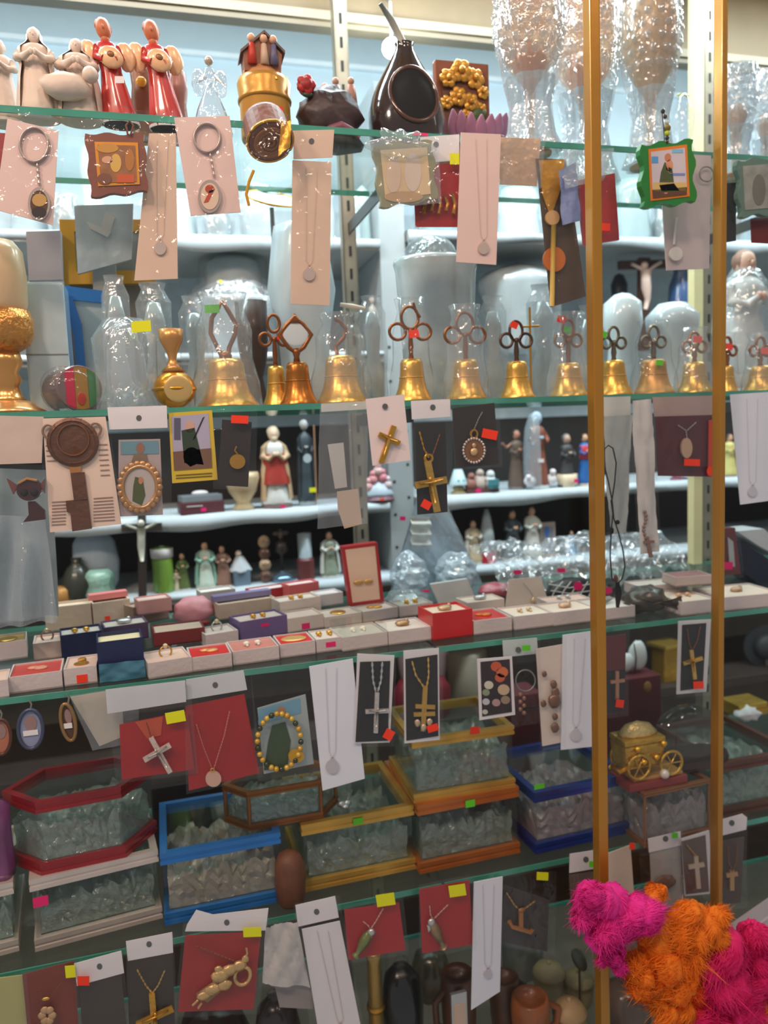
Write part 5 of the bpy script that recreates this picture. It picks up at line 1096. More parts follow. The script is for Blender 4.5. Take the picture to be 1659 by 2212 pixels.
fg = [(395, 1196, 30, (96, 112, 62), None, 'green figurine between jar candle and mint dressed figurine'), (444, 1172, 46, (206, 222, 206), (150, 196, 176), 'mint and white dressed figurine on the lowest cloth shelf'), (481, 1180, 38, (150, 112, 96), None, 'brown family figurine left of the blue house'), (382, 1230, 22, (206, 196, 170), None, 'tiny cream figurine beside the green jar candle'), (712, 1150, 44, (150, 160, 140), (226, 226, 218), 'grey green figurine with white lily near the red frame box'), (1022, 1126, 40, (206, 186, 150), (226, 216, 200), 'cream sheep keeper figurine behind the clear bags'), (1148, 1096, 44, (226, 224, 214), None, 'white cone shaped figurine behind the clear bags'), (1234, 1148, 26, (90, 150, 190), WHITE, 'small blue and white figurine left of the wide gold stile'), (1106, 1104, 46, (70, 80, 82), None, 'dark glassy figurine between the white candle and white cone')]
for i, (x, yt, w, c, mn, lb) in enumerate(fg):
    statue('small_figurine', lb, 'figurine', x, yt, w, YL, W4, M(c, .42, 0, .25, 60, .1), mantle=(M(mn, .45) if isinstance(mn, tuple) else mn), skin=SKIN, hair=M((70, 52, 44), .5), base=M((206, 206, 200), .5), seed=i, group='small figurines on the lowest cloth shelf')
b, h, s = stand(519, 1190, YL, W4)
t = T('toy_house', 'little blue house ornament with a white pointed roof', 'ornament', b)
t.add('wall', box(b, (34 * s, 30 * s, h * .45), .2), M((110, 132, 150), .5)); t.add('roof', lathe(b, [(24 * s, h * .40), (25 * s, h * .44), (8 * s, h * .85), (0, h * .86)], 4, 1), M((216, 224, 230), .45)); t.add('face', blob(b + Vector((-.002, -.002, h * .93)), 7 * s, 10, 8), M((226, 200, 186), .5), smooth=True)
b, h, s = stand(572, 1156, YL, W4)
t = T('owl_totem', 'brown totem of stacked owls on the lowest cloth shelf', 'ornament', b)
for k in range(4): t.add('owl', merge(blob(b + Vector((0, 0, h * (.14 + k * .24))), (13 * s, 11 * s, h * .14), 12, 8), blob(b + Vector((-5 * s, -11 * s, h * (.18 + k * .24))), 4 * s, 8, 6), blob(b + Vector((5 * s, -11 * s, h * (.18 + k * .24))), 4 * s, 8, 6)), M(((110, 78, 62), (190, 160, 130))[k % 2], .5), smooth=True)
b, h, s = stand(608, 1140, YL, W4)
t = T('trophy', 'slim dark trophy on a shiny blue silver base', 'trophy', b)
t.add('base', lathe(b, [(24 * s, 0), (25 * s, .006), (20 * s, h * .12), (6 * s, h * .16), (4 * s, h * .2)], 20), M((120, 150, 170), .12, .7), smooth=True); t.add('column', lathe(b, [(3 * s, h * .18), (3.4 * s, h * .5), (14 * s, h * .56), (12 * s, h * .72), (4 * s, h * .76)], 14), M((74, 66, 64), .3, .4), smooth=True); t.add('winged_top', merge(blob(b + Vector((0, 0, h * .88)), (6 * s, 5 * s, h * .11), 10, 8), blob(b + Vector((-9 * s, 0, h * .9)), (9 * s, 2 * s, 5 * s), 8, 6), blob(b + Vector((9 * s, 0, h * .9)), (9 * s, 2 * s, 5 * s), 8, 6)), M((110, 96, 86), .3, .5), smooth=True)
pot('pillar_candle', 'grey pillar candle with a red brown foot beside the trophy', 'candle', 659, 1150, YL, W4, [(17, 0), (18, .02), (17, .38), (15, .4), (15, .98), (0, 1)], M((150, 166, 172), .3)).add('foot_wrap', lathe(stand(659, 1150, YL, W4)[0], [(19 * S(659, 1200, YL), 0), (19 * S(659, 1200, YL), .04), (15 * S(659, 1200, YL), .045)], 16), M((110, 52, 52), .4))
b, h, s = stand(1052, 1100, YL, W4)
t = T('pillar_candle', 'white tapering candle with a bright red foot behind the bags', 'candle', b); t.add('candle', lathe(b, [(18 * s, h * .2), (14 * s, h * .6), (9 * s, h * .85), (4 * s, h)], 16), M((190, 196, 198), .35), smooth=True); t.add('red_foot', lathe(b, [(18 * s, 0), (19 * s, .004), (18 * s, h * .22), (0, h * .22)], 16), M((186, 30, 50), .4))
t = T('small_picture', 'small framed picture of a blue robed figure behind the bags', 'picture', stand(1182, 1128, YL, W4)[0])
b, h, s = stand(1182, 1128, YL, W4); t.add('frame', box(b, (36 * s, .008, h), 0, .001), M((176, 160, 150), .5)); t.add('picture', box(b + Vector((0, -.0045, h * .12)), (27 * s, .001, h * .76)), M((130, 130, 136), .5)); t.add('print', slab(ell(1182, 1148, 5, 12), YL - .0056, .0005), M((60, 110, 180), .5))
# bag heap in front of the lowest cloth shelf
for i, (x, y, w, hh, Yq, lb, mt) in enumerate(((885, 1236, 84, 44, 1.30, 'left one of two crumpled clear bags behind the brooch box', THICK), (985, 1236, 92, 46, 1.28, 'right one of two crumpled clear bags behind the bright red box', THICK), (878, 1296, 100, 24, 1.22, 'low flattened clear bag just behind the brooch box', HAZE))):
    Yq = 1.165 if i < 2 else 1.10
    b, h, s = stand(x, y - hh, Yq, Z3); c = b + Vector((0, 0, h / 2))
    t = T('plastic_bag', lb, 'bag', b, 'heaped clear plastic bags')
    t.add('bag', crumple(c, (w * s * .48, .032, h * .47), i, 34, 22, .07), mt)
    t.add('inner_bag', crumple(c - Vector((0, 0, h * .1)), (w * s * .36, .022, h * .33), i + 9, 20, 12, .12), M((190, 206, 212), .2, 0, .7, 40, .12, .5))
t = T('tent_bag', 'peaked blue clear bag with folded cream cloth inside', 'bag', P(930, 1210, 1.215))
Yt = 1.215
t.add('bag_front', film([(900, 1082), (960, 1082), (1056, 1290), (836, 1310)], Yt, .004, 10, 10, 41), THICK, smooth=False)
t.add('bag_back', film([(900, 1082), (960, 1082), (1056, 1290), (836, 1310)], Yt + .03, -.004, 10, 10, 42), M((128, 150, 164), .3, 0, .4, 26, .12, .3), smooth=True)
t.add('folded_cloth', grid(lambda u, v: P(888 + 42 * u, 1116 + 66 * v, Yt + .02) + Vector((0, .006 * math.sin(v * 19), 0)), 4, 24), M((222, 214, 196), .6, 0, .2, 50, .05), smooth=True)
t.add('price_sticker', slab(rc(870, 1120, 12, 9), Yt - .012, .0005), S_P)

t = T('plastic_sheet', 'wrinkled clear plastic sheet draped in folds behind the net pouch and pearl pendant card', 'plastic sheet', Vector((P(1140, 1250, 1.14).x, 1.14, Z3)))
rs_ = random.Random(77)
XA, XB = P(1064, 1250, 1.14).x, P(1470, 1240, 1.14).x
def sheet(u, v):
    x = XA + (XB - XA) * u; y = 1.105 + .135 * v
    z = Z3 + .012 + .052 * min(1, v * 1.6) + .010 * math.sin(23 * u + 3 * v) * math.sin(5 * v + 9 * u) + .008 * abs(math.sin(31 * u + 8 * v)) + rs_.uniform(-.004, .004)
    return Vector((x, y, z))
for x_, y_ in ((1213, 1232), (1118, 1236)): t.add('price_sticker', slab(rc(x_, y_, 17, 9), 1.110, .0005), S_P, label='pink price sticker')
t.add('sheet', grid(sheet, 50, 18), HAZE)
# ================================================================== jewellery boxes on the third shelf
BXW = M((206, 192, 190), .5, 0, .15, 200, .04)
PADW = M((214, 200, 190), .6, 0, .2, 120, .04)
PADP = M((222, 190, 176), .6, 0, .2, 120, .04)
PADR = M((206, 40, 40), .45, 0, .25, 90, .08)
NAVY = M((26, 34, 78), .5, 0, .15, 120, .1)
PURP = M((112, 92, 140), .5, 0, .15, 120, .08)
REDB = M((196, 24, 26), .4, 0, .1, 80, .08, .3)
BEIB = M((206, 184, 164), .55, 0, .15, 100, .06)
def jbox(label, x0, y0, x1, y1, hm, dm, shell, pad, item=None, lev=0.0, st=(), lid=None, name='jewellery_box', cat='jewellery box', clear_lid=False, tiltx=0.0):
    Z = Z3 + lev
    a, b = G(x0, y0, Z), G(x1, y1, Z)
    u = b - a; u.z = 0; w = u.length; u.normalize()
    v = Vector((-u.y, u.x, 0)); hh = hm / 1000.0; d = dm / 1000.0
    t = T(name, label, cat, (a + b) / 2 + v * d / 2, 'open jewellery boxes in rows')
    def bb(p0, p1, q0, q1, z0, z1):
        V = [a + u * p + v * q + Vector((0, 0, z)) for z in (z0, z1) for p, q in ((p0, q0), (p1, q0), (p1, q1), (p0, q1))]
        return V, [(3, 2, 1, 0), (4, 5, 6, 7), (0, 1, 5, 4), (1, 2, 6, 5), (2, 3, 7, 6), (3, 0, 4, 7)]
    e = .0018
    t.add('box_shell', merge(bb(0, w, 0, d, 0, e), bb(0, w, 0, e, 0, hh), bb(0, w, d - e, d, 0, hh), bb(0, e, e, d - e, 0, hh), bb(w - e, w, e, d - e, 0, hh)), shell)
    zp = hh * .90
    if pad: t.add('insert_pad', bb(e, w - e, e, d - e, e, zp), pad)
    c = a + u * w / 2 + v * d / 2 + Vector((0, 0, zp))
    if item:
        kind, mt = item
        if kind == 'ring':
            k = t.add('ring', tube([c + u * (.007 * math.cos(q)) + v * .001 + Vector((0, 0, .005 + .007 * math.sin(q))) for q in [i * PI / 9 for i in range(18)]], .0011, 6, True), mt, smooth=True)
            t.add('stone', blob(c + Vector((0, 0, .0125)), .0032, 8, 6), M((216, 196, 160), .15, .3), k, smooth=True)
        elif kind == 'coin':
            t.add('medallion', [p for p in [lathe(c, [(.011, 0), (.0115, .001), (.010, .002), (0, .0022)], 22)]][0], mt)
        elif kind == 'ear':
            for sg in (-1, 1): t.add('earring', merge(blob(c + u * sg * .007 + Vector((0, 0, .003)), (.0042, .0032, .003), 8, 6, .1), blob(c + u * sg * .007 - v * .006 + Vector((0, 0, .002)), .002, 6, 5)), mt, smooth=True)
        elif kind == 'brooch':
            t.add('brooch', merge(blob(c + Vector((0, 0, .003)), (.010, .007, .004), 12, 8, .15, 3, 4), blob(c + u * .006 + Vector((0, 0, .006)), .003, 8, 6)), mt, smooth=True)
        elif kind == 'pend':
            t.add('pendant', merge(lathe(c - v * .004, [(.008, 0), (.0085, .001), (0, .0016)], 18), blob(c + v * .009 + Vector((0, 0, .002)), (.005, .006, .002), 8, 6)), mt, smooth=False)
        elif kind == 'oval':
            V, F = lathe(c, [(.016, 0), (.0165, .0012), (.014, .0022), (0, .0026)], 24, .72); t.add('medallion', (V, F), mt)
        elif kind == 'heart':
            t.add('gold_emblem', merge(blob(c + u * .004 + Vector((0, 0, .001)), (.008, .006, .0025), 10, 6), blob(c - u * .004 + v * .004 + Vector((0, 0, .001)), (.007, .005, .002), 10, 6)), mt, smooth=True)
    if lid: t.add('lid', bb(-.001, w + .001, d * .55, d + .001, hh, hh + .008), lid)
    if clear_lid: t.add('clear_lid', bb(.0005, w - .0005, .0005, d - .0005, hh, hh + .011), CASKG)
    for q in st:
        p = G(q[0], q[1], Z + .008)
        f = (p - a).dot(u)
        zz = min(hh - .002, max(.002, P(q[0], q[1], (a + u * f).y).z - Z - q[3] / 2 * .00058))
        t.add('price_sticker', bb(f - q[2] / 2 * .00058, f + q[2] / 2 * .00058, -.0005, -.0001, zz, zz + q[3] * .00058), ST[q[4]])
    return t
GA = M((214, 160, 70), .3, .7, .2, 90, .1)
# front row, left to right
jbox('white jewellery box at the far left end of the front row', -20, 1512, 20, 1506, 20, 45, BXW, PADP)
jbox('white tray box with faded red insert, left end of front row', 20, 1500, 136, 1484, 19, 55, BXW, M((196, 74, 70), .45, 0, .2, 60, .1), ('heart', M((214, 150, 130), .4)))
jbox('small white box with gold figure pendant and orange sticker', 140, 1483, 211, 1474, 20, 52, BXW, PADP, ('pend', GA), st=[(174, 1477, 20, 16, 'o')])
t = jbox('navy blue box with cream pad, bagged in teal cellophane', 215, 1473, 314, 1459, 46, 48, NAVY, M((226, 214, 176), .6), None)
t.add('teal_cellophane', film([(214, 1434), (312, 1424), (316, 1462), (216, 1474)], t.loc.y - .030, .002, 8, 6, 3), M((64, 118, 142), .2, 0, .6, 40, .2, .5), smooth=True)
jbox('white box with pink pad and gold ring, middle of front row', 322, 1468, 416, 1452, 19, 52, BXW, PADP, ('ring', GA))
jbox('white box with red pad and gold emblem beside pink ring box', 412, 1452, 502, 1440, 17, 50, BXW, PADR, ('heart', M((226, 170, 110), .35, .4)))
jbox('wide white box with dusty pink insert in front row', 504, 1438, 604, 1424, 17, 50, BXW, M((206, 132, 120), .5, 0, .2, 60, .15), ('ear', M((232, 222, 214), .3)))
jbox('white box with red pad and oval gold medallion', 606, 1422, 682, 1412, 17, 48, BXW, PADR, ('oval', M((222, 178, 110), .35, .4)))
jbox('narrow white box with tiny earrings and pink sticker', 684, 1411, 738, 1404, 17, 48, BXW, PADW, ('ear', GA), st=[(713, 1392, 22, 11, 'p')])
jbox('white box under clear lid with pearl earrings left of brooch box', 741, 1408, 838, 1394, 18, 58, BXW, PADW, ('ear', M((236, 226, 210), .2)), clear_lid=True)
jbox('white box with small dark gold brooch beside bright red box', 840, 1394, 932, 1382, 18, 58, BXW, PADW, ('brooch', M((176, 140, 100), .3, .5)))
t = jbox('bright red box with cream pad and ring in front row', 936, 1384, 1022, 1372, 36, 50, REDB, M((228, 206, 186), .6), ('brooch', M((196, 164, 130), .3, .5)))
jbox('white tray box with glossy red insert and gold print', 1024, 1372, 1106, 1362, 19, 60, BXW, REDB, ('heart', M((206, 120, 50), .35, .4)))
jbox('white box with beige pad right of the glossy red insert box', 1112, 1362, 1194, 1352, 19, 56, BXW, M((226, 210, 194), .6), ('ear', M((206, 180, 150), .3, .3)))
jbox('white box with beige pad left of the wide gold stile', 1196, 1353, 1290, 1341, 19, 56, BXW, M((226, 206, 190), .6), ('brooch', M((206, 170, 140), .3, .3)))
t = jbox('white tray with coiled silver rings right of the wide gold stile', 1296, 1342, 1372, 1333, 17, 66, BXW, M((214, 206, 200), .55), None)
for k in range(4): t.add('ring', tube([t.loc + Vector((.012 * math.cos(q) + .004 * (k - 2), .008 * math.sin(q) + .002 * k, .018 + .001 * k)) for q in [i * PI / 10 for i in range(20)]], .0008, 6, True), STEEL, smooth=True)
t = T('foil_packet', 'crumpled dark brown foil packet on the box shelf', 'packet', G(1418, 1332, Z3) + Vector((0, .03, 0)))
c = G(1418, 1332, Z3) + Vector((0, .028, .019)); t.add('packet', crumple(c, (.033, .024, .019), 12, 20, 12, .10), M((84, 74, 68), .25, .3, .8, 50, .25, .3), smooth=True); t.add('packet_wing', film([(1366, 1288), (1410, 1304), (1470, 1286), (1466, 1318)], c.y - .028, .003, 8, 6, 4), M((74, 64, 58), .3, .3, .6, 60, .2), smooth=True)
jbox('long white tray with cream cards, left part beside narrow gold stile', 1472, 1331, 1548, 1323, 20, 75, BXW, M((222, 200, 184), .6), ('ear', M((206, 164, 130), .4)))
jbox('long white tray with cream cards at the right edge', 1562, 1321, 1690, 1309, 20, 75, BXW, M((226, 206, 190), .6), ('brooch', M((196, 160, 130), .4)))
# second row
jbox('clear lidded box with gold foil at the left edge', -25, 1432, 60, 1420, 22, 46, BXW, M((206, 160, 100), .35, .3, .6, 60, .15), ('coin', GA), lev=.018, clear_lid=True)
jbox('small pale box with ring and dark jewel behind the red tray', 74, 1428, 134, 1420, 22, 44, PADP, PADP, ('ring', M((150, 110, 90), .3, .4)), lev=.006)
jbox('navy blue box with white pad behind the gold figure pendant box', 134, 1424, 224, 1411, 30, 42, NAVY, PADW, ('ear', GA), lev=.006)
jbox('purple edged box with cream pad and pink sticker', 228, 1392, 322, 1378, 22, 42, M((96, 76, 110), .5), PADW, ('brooch', SILVER), lev=.012, st=[(276, 1372, 20, 8, 'p')])
jbox('flat beige box with dark red base behind the pink ring box', 334, 1398, 444, 1384, 18, 46, M((120, 40, 40), .5), BEIB, None, lev=.012)
jbox('purple box with cream pad and pink sticker, second row', 520, 1386, 622, 1368, 26, 44, PURP, PADW, ('ear', GA), lev=.006, st=[(552, 1352, 20, 7, 'p')])
jbox('cream card box with pink round sticker behind the gold medallion box', 622, 1368, 700, 1356, 20, 44, PADW, M((226, 204, 192), .6), None, lev=.006, st=[(664, 1352, 20, 14, 'p')])
jbox('clear box holding a round gold coin behind the pearl earrings', 704, 1358, 782, 1346, 16, 44, PADW, PADW, ('coin', GA), lev=.006)
jbox('greyish box with gold piece behind the brooch box', 786, 1346, 860, 1334, 16, 40, M((200, 190, 186), .5), PADW, ('heart', GA), lev=.006)
jbox('small white box with silver ring between beige and purple boxes', 446, 1402, 516, 1390, 18, 44, BXW, PADW, ('ring', SILVER), lev=.006)
jbox('white box with clear lid behind the bright red box', 864, 1334, 936, 1324, 16, 40, BXW, PADW, ('ear', GA), lev=.006, clear_lid=True)
jbox('cream box behind the glossy red insert box', 1010, 1326, 1090, 1316, 16, 40, PADW, M((226, 208, 196), .6), ('brooch', SILVER), lev=.006)
jbox('white box behind the beige pad boxes near the wide stile', 1184, 1322, 1276, 1312, 14, 36, BXW, PADP, ('ear', SILVER), lev=.004)
jbox('rose card box left of the pink pouch', 300, 1330, 372, 1320, 20, 34, M((206, 150, 146), .5), M((220, 190, 180), .6), None, lev=.034)
jbox('grey white box at the back behind the salmon red box', 690, 1312, 742, 1304, 18, 34, M((200, 198, 200), .5), M((214, 206, 204), .6), None, lev=.02)
jbox('pale box leaning at the back behind the pink pouch', 436, 1312, 510, 1302, 22, 32, M((196, 188, 180), .5), M((214, 204, 196), .6), None, lev=.026)
# third row and stacks
jbox('beige embossed card box in the back left of the rows', 100, 1366, 200, 1354, 34, 36, BEIB, M((214, 192, 166), .55, 0, .3, 80, .08), None, lev=.016)
jbox('beige box with dusty pink lid and orange emblem, back row', 204, 1352, 284, 1340, 32, 36, BEIB, M((206, 180, 150), .55), None, lev=.018, lid=M((206, 120, 118), .5), st=[(240, 1344, 12, 16, 'o')])
jbox('taupe box tilted beside the dusty pink lidded box', 290, 1352, 366, 1336, 26, 34, M((150, 126, 108), .55), M((170, 144, 124), .55), None, lev=.016)
t = T('pink_pouch', 'soft pink and white pouch lying in the back row', 'pouch', P(420, 1345, 1.12)); c = P(418, 1318, 1.12)
t.add('pouch', crumple(c, (.028, .02, .020), 15, 18, 12, .07), M((222, 150, 160), .5, 0, .5, 60, .2), smooth=True); t.add('ribbon', blob(c + Vector((.008, -.018, -.016)), (.014, .004, .004), 10, 6), M((130, 20, 30), .5))
jbox('long beige box with mauve lid behind the purple box', 474, 1340, 596, 1322, 22, 36, BEIB, BEIB, None, lev=.018, lid=M((128, 120, 160), .5))
jbox('white card box behind the cream box with pink sticker', 606, 1334, 694, 1320, 22, 36, PADW, M((222, 204, 194), .6), ('ear', GA), lev=.018)
jbox('box with red spine lying at the back of the shelf', 546, 1300, 624, 1288, 16, 30, M((176, 40, 44), .5), M((206, 196, 190), .5), None, lev=.026)
jbox('salmon red box lying at the back beside the red spine', 626, 1296, 690, 1286, 22, 30, M((206, 96, 94), .5), M((210, 190, 186), .5), None, lev=.026)
# upright red frame box
Yr = 1.08
t = card('red_frame_box', 'upright red box with cream insert and gold earrings', 'jewellery box', [(739, 1182), (815, 1172), (830, 1300), (756, 1310)], Yr, M((172, 34, 40), .45, 0, .1, 60, .1), .018, part='box_shell')
t.add('insert_pad', slab([(746, 1188), (810, 1180), (821, 1294), (762, 1302)], Yr - .001, .002), M((226, 192, 170), .6, 0, .1, 60, .04))
for x in (774, 796): t.add('earring', pblob(x, 1258 - (x - 774) * .1, 11, 5, Yr - .004, .5, n=10, m=6), M((206, 158, 90), .35, .5), smooth=True)
t.add('rear_strut', slab([(782, 1300), (800, 1298), (806, 1384), (786, 1386)], Yr + .03, .004), M((120, 90, 90), .5))
# packets behind on the right
t = T('tissue_packet', 'crumpled red tissue packet behind the white boxes', 'packet', P(1072, 1292, 1.13)); t.add('packet', crumple(P(1072, 1274, 1.13), (.031, .02, .011), 21, 18, 10, .12), M((176, 84, 96), .4, 0, .6, 60, .25, .3), smooth=True); t.add('red_tip', slab([(1096, 1268), (1120, 1280), (1094, 1284)], 1.11, .004), M((170, 36, 46), .5))
t = card('pendant_card', 'cream card with pearl pendant lying behind the beige pad boxes', 'pendant card', [(1100, 1252), (1168, 1246), (1190, 1318), (1090, 1322)], 1.05, M((226, 212, 200), .6, 0, .1, 50, .04)); t.add('pendant', pblob(1152, 1298, 6, 8, 1.046, .8, n=10, m=8), M((214, 190, 160), .2, .3), smooth=True); chainv(t, [(1130, 1258), (1148, 1280), (1152, 1292)], 1.047, 1.0, SILVER)
t = card('paper_packet', 'white paper packet leaning behind the brooch box', 'packet', [(930, 1262), (1010, 1250), (1030, 1300), (950, 1310)], 1.10, M((206, 208, 208), .4, 0, .5, 40, .06), .006, part='paper'); t.add('pink_mark', slab(rc(920, 1277, 16, 5), 1.09, .001), S_P)
t = T('net_pouch', 'black net pouch with white mesh lines and pink stickers', 'pouch', P(1230, 1300, 1.10)); c = P(1232, 1276, 1.10)
t.add('pouch', crumple(c, (.042, .02, .021), 31, 20, 12, .06), M((34, 32, 32), .5, 0, .4, 60, .3), smooth=True)
for k in range(5): t.add('mesh_line', ptube([(1188 + k * 20, 1300 - k), (1198 + k * 20, 1276), (1216 + k * 18, 1256)], 1.074, 1.4, 5), M((214, 214, 210), .4))
for k in range(3): t.add('mesh_line', ptube([(1186 + k * 4, 1262 + k * 14), (1230, 1270 + k * 12), (1284 - k * 4, 1260 + k * 16)], 1.0735, 1.2, 5), M((214, 214, 210), .4))
sticker(t, 1249, 1266, 20, 20, 1.072, 'p', 0, True); sticker(t, 1313, 1276, 20, 16, 1.072, 'p', 0, True)
t.add('pouch_flap', crumple(P(1310, 1280, 1.10), (.016, .012, .014), 33), M((40, 36, 36), .5), smooth=True)
jbox('stack of mauve printed cards at the foot of the cream post', 1460, 1268, 1540, 1262, 14, 40, M((196, 176, 170), .5), M((160, 110, 112), .5, 0, .2, 60, .2), None, lev=.03)
jbox('pile of cream card trays behind the narrow gold stile', 1380, 1290, 1470, 1282, 16, 44, BXW, M((214, 200, 188), .6), None, lev=.012)
t = T('red_figure_packet', 'bagged red packet with silver figure and pink sticker at right', 'packet', P(1580, 1245, 1.02)); t.add('packet', slab([(1556, 1142), (1588, 1140), (1600, 1240), (1556, 1244)], 1.02, .012), M((116, 36, 40), .5, 0, .3, 60, .2)); t.add('silver_figure', slab([(1572, 1160), (1584, 1170), (1588, 1225), (1576, 1220)], 1.017, .004), SILVER); sticker(t, 1573, 1222, 20, 16, 1.008, 'p'); t.add('clear_bag', film([(1548, 1130), (1594, 1130), (1606, 1248), (1550, 1250)], 1.012, .002, 6, 8, 5), FILM, smooth=True)
t = T('navy_case', 'open navy blue case with white lid leaning at the right edge', 'case', P(1640, 1258, 1.05)); t.add('case_body', slab([(1598, 1168), (1680, 1220), (1680, 1262), (1640, 1262), (1606, 1236)], 1.05, .05), M((26, 30, 54), .4)); t.add('case_lid', slab([(1592, 1148), (1650, 1142), (1690, 1180), (1690, 1206), (1640, 1180)], 1.045, .05), M((206, 210, 214), .45))

# ================================================================== cards hanging from the jewellery box shelf
def locket(label, cx, cy, rx, ry, rim, pic, Y=.884, rot=0.0, strip=None):
    t = T('oval_locket', label, 'keyring', P(cx, cy - ry - 16, Y), 'oval picture keyrings at the lower left')
    k = t.add('rim', ptube(ell(cx, cy, rx, ry, 26, rot), Y, 4, 8, True), rim, smooth=True)
    t.add('picture', slab(ell(cx, cy, rx * .96, ry * .96, 24, rot), Y + .001, .002), pic)
    t.add('print', slab(ell(cx, cy - ry * .3, rx * .5, ry * .4, 16, rot), Y + .0004, .0006), M((150, 120, 116), .45))
    if strip: t.add('white_strip', slab(rc(cx, cy + ry * .2, rx * 1.2, 11, -.12), Y - .0002, .0006), WHITE)
    t.add('loop', ptube([(cx, cy - ry), (cx + 2, cy - ry - 12), (cx - 3, cy - ry - 20)], Y, 2.2, 6), STEEL)
locket('brown oval picture keyring cut off by the left edge', 2, 1592, 22, 38, M((90, 56, 44), .35, .3), M((176, 110, 84), .4))
locket('blue grey oval picture keyring with white strip', 66, 1575, 27, 42, M((74, 80, 104), .3, .3), M((140, 146, 176), .4), strip=1)
locket('narrow gold and brown oval keyring seen nearly edge on', 147, 1560, 15, 40, M((156, 120, 76), .3, .5), M((84, 56, 38), .4), rot=-.18, strip=1)
t = card('folded_bag', 'folded clear bag with beige card behind the silver cross card', 'bag', [(152, 1506), (262, 1488), (268, 1590), (215, 1612)], .894, M((190, 176, 156), .5, 0, .3, 30, .06), bag=[(150, 1500), (300, 1478), (300, 1600), (200, 1620)], seed=51, bmat=HAZE, part='paper')
# red cards
t = card('cross_card', 'red card with a tilted silver crucifix and yellow sticker', 'cross card', [(258, 1566), (405, 1536), (420, 1662), (263, 1684)], .880, RED, header=[(228, 1490), (400, 1470), (402, 1516), (232, 1542)], hmat=M((206, 208, 212), .5), bag=[(226, 1488), (410, 1464), (428, 1668), (252, 1692)], st=[(379, 1549, 42, 24, 'y', -.18)], seed=52)
crossp(t, (326, 1594), (368, 1670), (311, 1643), (368, 1610), 11, .873, M((222, 200, 190), .35, .4, .5, 140, .1), SILVER)
chainv(t, [(316, 1560), (322, 1580), (326, 1594)], .875, 1.2, COPPER); t.add('fold', slab([(292, 1560), (352, 1548), (348, 1588), (318, 1596)], .8792, .0005), M((190, 76, 44), .45))
t = card('necklace_card', 'red card with V chain and round rose gold disc pendant', 'necklace card', [(400, 1526), (528, 1500), (560, 1670), (408, 1708)], .885, RED, header=[(402, 1468), (526, 1448), (534, 1490), (400, 1512)], hmat=M((206, 208, 212), .5), hole=(465, 1480), bag=[(398, 1460), (540, 1440), (568, 1676), (402, 1714)], seed=53)
chainv(t, [(424, 1564), (440, 1615), (458, 1660)], .880, 1.1, M((206, 130, 116), .35, .4)); chainv(t, [(496, 1536), (484, 1590), (462, 1660)], .880, 1.5, M((206, 130, 116), .35, .4))
t.add('disc_pendant', slab(ell(461, 1683, 17, 17, 22), .879, .003), M((222, 178, 156), .4, .3)); t.add('bail', ptube(ell(459, 1664, 4, 4, 10), .879, 1.4, 5, True), GOLDP)
# beaded bracelet bag
t = card('bracelet_card', 'bagged saint card ringed by a yellow and dark bead bracelet', 'bracelet', [(556, 1530), (660, 1500), (678, 1650), (570, 1672)], .886, M((160, 172, 172), .5, 0, 0, 60, .06), bag=[(540, 1440), (672, 1424), (690, 1668), (556, 1686)], seed=54)
t.add('print', slab([(558, 1532), (648, 1508), (650, 1540), (558, 1566)], .8854, .0004), M((110, 160, 186), .5))
t.add('print', slab([(588, 1568), (616, 1560), (628, 1600), (620, 1660), (570, 1664), (580, 1600)], .885, .0004), M((50, 74, 38), .5)); t.add('print', slab(ell(608, 1536, 9, 11), .885, .0004), M((170, 130, 96), .5))
for i in range(26):
    a = i * 2 * PI / 26 - 1.2; c = ((206, 160, 50), (214, 176, 70), (52, 60, 36))[i % 3]
    t.add('bead', pblob(603 + 47 * math.cos(a), 1602 + 60 * math.sin(a), 6.4, 6.4, .878, 1, n=8, m=6), M(c, .25, .2, 0, 80, .1, .5), smooth=True)
t.add('gold_coin', slab(ell(640, 1634, 17, 14, 18), .877, .003), M((206, 156, 50), .35, .4))
long_card('long white necklace card below the shelf, left of black cross cards', [(668, 1440), (762, 1423), (788, 1682), (697, 1708)], .880, WHITEC, (718, 1656), seed=55, pr=14, pm=M((190, 186, 192), .4))
# black cross cards
WB = M((222, 218, 220), .5, 0, .2, 40, .03)
t = card('cross_card', 'white edged black card with silver chain and silver cross', 'cross card', [(772, 1412), (852, 1416), (842, 1604), (766, 1606)], .877, WB, bag=[(768, 1404), (856, 1408), (850, 1610), (762, 1612)], st=[(840, 1587, 20, 22, 'o', .5)], seed=56)
t.add('black_panel', slab([(778, 1430), (843, 1428), (838, 1600), (768, 1603)], .8762, .0006), BLACK)
chainv(t, [(804, 1430), (806, 1470), (812, 1494)], .8735, 3.0, SILVER, 6); chainv(t, [(826, 1430), (823, 1470), (816, 1494)], .8735, 3.0, SILVER, 6)
crossp(t, (815, 1496), (812, 1584), (790, 1538), (842, 1536), 9, .8725, M((214, 206, 200), .35, .5, .6, 140, .1), SILVER)
t = card('cross_card', 'white edged black card with gold chain and double barred gold cross', 'cross card', [(872, 1406), (948, 1400), (950, 1598), (874, 1606)], .877, WB, bag=[(868, 1398), (954, 1394), (956, 1604), (868, 1612)], st=[(935, 1573, 24, 15, 'o', -.3)], seed=57)
t.add('black_panel', slab([(876, 1424), (945, 1414), (947, 1590), (878, 1600)], .8762, .0006), BLACK)
chainv(t, [(890, 1428), (898, 1458), (914, 1482)], .8735, 2.6, GOLDP, 6); chainv(t, [(925, 1420), (926, 1458), (922, 1482)], .8735, 2.6, GOLDP, 6)
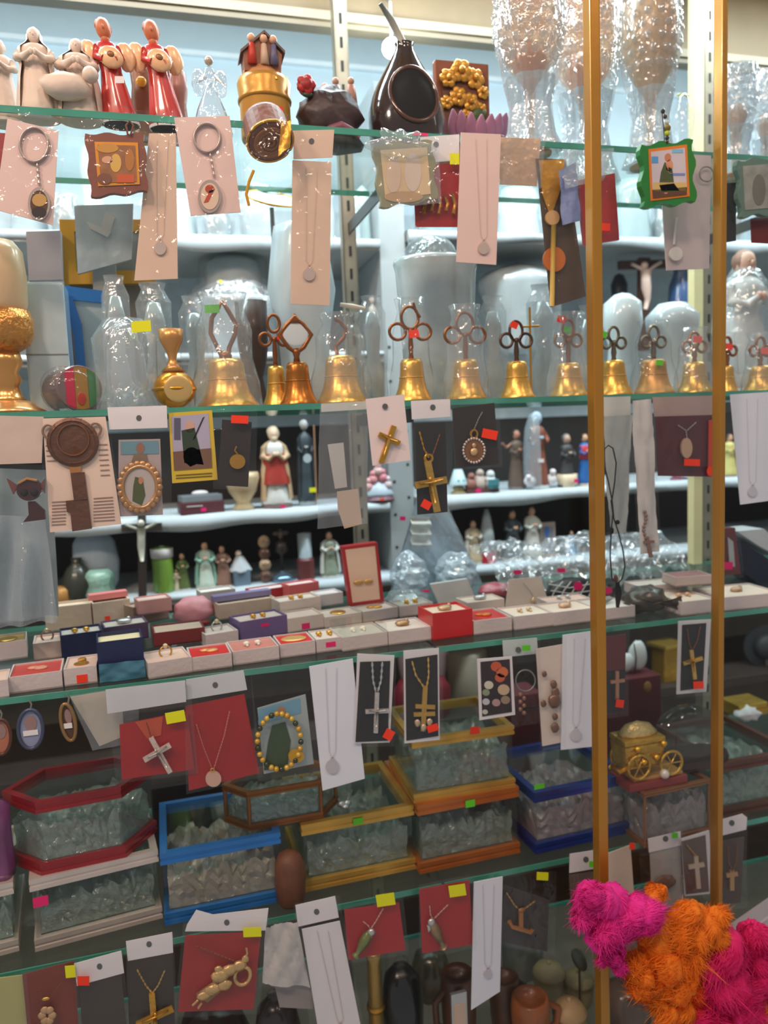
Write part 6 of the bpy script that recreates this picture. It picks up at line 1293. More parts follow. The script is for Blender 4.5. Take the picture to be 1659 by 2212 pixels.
t.add('cross', merge(slab(seg((919, 1482), (914, 1580), 10), .8722, .003), slab(seg((898, 1526), (940, 1528), 9), .8718, .003), slab(seg((894, 1544), (940, 1542), 9), .8718, .003)), M((206, 160, 76), .3, .7, .5, 140, .1))
for x, y in ((902, 1562), (928, 1560), (915, 1572)): t.add('charm', pblob(x, y, 7, 9, .872, .7, n=8, m=6, noise=.15), M((200, 180, 150), .35, .5, .4), smooth=True)
# floral card, keyring, charm strip
t = card('floral_card', 'white edged dark floral card with an orange red bloom', 'card', [(1031, 1424), (1106, 1418), (1113, 1544), (1036, 1556)], .878, WB)
t.add('dark_panel', slab([(1038, 1430), (1101, 1424), (1106, 1538), (1042, 1548)], .8774, .0005), M((50, 36, 40), .5, 0, 0, 60, .3, .3, 90))
for x, y, r, c in ((1072, 1440, 12, (196, 90, 60)), (1085, 1452, 13, (206, 110, 70)), (1080, 1464, 11, (190, 96, 66)), (1056, 1480, 10, (206, 200, 180)), (1050, 1496, 8, (140, 150, 120)), (1050, 1516, 8, (190, 190, 200)), (1072, 1518, 9, (176, 140, 140)), (1088, 1490, 13, (196, 170, 140)), (1048, 1538, 6, (190, 190, 180)), (1092, 1512, 10, (150, 130, 110))):
    t.add('printed_bloom', slab(ell(x, y, r, r * .9, 12), .8769, .0004), M(c, .5))
t = card('keyring_card', 'clear bag keyring with thin ring and beads, green sticker on header', 'keyring', [(1086, 1384), (1160, 1378), (1162, 1412), (1088, 1420)], .887, M((196, 206, 206), .5), hole=(1120, 1404), bag=[(1084, 1380), (1164, 1374), (1170, 1560), (1104, 1570)], st=[(1137, 1400, 18, 12, 'g', -.05)], seed=58, part='header_card')
t.add('split_ring', ptube(ell(1135, 1470, 21, 23, 26), .884, 1.8, 6, True), STEEL, smooth=True); t.add('bead_drop', merge(*[pblob(1124 + 8 * (i % 2), 1500 + i * 8, 5, 5, .884, .9, n=8, m=6) for i in range(6)]), M((150, 110, 90), .3, .3), smooth=True)
t = card('charm_card', 'cream narrow card carrying small dark charms', 'charm card', [(1158, 1402), (1216, 1392), (1212, 1604), (1172, 1612)], .882, M((222, 206, 194), .55, 0, .2, 40, .05), bag=[(1156, 1380), (1222, 1372), (1220, 1610), (1166, 1618)], seed=59)
for x, y, r in ((1196, 1478, 8), (1200, 1496, 10), (1198, 1514, 15), (1174, 1520, 7), (1199, 1548, 7), (1199, 1572, 10), (1176, 1456, 6)): t.add('charm', pblob(x, y, r, r * 1.1, .878, .5, n=10, m=8, noise=.1), M((128, 96, 82), .35, .4, .3), smooth=True)
long_card('long white necklace card left of the wide gold stile, below shelf', [(1216, 1372), (1290, 1362), (1288, 1612), (1212, 1620)], .879, WHITEC, (1244, 1588), seed=60, pr=12, pm=M((200, 198, 204), .4))
t = card('cross_card', 'dark red and black card with small rose gold cross', 'cross card', [(1304, 1376), (1352, 1370), (1350, 1538), (1302, 1546)], .884, M((96, 26, 30), .55, 0, .2, 90, .15), bag=[(1300, 1364), (1358, 1358), (1356, 1546), (1298, 1552)], st=[(1339, 1520, 17, 17, 'o', .15)], seed=61)
t.add('black_panel', slab([(1304, 1450), (1351, 1446), (1350, 1536), (1303, 1544)], .8834, .0004), BLACK)
crossp(t, (1334, 1450), (1334, 1512), (1320, 1474), (1350, 1470), 7, .880, M((196, 140, 110), .35, .6), None)
t = card('cross_card', 'white framed black card with a gold cross in front of dark arch', 'cross card', [(1466, 1342), (1536, 1338), (1526, 1494), (1462, 1500)], .879, WB, bag=[(1460, 1334), (1542, 1330), (1534, 1500), (1458, 1508)], st=[(1509, 1480, 22, 16, 'o', -.03)], seed=62)
t.add('black_panel', slab([(1474, 1350), (1526, 1346), (1518, 1486), (1470, 1492)], .8782, .0005), BLACK)
crossp(t, (1494, 1404), (1502, 1468), (1477, 1434), (1518, 1422), 8, .8755, GOLDP, GOLD)
chainv(t, [(1484, 1358), (1488, 1385), (1494, 1404)], .876, 1.6, COPPER, 4); chainv(t, [(1513, 1352), (1506, 1385), (1496, 1404)], .876, 1.6, COPPER, 4)
# ================================================================== glass caskets on the fourth shelf
FILL = clear('cellophane', (.72, .80, .76), (168, 182, 174), .45, .15, .14, .9, 90)
FILLP = clear('pink_cellophane', (.80, .74, .76), (196, 178, 182), .5, .12, .16, .9, 90)
FILLC = clear('cream_cellophane', (.80, .76, .70), (206, 190, 174), .55, .12, .16, .9, 90)
def ringprism(c, pts, so, si, z0, z1):
    n = len(pts); V = []
    for z in (z0, z1):
        for sc in (so, si): V += [c + (p - c) * sc + Vector((0, 0, z)) for p in pts]
    F = []
    for i in range(n):
        j = (i + 1) % n
        F += [(i, j, 2 * n + j, 2 * n + i), (n + j, n + i, 3 * n + i, 3 * n + j), (2 * n + i, 2 * n + j, 3 * n + j, 3 * n + i), (j, i, n + i, n + j)]
    return V, F
def casket(label, bl, br, Z, tl, dep, rim, fill=FILL, hexa=0.0, rh=.0145, posts=None, st=(), cat='glass box', ridges=True, fillh=.8, post_m=None):
    a, b = G(bl[0], bl[1], Z), G(br[0], br[1], Z)
    u = b - a; u.z = 0; w = u.length; u.normalize(); v = Vector((-u.y, u.x, 0))
    zt = P(tl[0], tl[1], a.y).z - Z
    pts = [a, b, b + v * dep, a + v * dep] if not hexa else [a, b, b + u * hexa + v * dep * .5, b + v * dep, a + v * dep, a - u * hexa + v * dep * .5]
    pts = [Vector((p.x, p.y, Z)) for p in pts]
    c = sum(pts, Vector((0, 0, 0))) / len(pts)
    t = T('glass_casket', label, cat, c, 'glass caskets on the fourth shelf')
    t.add('base_rim', merge(ringprism(c, pts, 1.0, .90, 0, rh * .35), ringprism(c, pts, .985, .90, rh * .35, rh * .6), ringprism(c, pts, 1.0, .90, rh * .6, rh)), rim)
    t.add('lid_rim', merge(ringprism(c, pts, 1.0, .88, zt - rh, zt - rh * .65), ringprism(c, pts, .985, .88, zt - rh * .65, zt - rh * .4), ringprism(c, pts, 1.0, .88, zt - rh * .4, zt)), rim)
    n = len(pts)
    for i in range(n):
        p, q = c + (pts[i] - c) * .955, c + (pts[(i + 1) % n] - c) * .955
        nn = (q - p).cross(Vector((0, 0, 1))).normalized() * .0012
        V = [x + y + Vector((0, 0, z)) for z in (rh * .9, zt - rh * .9) for y in (nn, -nn) for x in (p, q)]
        t.add('glass_pane', (V, [(0, 1, 3, 2), (6, 7, 5, 4), (0, 4, 5, 1), (2, 3, 7, 6), (0, 2, 6, 4), (1, 5, 7, 3)]), CASKG)
        if posts: t.add('corner_post', tube([p + Vector((0, 0, rh * .8)), p + Vector((0, 0, zt - rh * .8))], posts, 6), post_m or rim)
    t.add('floor_plate', ([c + (p - c) * .95 + Vector((0, 0, .003)) for p in pts], [tuple(range(n))]), M((120, 128, 122), .3, .3))
    lt = [c + (p - c) * .93 for p in pts]
    t.add('lid_glass', ([p + Vector((0, 0, zt - .004)) for p in lt] + [p + Vector((0, 0, zt - .0065)) for p in lt], [tuple(range(n)), tuple(reversed(range(n, 2 * n)))] + [(i, i + n, (i + 1) % n + n, (i + 1) % n) for i in range(n)]), CASKG)
    rnd = random.Random(int(abs(bl[0])) + 3)
    nu, nv = 22, 12; zf = (zt - 2 * rh) * fillh
    hN = [[.80 + .10 * math.sin(.9 * i + bl[0]) * math.sin(1.1 * j + bl[1]) + rnd.uniform(-.2, .14) for i in range(nu + 1)] for j in range(nv + 1)]
    rw = lambda q: (.90 + (hexa * 2 / w) * (1 - abs(2 * q - 1)) * .9) if hexa else .90
    def fp(i, j, top):
        fu, fv = i / nu, j / nv
        edge = i in (0, nu) or j in (0, nv)
        pu = w / 2 + (fu - .5) * w * rw(fv) + (0 if edge else rnd.uniform(-.4, .4) * w / nu)
        pv = dep / 2 + (fv - .5) * dep * .88 + rnd.uniform(-.3, .3) * dep / nv * (0 if edge else 1)
        return a + u * pu + v * pv + Vector((0, 0, rh + .0005 + (zf * hN[j][i] if top else 0)))
    Vt = [fp(i, j, True) for j in range(nv + 1) for i in range(nu + 1)]
    Ft = [(j * (nu + 1) + i, j * (nu + 1) + i + 1, (j + 1) * (nu + 1) + i + 1, (j + 1) * (nu + 1) + i) for j in range(nv) for i in range(nu)]
    rimi = [i for i in range(nu + 1)] + [(j + 1) * (nu + 1) - 1 for j in range(1, nv + 1)] + [nv * (nu + 1) + i for i in range(nu - 1, -1, -1)] + [j * (nu + 1) for j in range(nv - 1, 0, -1)]
    prev = rimi; VV = list(Vt); FF = list(Ft); LV_ = 5
    for k in range(1, LV_ + 1):
        cur = []
        for q in rimi:
            p = Vt[q].copy(); f = 1 - k / LV_
            p.z = Z + rh + .0005 + (Vt[q].z - Z - rh) * f
            dd = (p - c); dd.z = 0
            if 0 < k < LV_: p += dd.normalized() * rnd.uniform(-.003, .0012)
            cur.append(len(VV)); VV.append(p)
        for i in range(len(rimi)):
            j = (i + 1) % len(rimi)
            FF.append((prev[i], cur[i], cur[j], prev[j]))
        prev = cur
    t.add('cellophane_filling', (VV, FF), fill, label='crumpled cellophane filling')
    for q in st:
        p = P(q[0], q[1], a.y + (b.y - a.y) * (q[0] - bl[0]) / (br[0] - bl[0]))
        o = p - v * .0012
        wz = q[2] / 2 * S(q[0], q[1], a.y); hz = q[3] / 2 * S(q[0], q[1], a.y)
        V = [o - v * .0004 * k + u * (sx_ * wz) + Vector((0, 0, sz_ * hz)) for k in (0, 1) for sx_, sz_ in ((-1, -1), (1, -1), (1, 1), (-1, 1))]
        t.add('price_sticker', (V, [(0, 1, 2, 3), (7, 6, 5, 4), (0, 4, 5, 1), (1, 5, 6, 2), (2, 6, 7, 3), (3, 7, 4, 0)]), ST[q[4]])
    t.zt = Z + zt; t.a = a; t.v = v; t.u = u
    return t
RIMR = M((150, 26, 32), .28, .3, 0, 80, .1, .4)
RIMS = M((220, 206, 196), .28, .5, 0, 80, .08)
RIMB = M((40, 118, 192), .28, .3, 0, 80, .1, .4)
RIMG = M((214, 168, 76), .28, .55, 0, 80, .1)
RIMO = M((186, 104, 40), .34, .4, .2, 60, .1, .3)
RIMV = M((46, 74, 156), .22, .6, 0, 80, .25, .4, 9)
c2 = casket('silver rimmed glass casket with pink sticker under the red hexagonal one', (76, 2057), (352, 1983), Z4, (47, 1905), .15, RIMS, st=[(88, 1946, 30, 22, 'p')])
c1 = casket('dark red rimmed hexagonal glass casket filled with cellophane', (89, 1892), (273, 1852), c2.zt, (78, 1733), .10, RIMR, hexa=.04)
c3 = casket('silver rimmed glass casket cut off by the left edge', (-170, 2110), (42, 2054), Z4, (-170, 1952), .15, RIMS)
c4 = casket('bright blue rimmed glass casket on the fourth shelf', (356, 2000), (614, 1946), Z4, (340, 1847), .14, RIMB, fill=FILLC)
c6 = casket('gold rimmed glass casket with green sticker between blue and orange ones', (658, 1928), (899, 1877), Z4, (648, 1784), .15, RIMG, st=[(773, 1773, 22, 14, 'g')])
c8 = casket('orange rimmed glass casket with green sticker', (907, 1889), (1124, 1842), Z4, (900, 1741), .15, RIMO, st=[(1015, 1735, 22, 16, 'g')])
c7 = casket('tall gold rimmed glass casket with red sticker on the orange one', (894, 1736), (1114, 1700), c8.zt, (884, 1600), .13, RIMG, st=[(1025, 1577, 21, 16, 'o')], rh=.012)
c9 = casket('metallic blue violet rimmed glass casket with pinkish filling', (1157, 1846), (1365, 1798), Z4, (1152, 1714), .15, RIMV, fill=FILLP, st=[(1164, 1698, 24, 11, 'g')])
c10 = casket('clear casket with copper edges under the golden carriage', (1392, 1832), (1536, 1796), Z4, (1386, 1716), .10, M((150, 104, 70), .35, .4, 0, 80, .1), fill=FILLP, rh=.006, posts=.002)
c5 = casket('copper framed hexagonal glass casket behind the blue one', (537, 1795), (699, 1766), c4.zt, (532, 1712), .07, M((150, 92, 42), .35, .5, 0, 80, .1), hexa=.028, rh=.008, posts=.0026, fill=FILL)
c11 = casket('brown rimmed glass casket with crumpled filling at the right edge', (1558, 1768), (1720, 1736), Z4, (1556, 1650), .16, M((96, 60, 50), .4, .1, .2, 60, .15), fillh=.95)
# silver heart on the gold casket
p = G(744, 1742, c6.zt)
t = T('heart_charm', 'small silver heart charm lying on the gold casket lid', 'charm', p)
t.add('heart', merge(blob(p + Vector((-.004, 0, .004)), (.006, .004, .004), 10, 8), blob(p + Vector((.004, 0, .004)), (.006, .004, .004), 10, 8), blob(p + Vector((0, -.005, .003)), (.006, .006, .003), 10, 8)), SILVER, smooth=True); t.add('loop', tube([p + Vector((.004, .004, .005)), p + Vector((.010, .010, .008)), p + Vector((.014, .012, .016))], .0012, 6), STEEL)
# brown pouch, dark box
pot('leather_pouch', 'brown leather pouch wedged between the blue and gold caskets', 'pouch', 626, 1838, .925, Z4, [(24, 0), (30, .06), (33, .4), (32, .75), (24, .92), (10, 1.0), (0, 1)], M((110, 66, 42), .55, 0, .4, 60, .2), fold=.06, fk=5)
def crate(name, label, cat, x, ytop, w, Y, Z, dep, mat, extra=(), rz=0.0, bev=.002):
    b, h, s = stand(x, ytop, Y, Z)
    t = T(name, label, cat, b + Vector((0, dep / 2, 0)))
    t.add('body', box(b + Vector((0, dep / 2, 0)), (w * s, dep, h), rz, bev), mat)
    t.b, t.h, t.s, t.dep = b, h, s, dep
    return t
t = crate('dark_wooden_box', 'very dark brown wooden box behind the blue casket', 'box', 418, 1690, 170, 1.10, Z4, .10, M((52, 34, 30), .5, 0, .3, 40, .2)); t.add('lid_line', box(t.b + Vector((0, -.001, t.h * .7)), (170 * t.s, .002, .002)), DARK)
t = crate('maroon_box', 'maroon velvet box standing right of the tall gold casket', 'box', 1135, 1500, 82, 1.16, Z4, .06, MAROON); t.add('lid_line', box(t.b + Vector((0, -.001, t.h * .82)), (82 * t.s, .002, .002)), DARK)
t = crate('maroon_box', 'maroon velvet box with gold emblem right of the wide gold stile', 'box', 1372, 1465, 130, 1.15, Z4, .07, MAROON); k = t.add('gold_emblem', blob(t.b + Vector((30 * t.s, -.001, t.h * .87)), (.008, .002, .010), 12, 8), M((150, 110, 60), .4, .4), smooth=True)
bw = t.b + Vector((0, .03, t.h))
t = T('white_bow_ornament', 'white ceramic bow shaped ornament on the maroon velvet box', 'ornament', bw)
s = S(1392, 1420, 1.18)
t.add('bow_loop', blob(bw + Vector((.0, 0, .020)), (.020, .012, .017), 16, 10, .05), M((214, 216, 216), .3, 0, 0, 80, .02, .4), smooth=True); t.add('bow_loop', blob(bw + Vector((.026, 0, .030)), (.018, .011, .027), 16, 10, .05), M((214, 216, 216), .3, 0, 0, 80, .02, .4), smooth=True); t.add('tie', tube([bw + Vector((.013, -.010, .002)), bw + Vector((.014, -.013, .03)), bw + Vector((.013, -.008, .055))], .0012, 6), DARK)
t = crate('gold_tin', 'ornate gold tin box behind the white framed cross card', 'tin', 1454, 1398, 44, 1.53, W5, .05, M((186, 142, 50), .35, .6, .7, 80, .2)); t.add('lid', box(t.b + Vector((-.004, .02, t.h)), (62 * t.s, .06, .008), .2, .001), M((206, 170, 80), .3, .7))
t = T('black_hat', 'round black hat leaning at the right edge of the back shelf', 'hat', Vector((P(1650, 1420, 1.54).x, 1.54, W5))); cH = P(1652, 1396, 1.56); sH = S(1652, 1422, 1.54); t.add('brim', tilt(lathe(O, [(0, 0), (47 * sH, 0), (47 * sH, .004), (0, .006)], 32), cH, Vector((-.3, -.95, .1)).normalized()), M((40, 42, 44), .6), smooth=False); t.add('crown', tilt(lathe(O, [(28 * sH, 0), (26 * sH, .02), (21 * sH, .028), (0, .03)], 28), cH, Vector((-.3, -.95, .1)).normalized()), M((48, 50, 52), .6), smooth=True); t.add('hat_stand', tube([cH, Vector((cH.x, 1.55, W5))], .004, 8), STEEL)
b, h, s = stand(912, 1462, 1.54, W5)
t = T('maroon_heart_box', 'maroon heart topped box behind the double barred cross card', 'box', b); t.add('body', lathe(b, [(58 * s, 0), (62 * s, .004), (64 * s, h * .7), (50 * s, h * .95), (0, h)], 28, .6), M((116, 26, 36), .5, 0, .3, 80, .12), smooth=True); t.add('clasp', blob(b + Vector((0, -64 * s * .6, h * .5)), .004, 8, 6), GOLD)
pot('pink_white_dish', 'white dish with a pink flower rim above the maroon heart box', 'dish', 916, 1402, 1.62, W5, [(40, 0), (46, .3), (56, .7), (58, .9), (50, 1.0), (0, .98)], M((216, 190, 196), .3, 0, .3, 40, .12, .4), sq=.4)
pot('cream_jar', 'tan grey tall box behind the floral card', 'jar', 1010, 1404, 1.60, W5, [(44, 0), (46, .05), (46, .95), (40, 1), (0, 1)], M((150, 140, 120), .5), n=4)
t = crate('gold_casket', 'small gold trinket box with white lace at the right edge', 'trinket box', 1628, 1548, 76, 1.10, c11.zt - .0, .05, M((196, 156, 66), .32, .6, .6, 70, .15)); t.add('lace', crumple(t.b + Vector((-.014, .0, t.h + .008)), (.022, .016, .012), 6, 16, 10, .16), WHITE, smooth=True)
t.add('lid_band', box(t.b + Vector((0, -.001, t.h * .6)), (78 * t.s, .003, .004)), GOLD)
# glass dome
pd = G(1512, 1662, c10.zt + .004) + Vector((0, .03, 0)); sd = S(1512, 1640, pd.y)
t = T('glass_dome', 'large arched glass dome on a dark base behind the carriage', 'dome', pd)
hd_ = P(1505, 1520, pd.y).z - pd.z
t.add('dome', lathe(pd, [(88 * sd, .012), (90 * sd, hd_ * .3), (82 * sd, hd_ * .6), (60 * sd, hd_ * .84), (30 * sd, hd_ * .97), (0, hd_)], 32, .5), clear('smoky_glass', (.80, .82, .80), (120, 120, 112), .06, .05, .04, fres=.9), smooth=True)
t.add('base', lathe(pd, [(98 * sd, 0), (100 * sd, .004), (96 * sd, .012), (0, .013)], 30, .5), M((62, 46, 42), .4, 0, .1, 40, .15))
# golden carriage
pc = G(1420, 1712, c10.zt) + Vector((.01, .035, 0)); s = S(1420, 1660, pc.y)
t = T('golden_carriage', 'golden filigree carriage with wheels on a dusty red base', 'carriage', pc)
GC = M((206, 166, 78), .32, .65, .9, 130, .2)
t.add('base', box(pc, (142 * s, .05, .012), 0, .002), M((136, 58, 56), .45, 0, .1, 40, .1)); t.add('base_band', box(pc + Vector((.003, 0, .012)), (118 * s, .04, .005), 0, .001), M((206, 160, 100), .4, .3))
b0 = pc + Vector((-.018, 0, .030))
t.add('coach_body', merge(box(b0, (88 * s, .036, .034), 0, .004, 1.12), box(b0 + Vector((0, 0, .034)), (98 * s, .04, .008), 0, .002)), GC); t.add('coach_roof', lathe(b0 + Vector((0, 0, .042)), [(44 * s, 0), (46 * s, .003), (30 * s, .014), (8 * s, .018), (0, .020)], 20, .5), M((214, 190, 130), .3, .5, .8, 120, .15), smooth=True)
for dx, dz in ((-.03, .022), (.022, .020)):
    for dy in (-.022, .022):
        cw = pc + Vector((dx, dy, dz + .012)); r = .017
        k = t.add('wheel', tube([cw + Vector((r * math.cos(a), 0, r * math.sin(a))) for a in [i * PI / 12 for i in range(24)]], .0022, 6, True), GC, smooth=True)
        for a in range(6): t.add('spoke', tube([cw, cw + Vector((r * math.cos(a * PI / 3), 0, r * math.sin(a * PI / 3)))], .0009, 5), GC, k)
t.add('shaft', tube([pc + Vector((-.034, -.014, .034)), pc + Vector((-.060, -.018, .030)), pc + Vector((-.072, -.018, .040))], .004, 8), GOLD, smooth=True)
for x, y in ((-.02, .030), (.0, .034), (-.03, .050), (.012, .052)): t.add('ornament', blob(b0 + Vector((x + .016, -.022, y - .02)), .0045, 8, 6, .2), M((226, 176, 60), .28, .7), smooth=True)
t.add('crystal_ball', blob(pc + Vector((.008, -.026, .020)), .007, 12, 10), M((226, 214, 206), .1, .2, 0, 80, .05, .8), smooth=True)
pot('purple_wrapped_candle', 'purple bagged candle cut off by the left edge beside red casket', 'candle', -4, 1722, .955, c3.zt, [(26, 0), (28, .1), (26, .5), (28, .9), (0, 1)], M((120, 62, 110), .3, 0, .6, 40, .3, .4), fold=.08, fk=5)

# ================================================================== cards hanging from the fourth shelf
card('green_card', 'olive yellow card cut off at the lower left corner', 'card', [(-40, 2118), (54, 2106), (66, 2240), (-40, 2240)], .886, M((176, 172, 110), .5, 0, .2, 20, .08), bag=[(-40, 2112), (58, 2100), (70, 2240), (-40, 2240)], seed=71)
t = card('pendant_card', 'rust coloured card with pale flower pendant at lower left', 'pendant card', [(48, 2106), (160, 2076), (172, 2250), (62, 2250)], .882, M((122, 44, 20), .55, 0, .2, 90, .1), st=[(152, 2099, 22, 26, 'y', -.1)], bag=[(44, 2096), (166, 2070), (178, 2250), (58, 2250)], seed=72)
chainv(t, [(80, 2138), (96, 2158)], .877, 1.3, COPPER); chainv(t, [(134, 2120), (104, 2158)], .877, 1.0, COPPER)
t.add('pendant', merge(*[pblob(102 + 11 * math.cos(a), 2194 + 13 * math.sin(a), 9, 9, .876, .4, n=8, m=6) for a in [i * PI / 3 for i in range(6)]]), M((196, 160, 120), .4, .3), smooth=True); t.add('bail', pblob(99, 2158, 9, 4, .876, .5, n=8, m=6), GOLDP, smooth=True)
t = card('cross_card', 'dark bagged card under white header with orange corner sticker', 'cross card', [(170, 2124), (262, 2104), (276, 2250), (180, 2250)], .878, M((62, 52, 42), .6, 0, .2, 60, .15), header=[(160, 2082), (262, 2054), (268, 2102), (166, 2130)], hole=(215, 2088), st=[(180, 2119, 26, 20, 'o', 0)], bag=[(160, 2080), (266, 2052), (282, 2250), (172, 2250)], seed=73)
t = card('cross_card', 'dark bagged card with gold chain and diagonal gold cross, lower left', 'cross card', [(274, 2074), (372, 2058), (380, 2250), (280, 2250)], .884, M((58, 46, 34), .6, 0, .2, 60, .15), header=[(272, 2034), (372, 2014), (374, 2058), (276, 2076)], hole=(322, 2040), bag=[(272, 2032), (374, 2012), (386, 2250), (276, 2250)], seed=74)
chainv(t, [(296, 2094), (316, 2130), (328, 2144)], .879, 1.8, GOLDP, 4); chainv(t, [(356, 2096), (342, 2128), (330, 2144)], .879, 1.8, GOLDP, 4)
crossp(t, (328, 2148), (334, 2230), (296, 2216), (374, 2180), 13, .876, M((206, 156, 66), .35, .6, .6, 140, .12), GOLD)
t = card('figure_pendant_card', 'red card with a large diagonal golden figure pendant', 'pendant card', [(400, 2022), (564, 2012), (548, 2180), (384, 2186)], .879, M((160, 36, 26), .5, 0, .2, 90, .08), header=[(404, 1998), (424, 1966), (460, 1976), (580, 1962), (574, 2010), (400, 2012)], hole=(490, 1993), bag=[(396, 1990), (580, 1976), (560, 2188), (376, 2194)], st=[(545, 2014, 39, 20, 'y', -.04)], seed=75)
chainv(t, [(424, 2044), (470, 2062), (512, 2078)], .874, 1.6, COPPER, 4)
FG = M((206, 172, 120), .35, .45, .7, 120, .12)
t.add('figure_pendant', merge(slab([(424, 2150), (448, 2166), (482, 2138), (470, 2118)], .8725, .004), *[pblob(x, y, rx, ry, .872, .55, n=12, m=8, noise=.08, seed=i) for i, (x, y, rx, ry) in enumerate(((476, 2108, 20, 14), (496, 2096, 18, 13), (518, 2086, 15, 12), (486, 2128, 16, 12), (460, 2138, 18, 12), (440, 2152, 15, 10), (472, 2094, 9, 8), (530, 2072, 8, 9)))]), FG, smooth=True)
t.add('figure_wing', ptube(ell(524, 2108, 16, 20, 20, .4), .872, 4, 6, True), FG, smooth=True); t.add('bail', ptube([(526, 2074), (534, 2060), (532, 2048)], .872, 2.4, 6), FG)
t.add('feet', merge(ptube([(428, 2160), (416, 2172)], .872, 2.6, 6), ptube([(436, 2166), (428, 2178)], .872, 2.6, 6)), FG)
t = T('crumpled_bag', 'crumpled white paper and plastic bag hanging right of the figure pendant', 'bag', P(615, 1980, .886)); t.add('paper', film([(572, 1996), (640, 1984), (668, 2126), (566, 2118)], .887, .005, 10, 12, 76), M((200, 194, 190), .5, 0, .6, 40, .06), smooth=True); t.add('bag_film', film([(560, 1985), (650, 1972), (676, 2140), (556, 2124)], .878, .006, 10, 12, 77), FILM, smooth=True)
t.add('small_card', slab([(592, 2124), (680, 2118), (676, 2180), (604, 2176)], .889, .001), M((150, 140, 136), .5))
long_card('long white necklace card with punched header, bottom centre', [(652, 2008), (734, 1990), (784, 2240), (690, 2240)], .880, WHITE, (735, 2225), header=[(638, 1956), (724, 1936), (732, 1982), (644, 2002)], hole=(684, 1970), bag=[(634, 1950), (732, 1932), (790, 2240), (672, 2240)], seed=78, pr=10)
def fishcard(label, q, st, body, Y, green, ch, seed):
    t = card('fish_pendant_card', label, 'pendant card', q, Y, REDC, st=st, bag=[(q[0][0] - 4, q[0][1] - 14), (q[1][0] + 8, q[1][1] - 14), (q[2][0] + 6, q[2][1] + 6), (q[3][0] - 6, q[3][1] + 6)], seed=seed, group='red fish pendant cards')
    (x0, y0), (x1, y1) = body; n = 8; s = S(x0, y0, Y)
    t.add('fish', tube([P(x0 + (x1 - x0) * i / n, y0 + (y1 - y0) * i / n, Y - .004) for i in range(n + 1)], 11 * s, 8, rs=[.35, .8, 1.0, 1.05, 1.0, .85, .6, .4, .85]), green, smooth=True)
    t.add('fish_head', pblob(x0 + 2, y0 + 4, 9, 9, Y - .005, .7, n=10, m=8, noise=.1), SILVER, smooth=True)
    t.add('fin', slab([(x0 - 8, y0 + 10), (x0 + 4, y0 + 14), (x0 - 4, y0 + 26)], Y - .006, .002), SILVER)
    for c in ch: chainv(t, c, Y - .003, 1.4, M((216, 176, 156), .35, .4), 4)
fishcard('red card with long silver and green fish pendant beside white card', [(744, 1966), (862, 1950), (876, 2052), (752, 2074)], [(833, 1944, 40, 26, 'y', -.15)], ((800, 2010), (768, 2066)), .883, M((122, 132, 84), .35, .3, .3, 140, .2), [[(784, 1990), (796, 2000), (800, 2008)], [(828, 1962), (812, 1990), (801, 2006)]], 79)
fishcard('red card with small segmented fish pendant, near lower centre', [(906, 1922), (1014, 1902), (1022, 2040), (912, 2060)], [(988, 1924, 36, 25, 'y', -.15)], ((930, 1988), (958, 2046)), .883, M((150, 130, 100), .35, .4, .3, 140, .25), [[(928, 1956), (930, 1976), (934, 1984)], [(968, 1954), (950, 1972), (938, 1984)]], 80)
long_card('long white necklace card hanging at lower centre beside the dark card', [(1024, 1906), (1086, 1894), (1080, 2142), (1018, 2182)], .878, WHITEC, (1054, 2104), seed=81, pr=9, pm=M((196, 192, 200), .4))
t = card('anchor_card', 'dark card with gold anchor pendant and yellow sticker', 'pendant card', [(1086, 1910), (1186, 1944), (1182, 2056), (1082, 2034)], .886, M((62, 56, 54), .6, 0, .1, 60, .1), bag=[(1086, 1884), (1200, 1880), (1196, 2060), (1080, 2042)], st=[(1172, 1893, 25, 17, 'y', .05)], seed=82)
chainv(t, [(1094, 1928), (1112, 1956), (1124, 1966)], .881, 1.6, GOLDP, 4); chainv(t, [(1156, 1946), (1140, 1958), (1128, 1966)], .881, 1.6, GOLDP, 4)
AN = M((176, 124, 84), .35, .5, .3, 100, .1)
t.add('anchor', merge(slab(seg((1126, 1966), (1126, 2004), 9), .879, .003), ptube([(1100, 1990), (1106, 2002), (1126, 2008), (1146, 2014), (1150, 2006)], .879, 5, 6), pblob(1127, 1966, 8, 5, .879, .6, n=8, m=6)), AN, smooth=False)
# lower right headers
t = card('header_bag', 'bag with white header, hole and green sticker left of wide stile', 'bag', [(1230, 1890), (1300, 1880), (1300, 2010), (1236, 2010)], .888, M((96, 84, 76), .6, 0, .2, 60, .1), header=[(1231, 1845), (1300, 1834), (1300, 1874), (1230, 1886)], hole=(1266, 1857), st=[(1280, 1867, 14, 13, 'g')], bag=[(1228, 1842), (1304, 1832), (1306, 2010), (1230, 2014)], seed=83)
t = card('cream_card', 'cream curled card with orange corner sticker above the feather boa', 'card', [(1306, 1846), (1362, 1826), (1372, 1960), (1312, 1960)], .884, M((222, 206, 188), .5, 0, .1, 30, .04), st=[(1366, 1828, 12, 14, 'o')])
t = card('header_bag', 'clear bag with white header and pale green sticker between stiles', 'bag', [(1404, 1842), (1470, 1826), (1476, 1960), (1410, 1960)], .886, M((170, 170, 164), .5, 0, .3, 40, .08), header=[(1400, 1812), (1470, 1796), (1472, 1826), (1402, 1842)], hole=(1438, 1812), st=[(1458, 1805, 13, 12, 'g')], bag=[(1376, 1800), (1474, 1790), (1482, 1970), (1386, 1970)], seed=84)
t.add('charm', pblob(1437, 1906, 26, 16, .882, .3, n=12, m=8, noise=.1), M((120, 86, 70), .4), smooth=True)
